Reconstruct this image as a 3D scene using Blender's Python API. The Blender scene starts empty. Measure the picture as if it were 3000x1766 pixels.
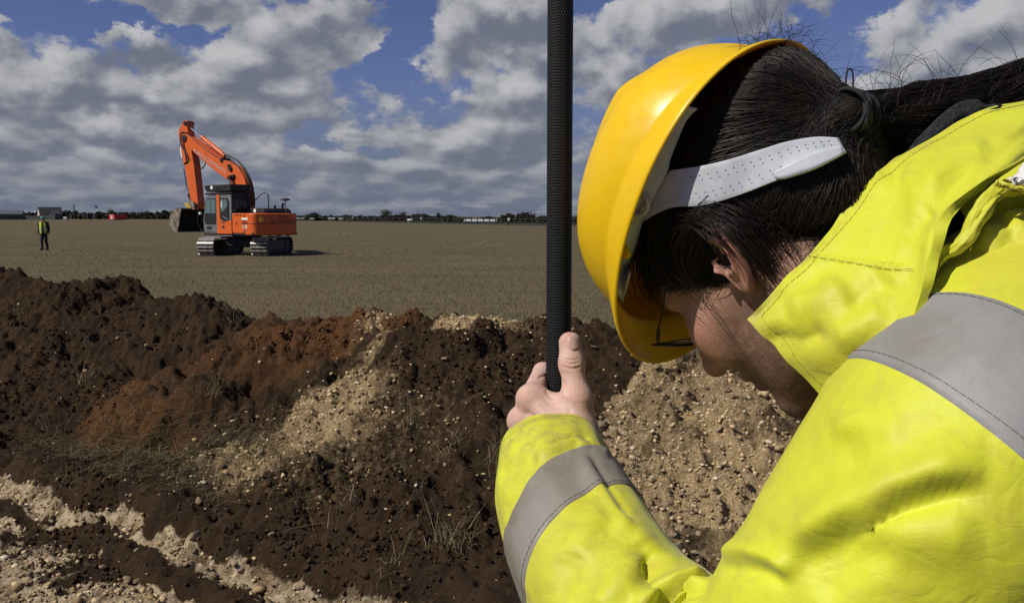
import bpy, bmesh, math, random
import numpy as np
from mathutils import Vector, Matrix

random.seed(7)
RNG = np.random.default_rng(7)
SC = bpy.context.scene
COL = SC.collection
rad = math.radians

# ------------------------------------------------------------------ camera
FPX = 2600.0                       # focal length in pixels of the 3000 px wide photograph
CAM_H = 1.72
PITCH = math.atan((883.0 - 633.0) / FPX)
cam_d = bpy.data.cameras.new('camera')
cam_d.sensor_width = 36.0
cam_d.lens = 36.0 * FPX / 3000.0
cam_d.clip_start = 0.05
cam_d.clip_end = 6000.0
cam = bpy.data.objects.new('camera', cam_d)
cam.location = (0.0, 0.0, CAM_H)
cam.rotation_euler = (math.pi / 2 - PITCH, 0.0, 0.0)
COL.objects.link(cam)
SC.camera = cam

# ------------------------------------------------------------------ sun and sky
SUN_EL = rad(46.0)
SUN_XY = np.array([-0.88, -0.47]); SUN_XY = SUN_XY / np.linalg.norm(SUN_XY)
SUN_DIR = Vector((SUN_XY[0] * math.cos(SUN_EL), SUN_XY[1] * math.cos(SUN_EL), math.sin(SUN_EL)))
sun_d = bpy.data.lights.new('sun', 'SUN')
sun_d.energy = 5.0
sun_d.angle = rad(0.53)
sun_d.color = (1.0, 0.95, 0.87)
sun = bpy.data.objects.new('sun', sun_d)
sun.rotation_euler = (-SUN_DIR).to_track_quat('-Z', 'Y').to_euler()
COL.objects.link(sun)

world = bpy.data.worlds.new('World')
SC.world = world
world.use_nodes = True
WN, WL = world.node_tree.nodes, world.node_tree.links
WN.clear()


def wnode(t, **kw):
    n = WN.new(t)
    for k, v in kw.items():
        setattr(n, k, v)
    return n


def wlink(a, b):
    WL.new(a, b)


def wmath(op, a, b=None, c=None, clamp=False):
    n = WN.new('ShaderNodeMath'); n.operation = op; n.use_clamp = clamp
    for i, v in enumerate((a, b, c)):
        if v is None:
            continue
        if isinstance(v, (int, float)):
            n.inputs[i].default_value = v
        else:
            WL.new(v, n.inputs[i])
    return n.outputs[0]


def wramp(v, a, b, c=0.0, d=1.0, smooth=True):
    n = WN.new('ShaderNodeMapRange')
    n.interpolation_type = 'SMOOTHSTEP' if smooth else 'LINEAR'
    n.clamp = True
    WL.new(v, n.inputs[0])
    for i, x in enumerate((a, b, c, d)):
        n.inputs[i + 1].default_value = x
    return n.outputs[0]


def wmixc(fac, a, b):
    n = WN.new('ShaderNodeMix'); n.data_type = 'RGBA'
    if isinstance(fac, (int, float)):
        n.inputs[0].default_value = fac
    else:
        WL.new(fac, n.inputs[0])
    for i, v in ((6, a), (7, b)):
        if isinstance(v, tuple):
            n.inputs[i].default_value = (*v, 1.0)
        else:
            WL.new(v, n.inputs[i])
    return n.outputs[2]


def wcombine(x, y, z=0.0):
    n = WN.new('ShaderNodeCombineXYZ')
    for i, v in enumerate((x, y, z)):
        if isinstance(v, (int, float)):
            n.inputs[i].default_value = v
        else:
            WL.new(v, n.inputs[i])
    return n.outputs[0]


def wnoise(vec, scale, detail=6.0, rough=0.55, lac=2.1):
    n = WN.new('ShaderNodeTexNoise'); n.noise_dimensions = '3D'
    WL.new(vec, n.inputs['Vector'])
    n.inputs['Scale'].default_value = scale
    n.inputs['Detail'].default_value = detail
    n.inputs['Roughness'].default_value = rough
    n.inputs['Lacunarity'].default_value = lac
    return n


sky = wnode('ShaderNodeTexSky', sky_type='NISHITA')
sky.sun_disc = False
sky.sun_elevation = SUN_EL
sky.sun_rotation = math.atan2(SUN_DIR.x, SUN_DIR.y)
sky.altitude = 50.0
sky.air_density = 1.0
sky.dust_density = 0.4
sky.ozone_density = 3.0

tc = wnode('ShaderNodeTexCoord')
sep = wnode('ShaderNodeSeparateXYZ')
wlink(tc.outputs['Generated'], sep.inputs[0])
AZ = wmath('ARCTAN2', sep.outputs[0], sep.outputs[1])
EL = wmath('ARCSINE', sep.outputs[2])
def vscale(vec, s, off=(0, 0, 0)):
    n = WN.new('ShaderNodeVectorMath'); n.operation = 'MULTIPLY_ADD'
    WL.new(vec, n.inputs[0]); n.inputs[1].default_value = s; n.inputs[2].default_value = off
    return n.outputs[0]


GUIDE = None
GLIT = None


def cloud_blob(px, py, rx, ry, amp):
    """one cumulus of the day's sky: azimuth, elevation and size"""
    global GUIDE, GLIT
    a0 = math.atan((px - 1500.0) / FPX)
    e0 = math.atan((633.0 - py) / FPX * math.cos(a0))
    k = 0.62
    sx, sy = FPX / rx * k, FPX / ry * k
    d = vscale(WDIR, (sx, sy, 0), (-a0 * sx, -e0 * sy, 0))
    r = WN.new('ShaderNodeVectorMath'); r.operation = 'DOT_PRODUCT'
    WL.new(d, r.inputs[0]); WL.new(d, r.inputs[1])
    g = wmath('MULTIPLY_ADD', r.outputs['Value'], -1.0, 1.0, clamp=True)
    g = wmath('MULTIPLY', g, g)
    GUIDE = wmath('MULTIPLY_ADD', g, amp, GUIDE if GUIDE is not None else 0.0)
    if amp > 0:
        li = WN.new('ShaderNodeVectorMath'); li.operation = 'DOT_PRODUCT'
        WL.new(d, li.inputs[0]); li.inputs[1].default_value = (-.55 * amp / k, amp / k, 0)
        GLIT = wmath('MULTIPLY_ADD', li.outputs['Value'], g, GLIT if GLIT is not None else 0.0)


# billows: the directions are jittered by noise, so every outline is lumpy; features flatten towards the horizon
DIRV = tc.outputs['Generated']
warp = wnoise(vscale(DIRV, (1, 1, 1.5)), 17.0, 4.0, .60)
wsub = wnode('ShaderNodeVectorMath', operation='SUBTRACT'); wlink(warp.outputs['Color'], wsub.inputs[0]); wsub.inputs[1].default_value = (.5, .5, .5)
WAMP = wramp(EL, 0.0, .2, .05, .13, False)
wmul = wnode('ShaderNodeVectorMath', operation='MULTIPLY_ADD')
wlink(wsub.outputs[0], wmul.inputs[0]); wlink(wcombine(WAMP, wmath('MULTIPLY', WAMP, .75), 0.0), wmul.inputs[1]); wlink(wcombine(AZ, EL, 0.0), wmul.inputs[2])
WDIR = wmul.outputs[0]
BLOBS = [(820, 120, 220, 110, .34), (1020, 100, 120, 90, .26), (690, 268, 150, 75, .42), (850, 265, 130, 55, .34),
         (1420, 80, 190, 130, .46), (1560, 60, 140, 110, .34), (1490, 310, 150, 110, .46),
         (210, 180, 190, 70, .36), (470, 150, 80, 60, .30), (90, 270, 170, 60, .38), (330, 290, 140, 50, .34), (500, 300, 70, 50, .30), (180, 390, 260, 50, .30), (460, 400, 130, 45, .28),
         (1900, 150, 230, 140, .42), (1760, 250, 140, 60, .38), (2160, 30, 250, 75, .38), (2840, 150, 270, 150, .48), (2600, 280, 200, 60, .38),
         (1350, 430, 140, 60, .42), (1520, 420, 110, 60, .38), (790, 370, 110, 45, .38), (640, 360, 90, 40, .30), (1070, 400, 100, 45, .36), (930, 330, 90, 40, .26), (1200, 400, 80, 40, .26),
         (430, -20, 230, 60, .40), (10, 110, 60, 70, .36), (640, 20, 120, 60, .32), (1130, 300, 100, 50, .28), (1250, 220, 60, 50, .20),
         (1000, 500, 110, 28, .30), (1250, 505, 130, 28, .30), (850, 470, 80, 26, .26), (60, 500, 120, 30, .28), (330, 490, 120, 30, .26), (1480, 520, 90, 24, .24),
         (330, 70, 200, 36, -.26), (1180, 180, 50, 90, -.22), (560, 110, 60, 50, -.2), (1175, 30, 40, 70, -.26), (2430, 90, 110, 80, -.34), (1720, 30, 60, 60, -.25)]
for b in BLOBS:
    cloud_blob(*b)
FLAT = wcombine(sep.outputs[0], sep.outputs[1], wmath('MULTIPLY', wmath('LOGARITHM', wmath('ADD', wmath('MAXIMUM', EL, 0.0), .07), math.e), .32))
big = wnoise(vscale(DIRV, (1, 1, 1.9)), 5.5, 1.0, .5).outputs[0]
N0 = wnoise(FLAT, 19.0, 6.0, .56).outputs[0]
N1 = wnoise(vscale(FLAT, (1, 1, 1), (-.010, 0, .028)), 19.0, 1.5, .55).outputs[0]
DEN = wmath('ADD', wmath('MULTIPLY', big, .34), wmath('MULTIPLY', N0, .55))
DEN = wmath('MULTIPLY_ADD', GUIDE, .56, DEN)
DEN = wmath('ADD', DEN, wramp(EL, .03, .16, .125, 0.0))
COVER = wramp(DEN, .468, .590)
SHADE = wmath('MULTIPLY_ADD', wmath('SUBTRACT', N0, N1), 1.40, .45)
SHADE = wmath('MULTIPLY_ADD', GLIT, 1.05, SHADE)
SHADE = wmath('SUBTRACT', SHADE, wramp(DEN, .56, .95, 0.0, .10))
SHADE = wramp(SHADE, .08, .92)
ccol = wmixc(SHADE, (.180, .200, .255), (.600, .600, .610))
# thin edges let the blue through
ccol = wmixc(wramp(COVER, .0, .8, .7, 0.0), ccol, (.27, .32, .46))
ccol = wmixc(wramp(EL, .0, .12, .66, 0.0), ccol, (.158, .190, .262))
bg_sky = wnode('ShaderNodeBackground')
bg_cl = wnode('ShaderNodeBackground')
tint = WN.new('ShaderNodeMix'); tint.data_type = 'RGBA'; tint.blend_type = 'MULTIPLY'
tint.inputs[0].default_value = 1.0
wlink(sky.outputs[0], tint.inputs[6]); tint.inputs[7].default_value = (.64, .60, .88, 1.0)   # the camera's deep blue rendering
skyt = tint.outputs[2]
skyc = wmixc(wramp(EL, .0, .16, .80, 0.0), skyt, (1.75, 2.2, 3.25))
wlink(skyc, bg_sky.inputs[0]); bg_sky.inputs[1].default_value = 0.078
wlink(ccol, bg_cl.inputs[0]); bg_cl.inputs[1].default_value = 1.0
mixs = wnode('ShaderNodeMixShader')
wlink(wmath('MULTIPLY', COVER, .96), mixs.inputs[0]); wlink(bg_sky.outputs[0], mixs.inputs[1]); wlink(bg_cl.outputs[0], mixs.inputs[2])
wout = wnode('ShaderNodeOutputWorld')
wlink(mixs.outputs[0], wout.inputs[0])
world.cycles.sampling_method = 'NONE'

SC.view_settings.view_transform = 'Standard'
SC.view_settings.look = 'None'
SC.view_settings.gamma = 1.0
SC.view_settings.use_curve_mapping = False
SC.view_settings.exposure = -0.22
SC.render.engine = 'CYCLES'
SC.cycles.max_bounces = 6
SC.cycles.diffuse_bounces = 3
SC.cycles.glossy_bounces = 3
SC.cycles.transmission_bounces = 4
SC.cycles.transparent_max_bounces = 8
SC.cycles.use_denoising = True

# ------------------------------------------------------------------ helpers
CAM_C = np.array([0.0, 0.0, CAM_H])
CAM_F = np.array([0.0, math.cos(PITCH), -math.sin(PITCH)])
CAM_U = np.array([0.0, math.sin(PITCH), math.cos(PITCH)])
CAM_R = np.array([1.0, 0.0, 0.0])


def at(px, py, depth):
    """world point seen at photograph pixel (px, py), depth metres along the view axis"""
    return CAM_C + depth * (CAM_F + CAM_R * ((px - 1500.0) / FPX) + CAM_U * ((883.0 - py) / FPX))


def ground_at(px, y, z=0.0):
    """world point on the plane z at distance y in the direction of photograph column px"""
    d = y * math.cos(PITCH) + (CAM_H - z) * math.sin(PITCH)
    return np.array([(px - 1500.0) / FPX * d, y, z])


def tag(o, label=None, cat=None, group=None, kind=None):
    if label: o['label'] = label
    if cat: o['category'] = cat
    if group: o['group'] = group
    if kind: o['kind'] = kind
    return o


def empty(name, loc=(0, 0, 0), rz=0.0):
    o = bpy.data.objects.new(name, None)
    o.empty_display_size = 0.2
    o.location = loc
    o.rotation_euler = (0, 0, rz)
    COL.objects.link(o)
    return o


def make_mesh(name, V, F, mat=None, smooth=False):
    me = bpy.data.meshes.new(name)
    V = np.asarray(V, dtype=np.float32)
    if isinstance(F, np.ndarray):
        n, k = F.shape
        me.vertices.add(len(V)); me.vertices.foreach_set('co', V.ravel())
        me.loops.add(n * k); me.loops.foreach_set('vertex_index', F.astype(np.int32).ravel())
        me.polygons.add(n); me.polygons.foreach_set('loop_start', np.arange(0, n * k, k, dtype=np.int32))
        me.update(calc_edges=True)
        me.validate()
    else:
        me.from_pydata([tuple(map(float, v)) for v in V], [], [tuple(int(i) for i in f) for f in F])
        me.update()
    if mat is not None:
        for m in (mat if isinstance(mat, (list, tuple)) else [mat]):
            me.materials.append(m)
    if smooth:
        me.polygons.foreach_set('use_smooth', np.ones(len(me.polygons), dtype=bool))
    return me


def link(name, me, parent=None, loc=None):
    o = bpy.data.objects.new(name, me)
    COL.objects.link(o)
    if parent is not None:
        o.parent = parent
    if loc is not None:
        o.location = loc
    return o


def obj(name, V, F, mat, parent=None, smooth=False):
    """V in the parent's frame (world when there is no parent)"""
    return link(name, make_mesh(name, V, F, mat, smooth), parent)


def wobj(name, V, F, mat, parent, smooth=False):
    """V in world coordinates below a parent that is only translated"""
    V = np.asarray(V, dtype=np.float64)
    p = parent
    while p is not None:
        V = V - np.array(p.location)
        p = p.parent
    return obj(name, V, F, mat, parent, smooth)


class MB:
    """collects boxes, prisms and tubes into one mesh"""

    def __init__(self):
        self.V, self.F = [], []

    def add(self, V, F):
        b = len(self.V)
        self.V.extend([tuple(map(float, v)) for v in V])
        self.F.extend([tuple(int(i) + b for i in f) for f in F])
        return self

    def box(self, c, s, rz=0.0, bev=0.0, M=None):
        hx, hy, hz = s[0] / 2, s[1] / 2, s[2] / 2
        if bev <= 0:
            V = [(x, y, z) for z in (-hz, hz) for y in (-hy, hy) for x in (-hx, hx)]
            F = [(0, 2, 3, 1), (4, 5, 7, 6), (0, 1, 5, 4), (2, 6, 7, 3), (0, 4, 6, 2), (1, 3, 7, 5)]
        else:
            bm = bmesh.new()
            bmesh.ops.create_cube(bm, size=1.0)
            for v in bm.verts:
                v.co = Vector((v.co.x * s[0], v.co.y * s[1], v.co.z * s[2]))
            bmesh.ops.bevel(bm, geom=bm.edges[:], offset=bev, segments=2, profile=.6, affect='EDGES')
            bm.verts.index_update()
            V = [tuple(v.co) for v in bm.verts]; F = [[v.index for v in f.verts] for f in bm.faces]
            bm.free()
        if M is None:
            ca, sa = math.cos(rz), math.sin(rz)
            V = [(c[0] + ca * x - sa * y, c[1] + sa * x + ca * y, c[2] + z) for x, y, z in V]
        else:
            V = [tuple(np.asarray(c) + M @ np.array(v)) for v in V]
        return self.add(V, F)

    def prism(self, pts, y0, y1, axis='y'):
        """outline pts [(a, b)] extruded along an axis from y0 to y1"""
        n = len(pts)
        if axis == 'y':
            V = [(a, y0, b) for a, b in pts] + [(a, y1, b) for a, b in pts]
        elif axis == 'x':
            V = [(y0, a, b) for a, b in pts] + [(y1, a, b) for a, b in pts]
        else:
            V = [(a, b, y0) for a, b in pts] + [(a, b, y1) for a, b in pts]
        F = [tuple(range(n)), tuple(range(2 * n - 1, n - 1, -1))]
        F += [(i, n + i, n + (i + 1) % n, (i + 1) % n) for i in range(n)]
        return self.add(V, F)

    def tube(self, pts, r, n=8, cap=True):
        pts = [np.asarray(p, float) for p in pts]
        rr = r if hasattr(r, '__len__') else [r] * len(pts)
        rings = []
        ref = np.array([0, 0, 1.0])
        t0 = pts[1] - pts[0]; t0 /= np.linalg.norm(t0) + 1e-12
        if abs(t0 @ ref) > .92:
            ref = np.array([1.0, 0, 0])
        u = np.cross(ref, t0); u /= np.linalg.norm(u)
        for i, p in enumerate(pts):
            a = pts[max(0, i - 1)]; b = pts[min(len(pts) - 1, i + 1)]
            t = b - a; t = t / (np.linalg.norm(t) + 1e-12)
            u = u - t * (u @ t); u /= np.linalg.norm(u) + 1e-12
            w = np.cross(t, u)
            rings.append([p + rr[i] * (math.cos(2 * math.pi * k / n) * u + math.sin(2 * math.pi * k / n) * w) for k in range(n)])
        V = [v for rg in rings for v in rg]
        F = [(i * n + k, i * n + (k + 1) % n, (i + 1) * n + (k + 1) % n, (i + 1) * n + k) for i in range(len(pts) - 1) for k in range(n)]
        if cap:
            F.append(tuple(range(n - 1, -1, -1))); F.append(tuple((len(pts) - 1) * n + k for k in range(n)))
        return self.add(V, F)

    def build(self, name, mat, parent=None, smooth=False):
        return obj(name, self.V, self.F, mat, parent, smooth)


def shade_auto(o, ang=40):
    me = o.data
    me.polygons.foreach_set('use_smooth', np.ones(len(me.polygons), dtype=bool))
    try:
        me.set_sharp_from_angle(angle=rad(ang))
    except Exception:
        pass
    return o


def bevel(o, w, seg=2, ang=30):
    m = o.modifiers.new('bevel', 'BEVEL'); m.width = w; m.segments = seg; m.limit_method = 'ANGLE'; m.angle_limit = rad(ang)
    m.harden_normals = False
    return o


# ---- noise
def _hash(ix, iy, iz, seed):
    h = (ix * 374761393 + iy * 668265263 + iz * 2147483647 + seed * 1274126177) & 0xffffffff
    h = ((h ^ (h >> 13)) * 1274126177) & 0xffffffff
    h = ((h ^ (h >> 16)) * 2246822519) & 0xffffffff
    return ((h ^ (h >> 15)) & 0xffffff) / float(0xffffff)


def vnoise2(x, y, seed=0):
    ix = np.floor(x).astype(np.int64); iy = np.floor(y).astype(np.int64)
    fx = x - ix; fy = y - iy
    u = fx * fx * fx * (fx * (fx * 6 - 15) + 10); v = fy * fy * fy * (fy * (fy * 6 - 15) + 10)
    a = _hash(ix, iy, 0 * ix, seed); b = _hash(ix + 1, iy, 0 * ix, seed)
    c = _hash(ix, iy + 1, 0 * ix, seed); d = _hash(ix + 1, iy + 1, 0 * ix, seed)
    return (a * (1 - u) + b * u) * (1 - v) + (c * (1 - u) + d * u) * v - .5


def fbm2(x, y, oct=5, gain=.5, lac=2.03, seed=0):
    s = np.zeros_like(x); a = 1.0
    for i in range(oct):
        ca, sa = math.cos(.6 * i), math.sin(.6 * i)
        s += a * vnoise2(x * ca - y * sa + 17.1 * i, x * sa + y * ca - 9.3 * i, seed + i)
        a *= gain; x = x * lac; y = y * lac
    return s


def vnoise3(p, seed=0):
    i = np.floor(p).astype(np.int64); f = p - i
    u = f * f * f * (f * (f * 6 - 15) + 10)
    r = 0.0
    for dx in (0, 1):
        for dy in (0, 1):
            for dz in (0, 1):
                w = (u[..., 0] if dx else 1 - u[..., 0]) * (u[..., 1] if dy else 1 - u[..., 1]) * (u[..., 2] if dz else 1 - u[..., 2])
                r = r + w * _hash(i[..., 0] + dx, i[..., 1] + dy, i[..., 2] + dz, seed)
    return r - .5


def fbm3(p, oct=4, gain=.5, seed=0):
    s = 0.0; a = 1.0
    for k in range(oct):
        s = s + a * vnoise3(p + 13.7 * k, seed + k); a *= gain; p = p * 2.03
    return s


def worley2(x, y, seed=0, jit=.9):
    """distance to the nearest feature point, and that cell's random value"""
    ix = np.floor(x).astype(np.int64); iy = np.floor(y).astype(np.int64)
    best = np.full(x.shape, 9.0); val = np.zeros(x.shape)
    for dx in (-1, 0, 1):
        for dy in (-1, 0, 1):
            cx = ix + dx; cy = iy + dy
            px = cx + .5 + jit * (_hash(cx, cy, 0 * cx, seed) - .5); py = cy + .5 + jit * (_hash(cx, cy, 0 * cx + 1, seed) - .5)
            d = np.hypot(px - x, py - y)
            m = d < best
            best = np.where(m, d, best); val = np.where(m, _hash(cx, cy, 0 * cx + 2, seed), val)
    return best, val


def sstep(a, b, x):
    t = np.clip((x - a) / (b - a), 0, 1)
    return t * t * (3 - 2 * t)


# ---- signed distances and surface nets (one continuous skin for organic shapes)
def smin(a, b, k):
    h = np.clip(.5 + .5 * (b - a) / k, 0, 1)
    return b * (1 - h) + a * h - k * h * (1 - h)


def smax(a, b, k):
    return -smin(-a, -b, k)


def sd_cone(P, a, b, ra, rb):
    """round cone from a (radius ra) to b (radius rb), approximate"""
    a = np.asarray(a, float); b = np.asarray(b, float); ba = b - a
    h = np.clip(((P - a) @ ba) / (ba @ ba), 0, 1)
    return np.linalg.norm(P - a - h[..., None] * ba, axis=-1) - (ra + (rb - ra) * h)


def sd_ell(P, c, r, R=None):
    q = P - np.asarray(c, float)
    if R is not None:
        q = q @ R
    r = np.asarray(r, float)
    k0 = np.linalg.norm(q / r, axis=-1); k1 = np.linalg.norm(q / (r * r), axis=-1)
    return k0 * (k0 - 1) / np.maximum(k1, 1e-9)


def surface_nets(fn, lo, hi, h):
    lo = np.asarray(lo, float); hi = np.asarray(hi, float)
    n = np.ceil((hi - lo) / h).astype(int) + 1
    xs = [lo[i] + h * np.arange(n[i]) for i in range(3)]
    # coarse pass first: only blocks the surface can cross are sampled finely
    B = 8
    nb = -(-n // B)
    cc = [lo[i] + h * (np.arange(nb[i]) * B + (B - 1) / 2) for i in range(3)]
    CD = fn(np.stack(np.meshgrid(*cc, indexing='ij'), -1))
    D = np.repeat(np.repeat(np.repeat(CD.astype(np.float32), B, 0), B, 1), B, 2)[:n[0], :n[1], :n[2]].copy()
    near = np.argwhere(np.abs(CD) < h * B * 1.25)
    r = np.arange(B)
    for i in range(0, len(near), 400):
        bl = near[i:i + 400]
        ix = bl[:, 0, None] * B + r; iy = bl[:, 1, None] * B + r; iz = bl[:, 2, None] * B + r
        ix = np.minimum(ix, n[0] - 1); iy = np.minimum(iy, n[1] - 1); iz = np.minimum(iz, n[2] - 1)
        g = np.empty((len(bl), B, B, B, 3))
        g[..., 0] = xs[0][ix][:, :, None, None]; g[..., 1] = xs[1][iy][:, None, :, None]; g[..., 2] = xs[2][iz][:, None, None, :]
        D[ix[:, :, None, None], iy[:, None, :, None], iz[:, None, None, :]] = fn(g)
    S = D < 0
    corners = [(a, b, c) for a in (0, 1) for b in (0, 1) for c in (0, 1)]
    m = n - 1
    cs = [S[a:a + m[0], b:b + m[1], c:c + m[2]] for a, b, c in corners]
    cnt = sum(c.astype(np.int8) for c in cs)
    act = (cnt > 0) & (cnt < 8)
    idx = -np.ones(m, dtype=np.int64)
    A = np.argwhere(act)
    idx[act] = np.arange(len(A))
    dv = [D[A[:, 0] + a, A[:, 1] + b, A[:, 2] + c] for a, b, c in corners]
    acc = np.zeros((len(A), 3)); w = np.zeros(len(A))
    for i in range(8):
        for j in range(i + 1, 8):
            ci, cj = np.array(corners[i]), np.array(corners[j])
            if np.abs(ci - cj).sum() != 1:
                continue
            cr = (dv[i] < 0) != (dv[j] < 0)
            t = np.where(cr, dv[i] / np.where(cr, dv[i] - dv[j], 1), 0)
            acc += np.where(cr[:, None], ci + t[:, None] * (cj - ci), 0); w += cr
    V = lo + h * (A + acc / w[:, None])
    F = []
    for ax in range(3):
        b, c = (ax + 1) % 3, (ax + 2) % 3
        sl0 = [slice(None)] * 3; sl1 = [slice(None)] * 3
        sl0[ax] = slice(0, -1); sl1[ax] = slice(1, None)
        ch = S[tuple(sl0)] != S[tuple(sl1)]
        E = np.argwhere(ch)
        E = E[(E[:, b] > 0) & (E[:, c] > 0) & (E[:, b] < m[b]) & (E[:, c] < m[c])]
        ins = S[E[:, 0], E[:, 1], E[:, 2]]
        q = []
        for db, dc in ((-1, -1), (0, -1), (0, 0), (-1, 0)):
            e = E.copy(); e[:, b] += db; e[:, c] += dc
            q.append(idx[e[:, 0], e[:, 1], e[:, 2]])
        q = np.stack(q, 1)
        q[~ins] = q[~ins][:, ::-1]
        F.append(q)
    F = np.concatenate(F)
    F = F[(F >= 0).all(1)]
    return V, F


def bez(pts, n):
    """Catmull-Rom through pts, n samples"""
    P = np.asarray(pts, float)
    k = len(P)
    t = np.linspace(0, k - 1, n)
    i = np.clip(np.floor(t).astype(int), 0, k - 2); f = (t - i)[:, None]
    p0 = P[np.maximum(i - 1, 0)]; p1 = P[i]; p2 = P[i + 1]; p3 = P[np.minimum(i + 2, k - 1)]
    return .5 * ((2 * p1) + (-p0 + p2) * f + (2 * p0 - 5 * p1 + 4 * p2 - p3) * f ** 2 + (-p0 + 3 * p1 - 3 * p2 + p3) * f ** 3)


def grid_faces(nu, nv, wrap_u=False, wrap_v=False):
    iu = np.arange(nu if wrap_u else nu - 1); iv = np.arange(nv if wrap_v else nv - 1)
    a, b = np.meshgrid(iu, iv, indexing='ij'); a = a.ravel(); b = b.ravel()
    a2 = (a + 1) % nu; b2 = (b + 1) % nv
    return np.stack([a * nv + b, a2 * nv + b, a2 * nv + b2, a * nv + b2], 1)


# ---- materials
def material(name, color=(.5, .5, .5), rough=.6, metal=0.0, spec=.5, **kw):
    m = bpy.data.materials.new(name); m.use_nodes = True
    b = m.node_tree.nodes['Principled BSDF']
    b.inputs['Base Color'].default_value = (*color, 1)
    b.inputs['Roughness'].default_value = rough
    b.inputs['Metallic'].default_value = metal
    b.inputs['Specular IOR Level'].default_value = spec
    for k, v in kw.items():
        b.inputs[k.replace('_', ' ')].default_value = v
    return m


class NT:
    """small node-graph writer for one material"""

    def __init__(self, m):
        self.m = m; self.N = m.node_tree.nodes; self.L = m.node_tree.links
        self.b = self.N['Principled BSDF']

    def node(self, t, **kw):
        n = self.N.new(t)
        for k, v in kw.items():
            setattr(n, k, v)
        return n

    def put(self, sock, v):
        if isinstance(v, (int, float)):
            sock.default_value = v
        elif isinstance(v, tuple):
            sock.default_value = v if len(v) == len(sock.default_value) else (*v, 1.0)
        else:
            self.L.new(v, sock)

    def coords(self, kind='Object', scale=(1, 1, 1)):
        t = self.node('ShaderNodeTexCoord')
        if scale == (1, 1, 1):
            return t.outputs[kind]
        mp = self.node('ShaderNodeMapping'); mp.inputs['Scale'].default_value = scale
        self.L.new(t.outputs[kind], mp.inputs[0])
        return mp.outputs[0]

    def noise(self, vec, scale, detail=4.0, rough=.55, dist=0.0):
        n = self.node('ShaderNodeTexNoise'); self.L.new(vec, n.inputs['Vector'])
        n.inputs['Scale'].default_value = scale; n.inputs['Detail'].default_value = detail
        n.inputs['Roughness'].default_value = rough; n.inputs['Distortion'].default_value = dist
        return n.outputs[0]

    def voro(self, vec, scale, feature='F1', out='Distance'):
        n = self.node('ShaderNodeTexVoronoi', feature=feature); self.L.new(vec, n.inputs['Vector'])
        n.inputs['Scale'].default_value = scale
        return n.outputs[out]

    def ramp(self, v, a, b, c=0.0, d=1.0):
        n = self.node('ShaderNodeMapRange', interpolation_type='SMOOTHSTEP'); self.put(n.inputs[0], v)
        for i, x in enumerate((a, b, c, d)):
            n.inputs[i + 1].default_value = x
        return n.outputs[0]

    def math(self, op, a, b=None, c=None):
        n = self.node('ShaderNodeMath', operation=op)
        for i, v in enumerate((a, b, c)):
            if v is not None:
                self.put(n.inputs[i], v)
        return n.outputs[0]

    def mix(self, f, a, b, mode='MIX'):
        n = self.node('ShaderNodeMix', data_type='RGBA', blend_type=mode)
        self.put(n.inputs[0], f); self.put(n.inputs[6], a); self.put(n.inputs[7], b)
        return n.outputs[2]

    def attr(self, name, out='Fac'):
        n = self.node('ShaderNodeAttribute', attribute_name=name)
        return n.outputs[out]

    def bump(self, h, strength=.3, dist=.01, prev=None):
        n = self.node('ShaderNodeBump'); n.inputs['Strength'].default_value = strength; n.inputs['Distance'].default_value = dist
        self.L.new(h, n.inputs['Height'])
        if prev is not None:
            self.L.new(prev, n.inputs['Normal'])
        self.L.new(n.outputs[0], self.b.inputs['Normal'])
        return n.outputs[0]

    def color(self, c):
        self.put(self.b.inputs['Base Color'], c)

    def rough(self, r):
        self.put(self.b.inputs['Roughness'], r)


def noisy(name, c1, c2, scale=5.0, rough=.7, detail=5.0, bump=0.0, bscale=None, bdist=.01, metal=0.0, spec=.4, lo=.35, hi=.65, kind='Object'):
    m = material(name, c1, rough, metal, spec)
    t = NT(m); v = t.coords(kind)
    f = t.ramp(t.noise(v, scale, detail), lo, hi)
    t.color(t.mix(f, c1, c2))
    if bump > 0:
        t.bump(t.noise(v, bscale or scale * 4, 5.0), bump, bdist)
    return m


def set_attr(me, name, vals):
    a = me.attributes.new(name, 'FLOAT', 'POINT')
    a.data.foreach_set('value', np.asarray(vals, dtype=np.float32))


def text_mesh(name, s, size, mat, M, parent, extrude=.002, bold=0.0, shear=0.0):
    cu = bpy.data.curves.new(name, 'FONT'); cu.body = s; cu.size = size; cu.extrude = extrude; cu.offset = bold; cu.shear = shear
    cu.resolution_u = 3
    cu.align_x = 'CENTER'; cu.align_y = 'CENTER'
    tmp = bpy.data.objects.new('tmp_text', cu); COL.objects.link(tmp)
    dg = bpy.context.evaluated_depsgraph_get()
    me = bpy.data.meshes.new_from_object(tmp.evaluated_get(dg))
    bpy.data.objects.remove(tmp)
    bpy.data.curves.remove(cu)
    me.materials.clear(); me.materials.append(mat)
    me.transform(M)
    me.name = name
    return link(name, me, parent)

# ------------------------------------------------------------------ terrain
def mound(X, Y, crest, slope=.52, rnd=.35):
    """height of a tipped heap: the envelope of cones along its crest (photograph column, distance, height)"""
    pts = []
    for (px, y, z) in crest:
        g = ground_at(px, y, z); pts.append((g[0], g[1], z))
    P = bez(pts, max(24, 14 * len(pts)))
    H = np.full(X.shape, -9.0)
    for (a, b, z) in P:
        d = np.sqrt((X - a) ** 2 + (Y - b) ** 2 + rnd ** 2) - rnd
        H = np.maximum(H, z - slope * d)
    return H


GX0, GX1, GY0, GY1, GS = -7.6, 4.8, 2.9, 12.2, .0160
gx = np.arange(GX0, GX1 + 1e-6, GS); gy = np.arange(GY0, GY1 + 1e-6, GS)
X, Y = np.meshgrid(gx, gy, indexing='ij')
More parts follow.
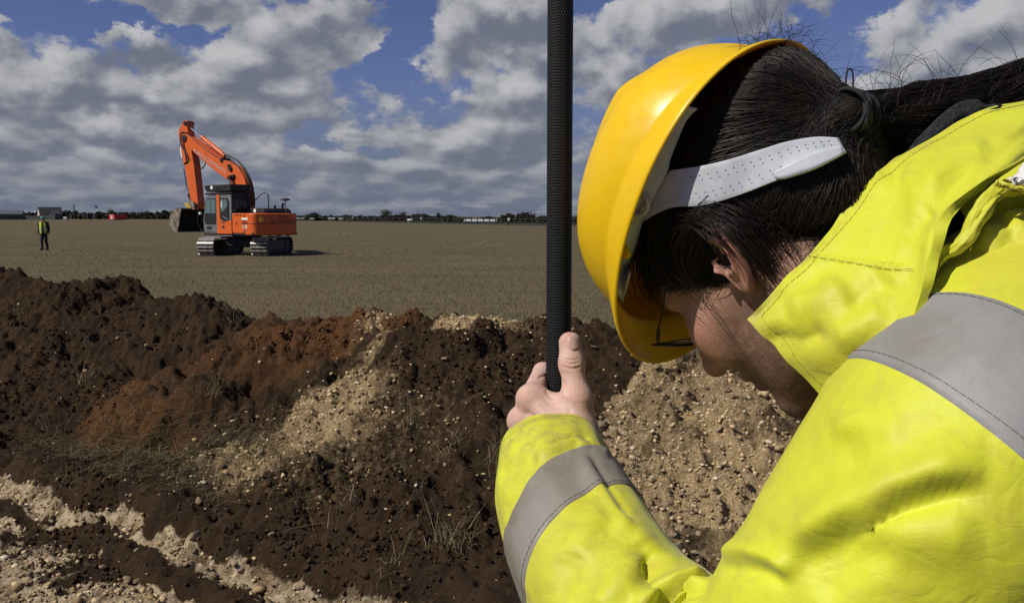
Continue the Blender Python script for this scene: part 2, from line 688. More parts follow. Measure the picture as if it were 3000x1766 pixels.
# broad wander so crests and toes are never straight
WX = X + .22 * fbm2(X * .9, Y * .9, 3, .5, 2.0, 3); WY = Y + .22 * fbm2(X * .9 + 7, Y * .9, 3, .5, 2.0, 4)
HEAPS = [
    mound(WX, WY, [(-500, 9.9, 1.16), (-200, 9.7, 1.16), (0, 9.5, 1.13), (200, 9.35, 1.06), (290, 9.1, .86), (400, 8.7, .90), (500, 8.5, .93), (620, 8.4, .86), (750, 8.3, .66)]),
    mound(WX, WY, [(480, 6.6, .16), (620, 6.85, .36), (740, 7.25, .62), (840, 7.5, .78), (960, 7.3, .92), (1060, 7.3, .90), (1180, 7.3, .72), (1240, 7.35, .55)]),
    mound(WX, WY, [(700, 5.9, .14), (800, 6.05, .28), (950, 6.3, .54), (1130, 6.5, .77), (1290, 6.55, .92), (1420, 6.4, .99), (1560, 6.3, .98), (1690, 6.25, .90), (1790, 6.3, .70)]),
    mound(WX, WY, [(1840, 5.75, .62), (1960, 5.7, .73), (2200, 5.5, .78), (2600, 5.3, .82), (3000, 5.1, .84), (3500, 4.9, .80)], .46),
]
# the stripped trench: everything on the near side of its ragged edge is lowered
e0 = np.array([-3.86, 6.27]); e1 = np.array([-.31, 3.75]); ed = (e1 - e0) / np.linalg.norm(e1 - e0); en = np.array([-ed[1], ed[0]])
if en[1] < 0: en = -en
sdist = (X - e0[0]) * en[0] + (Y - e0[1]) * en[1]                     # > 0 behind the edge
along = (X - e0[0]) * ed[0] + (Y - e0[1]) * ed[1]
sdist = sdist + .06 * fbm2(along * 2.1, 0 * along + 3, 3, .55, 2.0, 8) * 2 + .06 * fbm2(X * 5, Y * 5, 3, .5, 2.0, 9)
BASE = .035 + .05 * fbm2(X * .8, Y * .8, 3, .5, 2.0, 12) + .09 * np.exp(-((sdist - .25) / .45) ** 2)
bank = sstep(-.15, .05, sdist)
TR = -.175 + .02 * fbm2(X * 1.5, Y * 1.5, 3, .5, 2.0, 14)
H0 = TR + (BASE - TR) * bank
# crumbled topsoil lying along the foot of the bank, and a tongue of soil on the floor
spw = .115 + .09 * fbm2(along * 1.7, 0 * along + 9, 3, .5, 2.0, 18)
spill = sstep(-.150, -.185, sdist) * sstep(-.185 - 1.25 * spw, -.185 - .8 * spw, sdist) * np.clip(.80 + 1.1 * fbm2(along * 1.3 + 4, 0 * along, 3, .5, 2.0, 17), 0, 1)
H0 = H0 + .085 * spill
stack = np.stack([H0] + HEAPS)
own = np.argmax(stack, 0)
H = stack[0].copy()
for hgt in HEAPS:
    H = smax(H, hgt, .10)
isheap = own > 0
hw = sstep(-.02, .10, np.max(stack[1:], 0) - H0)                      # 1 on heaps
gravel_w = np.zeros_like(H)
hv = np.stack(HEAPS)
top = np.argmax(hv, 0)
# pale gravel: right heap, streaks running down the middle heap, pockets in the orange one
n1 = fbm2(X * 1.6, Y * 1.6, 4, .55, 2.0, 31)
gravel_w += (top == 3) * hw * np.clip(.78 + 1.5 * n1, 0, 1)
u3 = (X + .45 * Y)                                                     # down-left streaks
n2_ = fbm2(X * 3.1, Y * 3.1, 4, .55, 2.0, 36)
streak = np.exp(-((X + .55 * n2_ - (-1.47 + 1.25 * (Y - 5.75))) / .21) ** 2) + .45 * np.exp(-((X + .25 * n2_ - (-.95 + 1.25 * (Y - 5.75))) / .20) ** 2)
gravel_w += (top == 2) * hw * np.clip(.95 * streak * (.45 + 1.5 * n1 + 2.0 * n2_) + .60 * sstep(.84, .97, H) * np.exp(-((X + .35) / .36) ** 2) * np.clip(.5 + 2 * n2_, 0, 1) + .10, 0, 1)
gravel_w += (top == 1) * hw * .62 * np.exp(-((X + 1.05) / .17) ** 2) * np.clip(.3 + 3.2 * n1, 0, 1) * sstep(.45, .80, H)
toe = bank * np.exp(-((X + 1.35) / .70) ** 2 - ((Y - 5.50) / .42) ** 2) * np.clip(.70 + 1.9 * n1, 0, 1)
toe2 = (1 - hw) * bank * np.exp(-((X + .35) / .60) ** 2 - ((Y - 5.0) / .22) ** 2) * np.clip(.45 + 1.9 * n1, 0, 1)
toe3 = (1 - hw) * np.exp(-((X - .75) / .55) ** 2 - ((Y - 4.75) / .45) ** 2) * np.clip(.4 + 1.6 * n1, 0, 1)
gravel_w = np.clip(gravel_w + .52 * toe + .8 * toe2 + .8 * toe3 + .03, 0, 1)
orange_w = np.clip((top == 1) * hw * (.70 + 1.1 * n1 + .6 * n2_) + (top == 0) * hw * .10 + (top == 2) * hw * .08 + .22 * (1 - hw) * np.exp(-((X + 2.3) / .9) ** 2 - ((Y - 6.3) / .35) ** 2), 0, 1)
# chalk: trench floor, and the lower half of the bank
n2 = fbm2(X * 2.4, Y * 2.4, 4, .55, 2.0, 37)
floor_w = (1 - bank)
bank_low = sstep(.62, .30, bank + .30 * fbm2(along * 3.6, sdist * 3, 3, .5, 2.0, 40))
chalk_w = np.clip(floor_w * np.clip(.80 + 1.3 * n2, 0, 1), 0, 1) * np.clip(1 - 1.7 * spill, 0, 1)
chalk_w = np.maximum(chalk_w, bank_low * sstep(-.24, -.15, sdist) * (bank < .90) * np.clip(1.0 + .9 * n2, 0, 1) * (along < 4.2))
grass_w = np.clip((1 - hw) * bank * sstep(8.3, 9.4, Y + .35 * X + .5 * n1), 0, 1)
flat_grass = np.clip(bank * np.exp(-((X + 2.15) / .95) ** 2 - ((Y - 5.65 + .35 * (X + 2.15)) / .36) ** 2) * (1.2 + 1.2 * n1) * (1 - .85 * toe), 0, 1)
# relief: clods and crumbs, coarse in topsoil, fine in gravel
soil_amt = np.clip(1 - .75 * gravel_w - .5 * chalk_w - .9 * grass_w, .05, 1) * (1 - .45 * orange_w)
d1, v1 = worley2(X * 3.4 + .3 * n1, Y * 3.4, 51)
d2, v2 = worley2(X * 8.5 + .4 * n2, Y * 8.5, 52)
d3, v3 = worley2(X * 20, Y * 20, 53)
clod = .070 * np.clip(.60 - d1, 0, 1) * (v1 > .62) + .050 * np.clip(.62 - d2, 0, 1) * (v2 > .35) + .030 * np.clip(.62 - d3, 0, 1) * (v3 > .3)
pit = -.10 * sstep(.60, .85, fbm2(X * 2.6 + 5, Y * 2.6, 3, .55, 2.0, 61) + .5)
bil = np.abs(fbm2(X * 6.5, Y * 6.5, 4, .55, 2.1, 47))
rough = .075 * fbm2(X * 2.2, Y * 2.2, 4, .55, 2.0, 45) + .046 * fbm2(X * 9, Y * 9, 4, .64, 2.1, 46) - .05 * np.clip(.10 - bil, 0, 1) * 1.0 + .050 * fbm2(X * 19, Y * 19, 3, .62, 2.1, 48) + .014 * (np.random.default_rng(5).random(X.shape) - .5)
d4, v4 = worley2(X * 32, Y * 32, 54)
peb = .013 * np.clip(.6 - d4, 0, 1) * (v4 > .4) + .006 * fbm2(X * 40, Y * 40, 2, .5, 2.0, 63)
amt = np.clip(.30 + .9 * hw + .3 * bank * (1 - grass_w), 0, 1)
slump = .20 * fbm2(X * 1.25 + 3, Y * 1.25, 3, .5, 2.0, 95) - .10 * np.abs(fbm2(X * 1.9, Y * 1.9 + 5, 3, .5, 2.0, 96))
H = H + hw * slump * (1 - .4 * gravel_w)
H = H + soil_amt * amt * (clod + pit) + rough * (.35 + .65 * amt) * (1 - .8 * grass_w) + peb * np.clip(gravel_w + chalk_w, 0, 1)
# meet the surrounding sheets at the border
edge = np.minimum.reduce([X - GX0, GX1 - X, Y - GY0, GY1 - Y])
H = H * sstep(0, .7, edge) + (-.02) * (1 - sstep(0, .7, edge)) * 1.0

M_SOIL = material('excavated_soil', (.05, .03, .02), .95, 0, .15)
t = NT(M_SOIL); v = t.coords('Object')
nA = t.noise(v, 3.5, 5, .6); nB = t.noise(v, 26, 5, .65); nC = t.noise(v, 70, 4, .65)
soil = t.mix(t.ramp(nA, .3, .7), (.050, .0290, .0140), (.028, .0170, .0088))
soil = t.mix(t.ramp(nB, .45, .75, 0, .6), soil, (.074, .044, .022))
org = t.mix(t.ramp(nB, .3, .7), (.135, .060, .021), (.078, .038, .0155))
grv = t.mix(t.ramp(nC, .35, .68), (.28, .190, .090), (.57, .425, .235))
grv = t.mix(t.ramp(t.noise(v, 7, 4, .6), .50, .72, 0, .7), grv, (.19, .128, .070))
chk = t.mix(t.ramp(nB, .3, .66), (.240, .172, .090), (.60, .480, .310))
chk = t.mix(t.ramp(t.noise(v, 6, 5, .65), .46, .66, 0, .92), chk, (.115, .072, .034))
chk = t.mix(t.ramp(nC, .54, .74, 0, .7), chk, (.58, .52, .42))
grs = t.mix(t.ramp(nB, .3, .7), (.122, .094, .052), (.090, .070, .039))
jit = t.math('MULTIPLY', t.math('SUBTRACT', nB, .5), 1.3)
def wgt(name, sharp=.22):
    a = t.attr(name)
    return t.ramp(t.math('ADD', a, t.math('MULTIPLY', jit, t.ramp(a, 0, .25))), .5 - sharp, .5 + sharp)
c = t.mix(wgt('w_orange', .45), soil, org)
c = t.mix(t.math('MULTIPLY', wgt('w_gravel', .38), .92), c, grv)
c = t.mix(t.ramp(t.math('ADD', t.attr('w_chalk'), t.math('MULTIPLY', jit, t.ramp(t.attr('w_chalk'), 0, .25, 0, .35))), .38, .62), c, chk)
c = t.mix(t.attr('w_grass'), c, grs)
t.color(c)
hb = t.math('ADD', nC, t.math('MULTIPLY', t.noise(v, 260, 3, .6), .5))
t.bump(hb, .9, .022)


def sub_terrain(mask_face, name):
    """cut one owner's faces out of the height field"""
    nxg, nyg = X.shape
    F = grid_faces(nxg, nyg)[mask_face.ravel()]
    used = np.unique(F); re = -np.ones(nxg * nyg, dtype=np.int64); re[used] = np.arange(len(used))
    P = np.stack([X.ravel(), Y.ravel(), H.ravel()], -1)[used]
    me = make_mesh(name, P, re[F], M_SOIL, True)
    for nm, A in (('w_orange', orange_w), ('w_gravel', gravel_w), ('w_chalk', chalk_w), ('w_grass', grass_w)):
        set_attr(me, nm, A.ravel()[used])
    return link(name, me)


# only what the view, with a step to either side, can reach
Pall = np.stack([X.ravel(), Y.ravel(), H.ravel()], -1)
dq = Pall - CAM_C
dep = dq @ CAM_F
PXA = 1500 + FPX * dq[:, 0] / dep; PYA = 883 - FPX * (dq @ CAM_U) / dep
owner = np.where(hw > .5, top + 1, np.where(bank < .5, 5, 0))
fo_ = owner[:-1, :-1]
heap_info = [
    (1, 'soil_heap', 'dark brown topsoil heap with clods, rising at the far left', 'soil heap'),
    (2, 'soil_heap', 'orange-brown subsoil heap between the dark heap and the gravelly one', 'soil heap'),
    (3, 'soil_heap', 'brown soil heap streaked with pale gravel, beside the black pole', 'soil heap'),
    (4, 'soil_heap', 'pale stony gravel heap beneath the bowed face and helmet', 'soil heap'),
]
HEAP_OBJ = {}
for k, nm, lab, cat in heap_info:
    HEAP_OBJ[k] = tag(sub_terrain(fo_ == k, nm), lab, cat, 'heaps of excavated soil')
HEAP_OBJ[0] = tag(sub_terrain(fo_ == 0, 'ground'), 'strip of trodden dark soil between heaps and trench', kind='structure')
HEAP_OBJ[5] = tag(sub_terrain(fo_ == 5, 'trench'), 'shallow stripped trench with pale chalky floor', kind='structure')

# field sheet around it, to the horizon
M_FIELD = material('dry_stubble_field', (.09, .075, .05), .95, 0, .1)
t = NT(M_FIELD); v = t.coords('Object')
n1_ = t.noise(v, .16, 5, .6); n2_ = t.noise(t.coords('Object', (.10, .55, 1)), 1.1, 5, .6); n3_ = t.noise(v, 14, 4, .65)
c = t.mix(t.ramp(n1_, .35, .68), (.128, .098, .054), (.098, .076, .042))
c = t.mix(t.ramp(n2_, .44, .66, 0, .85), c, (.074, .068, .030))
c = t.mix(t.ramp(n3_, .3, .75, 0, .8), c, (.122, .098, .056))
t.color(c); t.bump(n3_, .5, .03)
BIG = 2600.0
rects = [(-BIG, GX0, GY0, GY1), (GX1, BIG, GY0, GY1), (-BIG, BIG, GY1, 60), (-BIG, BIG, 60, BIG)]
V, F = [], []
for (a, b, c_, d_) in rects:
    i = len(V); V += [(a, c_, -.02), (b, c_, -.02), (b, d_, -.02), (a, d_, -.02)]; F.append((i, i + 1, i + 2, i + 3))
tag(obj('field', V, F, M_FIELD), 'wide flat field of dry stubble to the tree line', kind='structure')
M_NEAR = noisy('trodden_earth', (.06, .042, .028), (.11, .085, .055), 4, .95, bump=.5, bscale=30, bdist=.02)
tag(obj('near_ground', [(-BIG, -60, -.02), (BIG, -60, -.02), (BIG, GY0, -.02), (-BIG, GY0, -.02)], [(0, 1, 2, 3)], M_NEAR), 'earth under the photographer', kind='structure')


def surf_at(px, py):
    """terrain point seen at a photograph pixel (nearest surface)"""
    m = (np.abs(PXA - px) < 9) & (np.abs(PYA - py) < 9)
    if not m.any():
        return None
    i = np.flatnonzero(m)
    return Pall[i[np.argmin(dep[i])]]


def height(x, y):
    i = np.clip(((np.asarray(x) - GX0) / GS).round().astype(int), 0, X.shape[0] - 1); j = np.clip(((np.asarray(y) - GY0) / GS).round().astype(int), 0, X.shape[1] - 1)
    return H[i, j], i, j


# ---- stones
def stone_mesh(name, seed, sub, mat):
    bm = bmesh.new(); bmesh.ops.create_icosphere(bm, subdivisions=sub, radius=1.0)
    r = np.random.default_rng(seed); ax = r.normal(size=(13, 3)); ax /= np.linalg.norm(ax, axis=1, keepdims=True)
    sc = np.array([1.25, r.uniform(.7, 1.0), r.uniform(.45, .8)])
    for v in bm.verts:
        p = np.array(v.co)
        for a in ax:                                       # knock flat facets off
            d = p @ a
            if d > .62: p = p - a * (d - .62)
        p = p * sc * (1 + .10 * (r.random() - .5))
        v.co = p
    me = bpy.data.meshes.new(name); bm.to_mesh(me); bm.free()
    me.materials.append(mat)
    me.polygons.foreach_set('use_smooth', np.zeros(len(me.polygons), dtype=bool))
    return me


M_STONE = material('limestone', (.40, .32, .22), .9, 0, .2)
t = NT(M_STONE)
oi = t.node('ShaderNodeObjectInfo'); v = t.coords('Object')
c = t.mix(oi.outputs['Random'], (.42, .325, .205), (.25, .172, .095))
c = t.mix(t.ramp(t.noise(v, 2.2, 4, .6), .4, .7, 0, .65), c, (.20, .135, .08))
t.color(c); t.bump(t.noise(v, 5, 4), .5, .1)
M_GRAVEL = material('loose_gravel', (.36, .28, .18), .9, 0, .2)
t = NT(M_GRAVEL)
rnd = t.attr('rnd')
c = t.mix(t.ramp(rnd, .1, .8), (.27, .185, .092), (.55, .415, .235))
t.color(t.mix(t.ramp(rnd, .86, .97), c, (.58, .49, .36)))
stone_v = [stone_mesh('stone', s, 2, M_STONE) for s in range(7)]
rs = np.random.default_rng(77)
N = 400000
sx = rs.uniform(GX0 + .3, GX1 - .3, N); sy = rs.uniform(GY0 + .6, 9.3, N)
hz, ii, jj = height(sx, sy)
w = np.clip(gravel_w[ii, jj] - .02, 0, 1) ** 1.3 + .75 * chalk_w[ii, jj] ** 1.5 + .0022
spx = 1500 + FPX * sx / sy
keep = (rs.random(N) < w * .36) & (spx > -500) & (spx < 2700)
sx, sy, hz, ii, jj = sx[keep], sy[keep], hz[keep], ii[keep], jj[keep]
size = np.exp(rs.normal(math.log(.0080), .55, len(sx)))
size = np.where(rs.random(len(sx)) < .014, rs.uniform(.015, .036, len(sx)), size)
size = np.clip(size, .0045, .050)
q, _z = (np.stack([1500 + FPX * sx / sy, 633 + FPX * (CAM_H - hz) / sy], -1), sy)
vis = (q[:, 0] > 0) & (q[:, 0] < 2200) & (q[:, 1] < 1766)
order = np.argsort(-(size / sy) * vis)
bigi = order[:290]
for n_, i in enumerate(bigi):
    k = int(owner[ii[i], jj[i]])
    o = bpy.data.objects.new('stone', stone_v[n_ % 7]); COL.objects.link(o); o.parent = HEAP_OBJ[k]
    o.location = (sx[i], sy[i], hz[i] + size[i] * .28)
    o.rotation_euler = tuple(rs.uniform(-.6, .6, 2)) + (rs.uniform(0, 6.28),)
    o.scale = (size[i],) * 3
rest = order[290:16000]
ico = bmesh.new(); bmesh.ops.create_icosphere(ico, subdivisions=1, radius=1.0)
iv = np.array([v.co[:] for v in ico.verts]); ico.verts.index_update(); iff = np.array([[v.index for v in f.verts] for f in ico.faces]); ico.free()
for k in range(6):
    rk = rest[owner[ii[rest], jj[rest]] == k]
    if len(rk) == 0: continue
    n = len(rk)
    sc = size[rk][:, None] * rs.uniform(.6, 1.15, (n, 3)) * np.array([1, 1, .75])
    a = rs.uniform(0, 6.28, n); ca, sa = np.cos(a), np.sin(a)
    VV = iv[None] * (1 + .75 * (rs.random((n, 12, 1)) - .5)) * sc[:, None]
    VV = np.stack([VV[..., 0] * ca[:, None] - VV[..., 1] * sa[:, None], VV[..., 0] * sa[:, None] + VV[..., 1] * ca[:, None], VV[..., 2]], -1)
    VV += np.stack([sx[rk], sy[rk], hz[rk] + size[rk] * .25], -1)[:, None]
    FF = iff[None] + (np.arange(n) * 12)[:, None, None]
    me = make_mesh('gravel', VV.reshape(-1, 3), FF.reshape(-1, 3), M_GRAVEL)
    set_attr(me, 'rnd', np.repeat(rs.random(n), 12))
    tag(link('gravel', me, HEAP_OBJ[k]), kind='stuff')

# ---- crumbs and clods of soil lying on the heaps and the trodden strip
M_CRUMB = material('soil_crumbs', (.05, .03, .015), .95, 0, .1)
t = NT(M_CRUMB); r_ = t.attr('rnd'); o_ = t.attr('org')
c = t.mix(r_, (.058, .0335, .016), (.026, .0160, .0085))
t.color(t.mix(o_, c, t.mix(r_, (.150, .066, .022), (.085, .041, .016))))
N = 220000
cx = rs.uniform(GX0 + .3, 2.2, N); cyy = rs.uniform(GY0 + .6, 10.2, N)
hz, ii, jj = height(cx, cyy)
wq = (1 - grass_w[ii, jj]) * (1 - .9 * gravel_w[ii, jj]) * (1 - .95 * chalk_w[ii, jj]) * np.clip(2.4 * (fbm2(cx * 1.9, cyy * 1.9, 4, .55, 2.0, 91) + .12), .02, 1) * (1 - (gravel_w[ii, jj] > .4))
cpx = 1500 + FPX * cx / cyy
kp = np.flatnonzero((rs.random(N) < wq) & (cpx > -150) & (cpx < 2150))[:20000]
cx, cyy, hz, ii, jj = cx[kp], cyy[kp], hz[kp], ii[kp], jj[kp]
csz = np.clip(np.exp(rs.normal(math.log(.0075), .45, len(cx))), .004, .022)
for k in range(6):
    rk = np.flatnonzero(owner[ii, jj] == k)
    n = len(rk)
    if n == 0: continue
    sc = csz[rk][:, None] * rs.uniform(.6, 1.3, (n, 3)) * np.array([1, 1, .8])
    VV = iv[None] * (1 + .8 * (rs.random((n, 12, 1)) - .5)) * sc[:, None]
    VV += np.stack([cx[rk], cyy[rk], hz[rk] + csz[rk] * .2], -1)[:, None]
    FF = iff[None] + (np.arange(n) * 12)[:, None, None]
    me = make_mesh('soil_crumbs', VV.reshape(-1, 3), FF.reshape(-1, 3), M_CRUMB)
    set_attr(me, 'rnd', np.repeat(rs.random(n), 12)); set_attr(me, 'org', np.repeat(np.clip(orange_w[ii[rk], jj[rk]] * 1.2, 0, 1), 12))
    tag(link('soil_crumbs', me, HEAP_OBJ[k]), kind='stuff')

# ---- grass
M_GRASS = material('dry_grass', (.10, .09, .05), .85, 0, .15)
t = NT(M_GRASS); r_ = t.attr('rnd')
c = t.mix(t.ramp(r_, .0, .55), (.215, .170, .098), (.170, .134, .076))
c = t.mix(t.ramp(r_, .62, .80), c, (.112, .108, .044))
t.color(t.mix(t.ramp(r_, .90, .98), c, (.24, .195, .12)))


def blades(base, hgt, wid, lean, rnd, name, parent=None, seg=2, seed=1):
    """bent grass blades as one mesh: base points, heights, half widths, lean vectors"""
    r = np.random.default_rng(seed); n = len(base)
    a = r.uniform(0, 2 * math.pi, n); side = np.stack([np.cos(a), np.sin(a), 0 * a], -1) * wid[:, None]
    up = np.array([0, 0, 1.0])
    rows = []
    for s in range(seg + 1):
        f = s / seg
        c = base + up * (hgt * f * (1 - .25 * f))[:, None] + lean * (hgt * f * f)[:, None]
        if s == seg:
            rows.append(c[:, None])
        else:
            rows.append(np.stack([c - side * (1 - .5 * f), c + side * (1 - .5 * f)], 1))
    V = np.concatenate(rows, 1); kv = V.shape[1]
    F = []
    for s in range(seg - 1):
        F += [(2 * s, 2 * s + 1, 2 * s + 3), (2 * s, 2 * s + 3, 2 * s + 2)]
    F.append((2 * seg - 2, 2 * seg - 1, 2 * seg))
    F = (np.array(F)[None] + (np.arange(n) * kv)[:, None, None]).reshape(-1, 3)
    me = make_mesh(name, V.reshape(-1, 3), F, M_GRASS)
    set_attr(me, 'rnd', np.repeat(rnd, kv))
    return link(name, me, parent)


rg2 = np.random.default_rng(101)
n = 145000
yy = 9.0 + (85 - 9.0) * rg2.random(n) ** 2.3
xx = (rg2.uniform(-350, 2600, n) - 1500) / FPX * yy
zz = np.full(n, -.02)
inp = (xx > GX0) & (xx < GX1) & (yy < GY1)
hz_, i_, j_ = height(xx, np.minimum(yy, GY1 - .01))
zz = np.where(inp, hz_, zz)
ok = ~inp | (grass_w[i_, j_] > .5)
patch = vnoise2(xx * .35, yy * .12, 5) + .5
hh_ = rg2.uniform(.025, .070, n) * (.7 + .6 * patch) * np.interp(yy, [40, 85], [1, .35])
rn = np.clip(rg2.random(n) * .60 + .40 * (vnoise2(xx * .10, yy * .45, 9) + .5) * (.4 + .6 * rg2.random(n)), 0, 1)
ln_ = rg2.normal(size=(n, 3)) * np.array([.45, .45, .1])
g_o = blades(np.stack([xx, yy, zz], -1)[ok], hh_[ok], (.0022 + .00016 * yy)[ok], ln_[ok], rn[ok], 'grass')
tag(g_o, 'short dry stubble and grass covering the field', 'grass', kind='stuff')


def tuft(px, py, n, hgt, spread, green, seed, lean=(0, 0)):
    p = surf_at(px, py)
    if p is None: return
    r = np.random.default_rng(seed)
    b = p + np.stack([r.normal(size=n) * spread, r.normal(size=n) * spread, np.zeros(n)], -1)
    b[:, 2] = height(b[:, 0], b[:, 1])[0] - .01
    ln = r.normal(size=(n, 3)) * .75 + np.array([lean[0], lean[1], 0])
    rn = np.where(r.random(n) < green, .72, np.where(r.random(n) < .35, .97, r.random(n) * .5))
    k = int(owner[tuple(x[0] for x in [height([p[0]], [p[1]])[1], height([p[0]], [p[1]])[2]])])
    blades(b, hgt * r.uniform(.5, 1.2, n), np.full(n, .0018), ln, rn, 'grass_tuft', HEAP_OBJ[k], 3, seed)


for a in [(690, 935, 90, .12, .05, .35, 1), (640, 1130, 60, .10, .05, .4, 2), (170, 1250, 70, .12, .05, .35, 3), (240, 1110, 45, .10, .03, .2, 4), (1205, 1240, 70, .12, .035, .5, 5),
          (1320, 1580, 130, .12, .05, .35, 6), (1330, 1300, 50, .12, .04, .1, 7), (620, 1445, 50, .14, .03, .1, 8), (1870, 1400, 90, .14, .07, .25, 9), (1460, 1300, 50, .10, .04, .2, 10), (1130, 1660, 40, .10, .04, .2, 11),
          (380, 1330, 70, .12, .08, .35, 12), (1000, 1500, 30, .10, .05, .1, 13), (880, 1160, 20, .08, .02, .2, 14), (60, 910, 60, .10, .06, .5, 15)]:
    tuft(*a)
# flattened dry grass on the strip in front of the heaps
n = 9000
fx_, fy_ = rg2.uniform(-4.2, -.2, n * 5), rg2.uniform(4.4, 7.1, n * 5)
hz_, i_, j_ = height(fx_, fy_)
ok = rg2.random(n * 5) < flat_grass[i_, j_] * .9
fx_, fy_, hz_ = fx_[ok][:n], fy_[ok][:n], hz_[ok][:n]
k = len(fx_)
ln_ = rg2.normal(size=(k, 3)) * np.array([1.0, .5, .05]) + np.array([.8, -.5, 0])
fg = blades(np.stack([fx_, fy_, hz_], -1), rg2.uniform(.05, .13, k), np.full(k, .0016), ln_ * 1.3, np.clip(rg2.random(k) * .9, 0, 1), 'flattened_grass', HEAP_OBJ[0], 3, 44)
tag(fg, kind='stuff')

# ------------------------------------------------------------------ far edge of the field
M_BARK = noisy('bark', (.050, .042, .034), (.030, .026, .022), 3, .95)


def leaf_mat(name, a, b):
    m = material(name, a, .9, 0, .1); t = NT(m)
    t.color(t.mix(t.attr('rnd'), a, b)); return m


M_LEAF_DARK = leaf_mat('evergreen_leaves', (.030, .034, .026), (.050, .052, .038))
M_LEAF_OLIVE = leaf_mat('olive_leaves', (.060, .058, .034), (.036, .038, .026))
M_TWIG = leaf_mat('bare_twigs', (.052, .046, .042), (.080, .070, .060))


def crown_mesh(name, mat, seed, n, blobs, leaf, thin=1.0):
    """leaf-sized faces through the volume of several lobes"""
    r = np.random.default_rng(seed)
    C = []
    for (c, rad_, w) in blobs:
        k = int(n * w); d = r.normal(size=(k, 3)); d /= np.linalg.norm(d, axis=1, keepdims=True)
        C.append(np.array(c) + d * (r.random((k, 1)) ** .45) * np.array(rad_) * (1 + .25 * r.normal(size=(k, 1))))
    C = np.concatenate(C); k = len(C)
    a = r.normal(size=(k, 3)); a /= np.linalg.norm(a, axis=1, keepdims=True); b = np.cross(a, r.normal(size=(k, 3))); b /= np.linalg.norm(b, axis=1, keepdims=True)
    s = leaf * r.uniform(.5, 1.3, (k, 1))
    V = np.stack([C + a * s, C + b * s * .6 * thin, C - a * s, C - b * s * .6 * thin], 1).reshape(-1, 3)
    me = make_mesh(name, V, np.arange(4 * k).reshape(-1, 4), mat)
    set_attr(me, 'rnd', np.repeat(r.random(k), 4))
    return me


def trunk_mesh(h, r0, seed, limbs=6, spread=.35):
    r = np.random.default_rng(seed); mb = MB()
    mb.tube([(0, 0, 0), (.02 * h, 0, .3 * h), (-.01 * h, .01 * h, .6 * h), (0, 0, .85 * h)], [r0, r0 * .75, r0 * .5, r0 * .15], 7)
    for k in range(limbs):
        a = 2 * math.pi * k / limbs + r.normal() * .3; z = h * r.uniform(.25, .6); L = h * r.uniform(.25, .45)
        e = np.array([math.cos(a) * L * spread * 2, math.sin(a) * L * spread * 2, L * .9])
        mb.tube([(0, 0, z), tuple(np.array([0, 0, z]) + e * .5 + (0, 0, -.02)), tuple(np.array([0, 0, z]) + e)], [r0 * .45, r0 * .3, r0 * .08], 5)
    return mb


TREE_KINDS = {}
TREE_KINDS['bare'] = (crown_mesh('crown', M_TWIG, 1, 1500, [((0, 0, .62), (.32, .32, .30), .6), ((.10, .05, .80), (.20, .2, .18), .2), ((-.14, 0, .72), (.2, .2, .2), .2)], .045, .22), trunk_mesh(1.0, .022, 2, 9, .40))
TREE_KINDS['slim'] = (crown_mesh('crown', M_TWIG, 3, 1100, [((0, 0, .60), (.17, .17, .33), .7), ((.02, 0, .85), (.10, .1, .15), .3)], .040, .25), trunk_mesh(1.0, .020, 4, 8, .20))
TREE_KINDS['round'] = (crown_mesh('crown', M_LEAF_DARK, 5, 1700, [((0, 0, .50), (.45, .45, .30), .5), ((.25, .1, .62), (.25, .25, .24), .2), ((-.25, 0, .58), (.27, .27, .26), .2), ((0, 0, .80), (.22, .22, .18), .1)], .06), trunk_mesh(.9, .03, 6, 6, .4))
TREE_KINDS['olive'] = (crown_mesh('crown', M_LEAF_OLIVE, 7, 1500, [((0, 0, .48), (.50, .45, .30), .6), ((.3, .1, .50), (.3, .3, .26), .2), ((-.3, 0, .46), (.3, .3, .26), .2)], .06), trunk_mesh(.9, .03, 8, 6, .4))
_trunk_me = {}
for k_, (c_, tb_) in TREE_KINDS.items():
    _trunk_me[k_] = make_mesh('trunk', tb_.V, tb_.F, M_BARK, True)


def tree(name, kind, px, top_py, Y, width_px, label):
    h = CAM_H + (633 - top_py) / FPX * Y
    g = ground_at(px, Y, -.02)
    r = empty(name, tuple(g), random.uniform(0, 6.28))
    wd = width_px / FPX * Y
    base_w = {'bare': .74, 'slim': .40, 'round': 1.0, 'olive': 1.1}[kind]
    r.scale = (wd / base_w, wd / base_w, h)
    tag(r, label, 'tree', 'trees along the far edge of the field')
    link('crown', TREE_KINDS[kind][0], r); link('trunk', _trunk_me[kind], r)
    return r


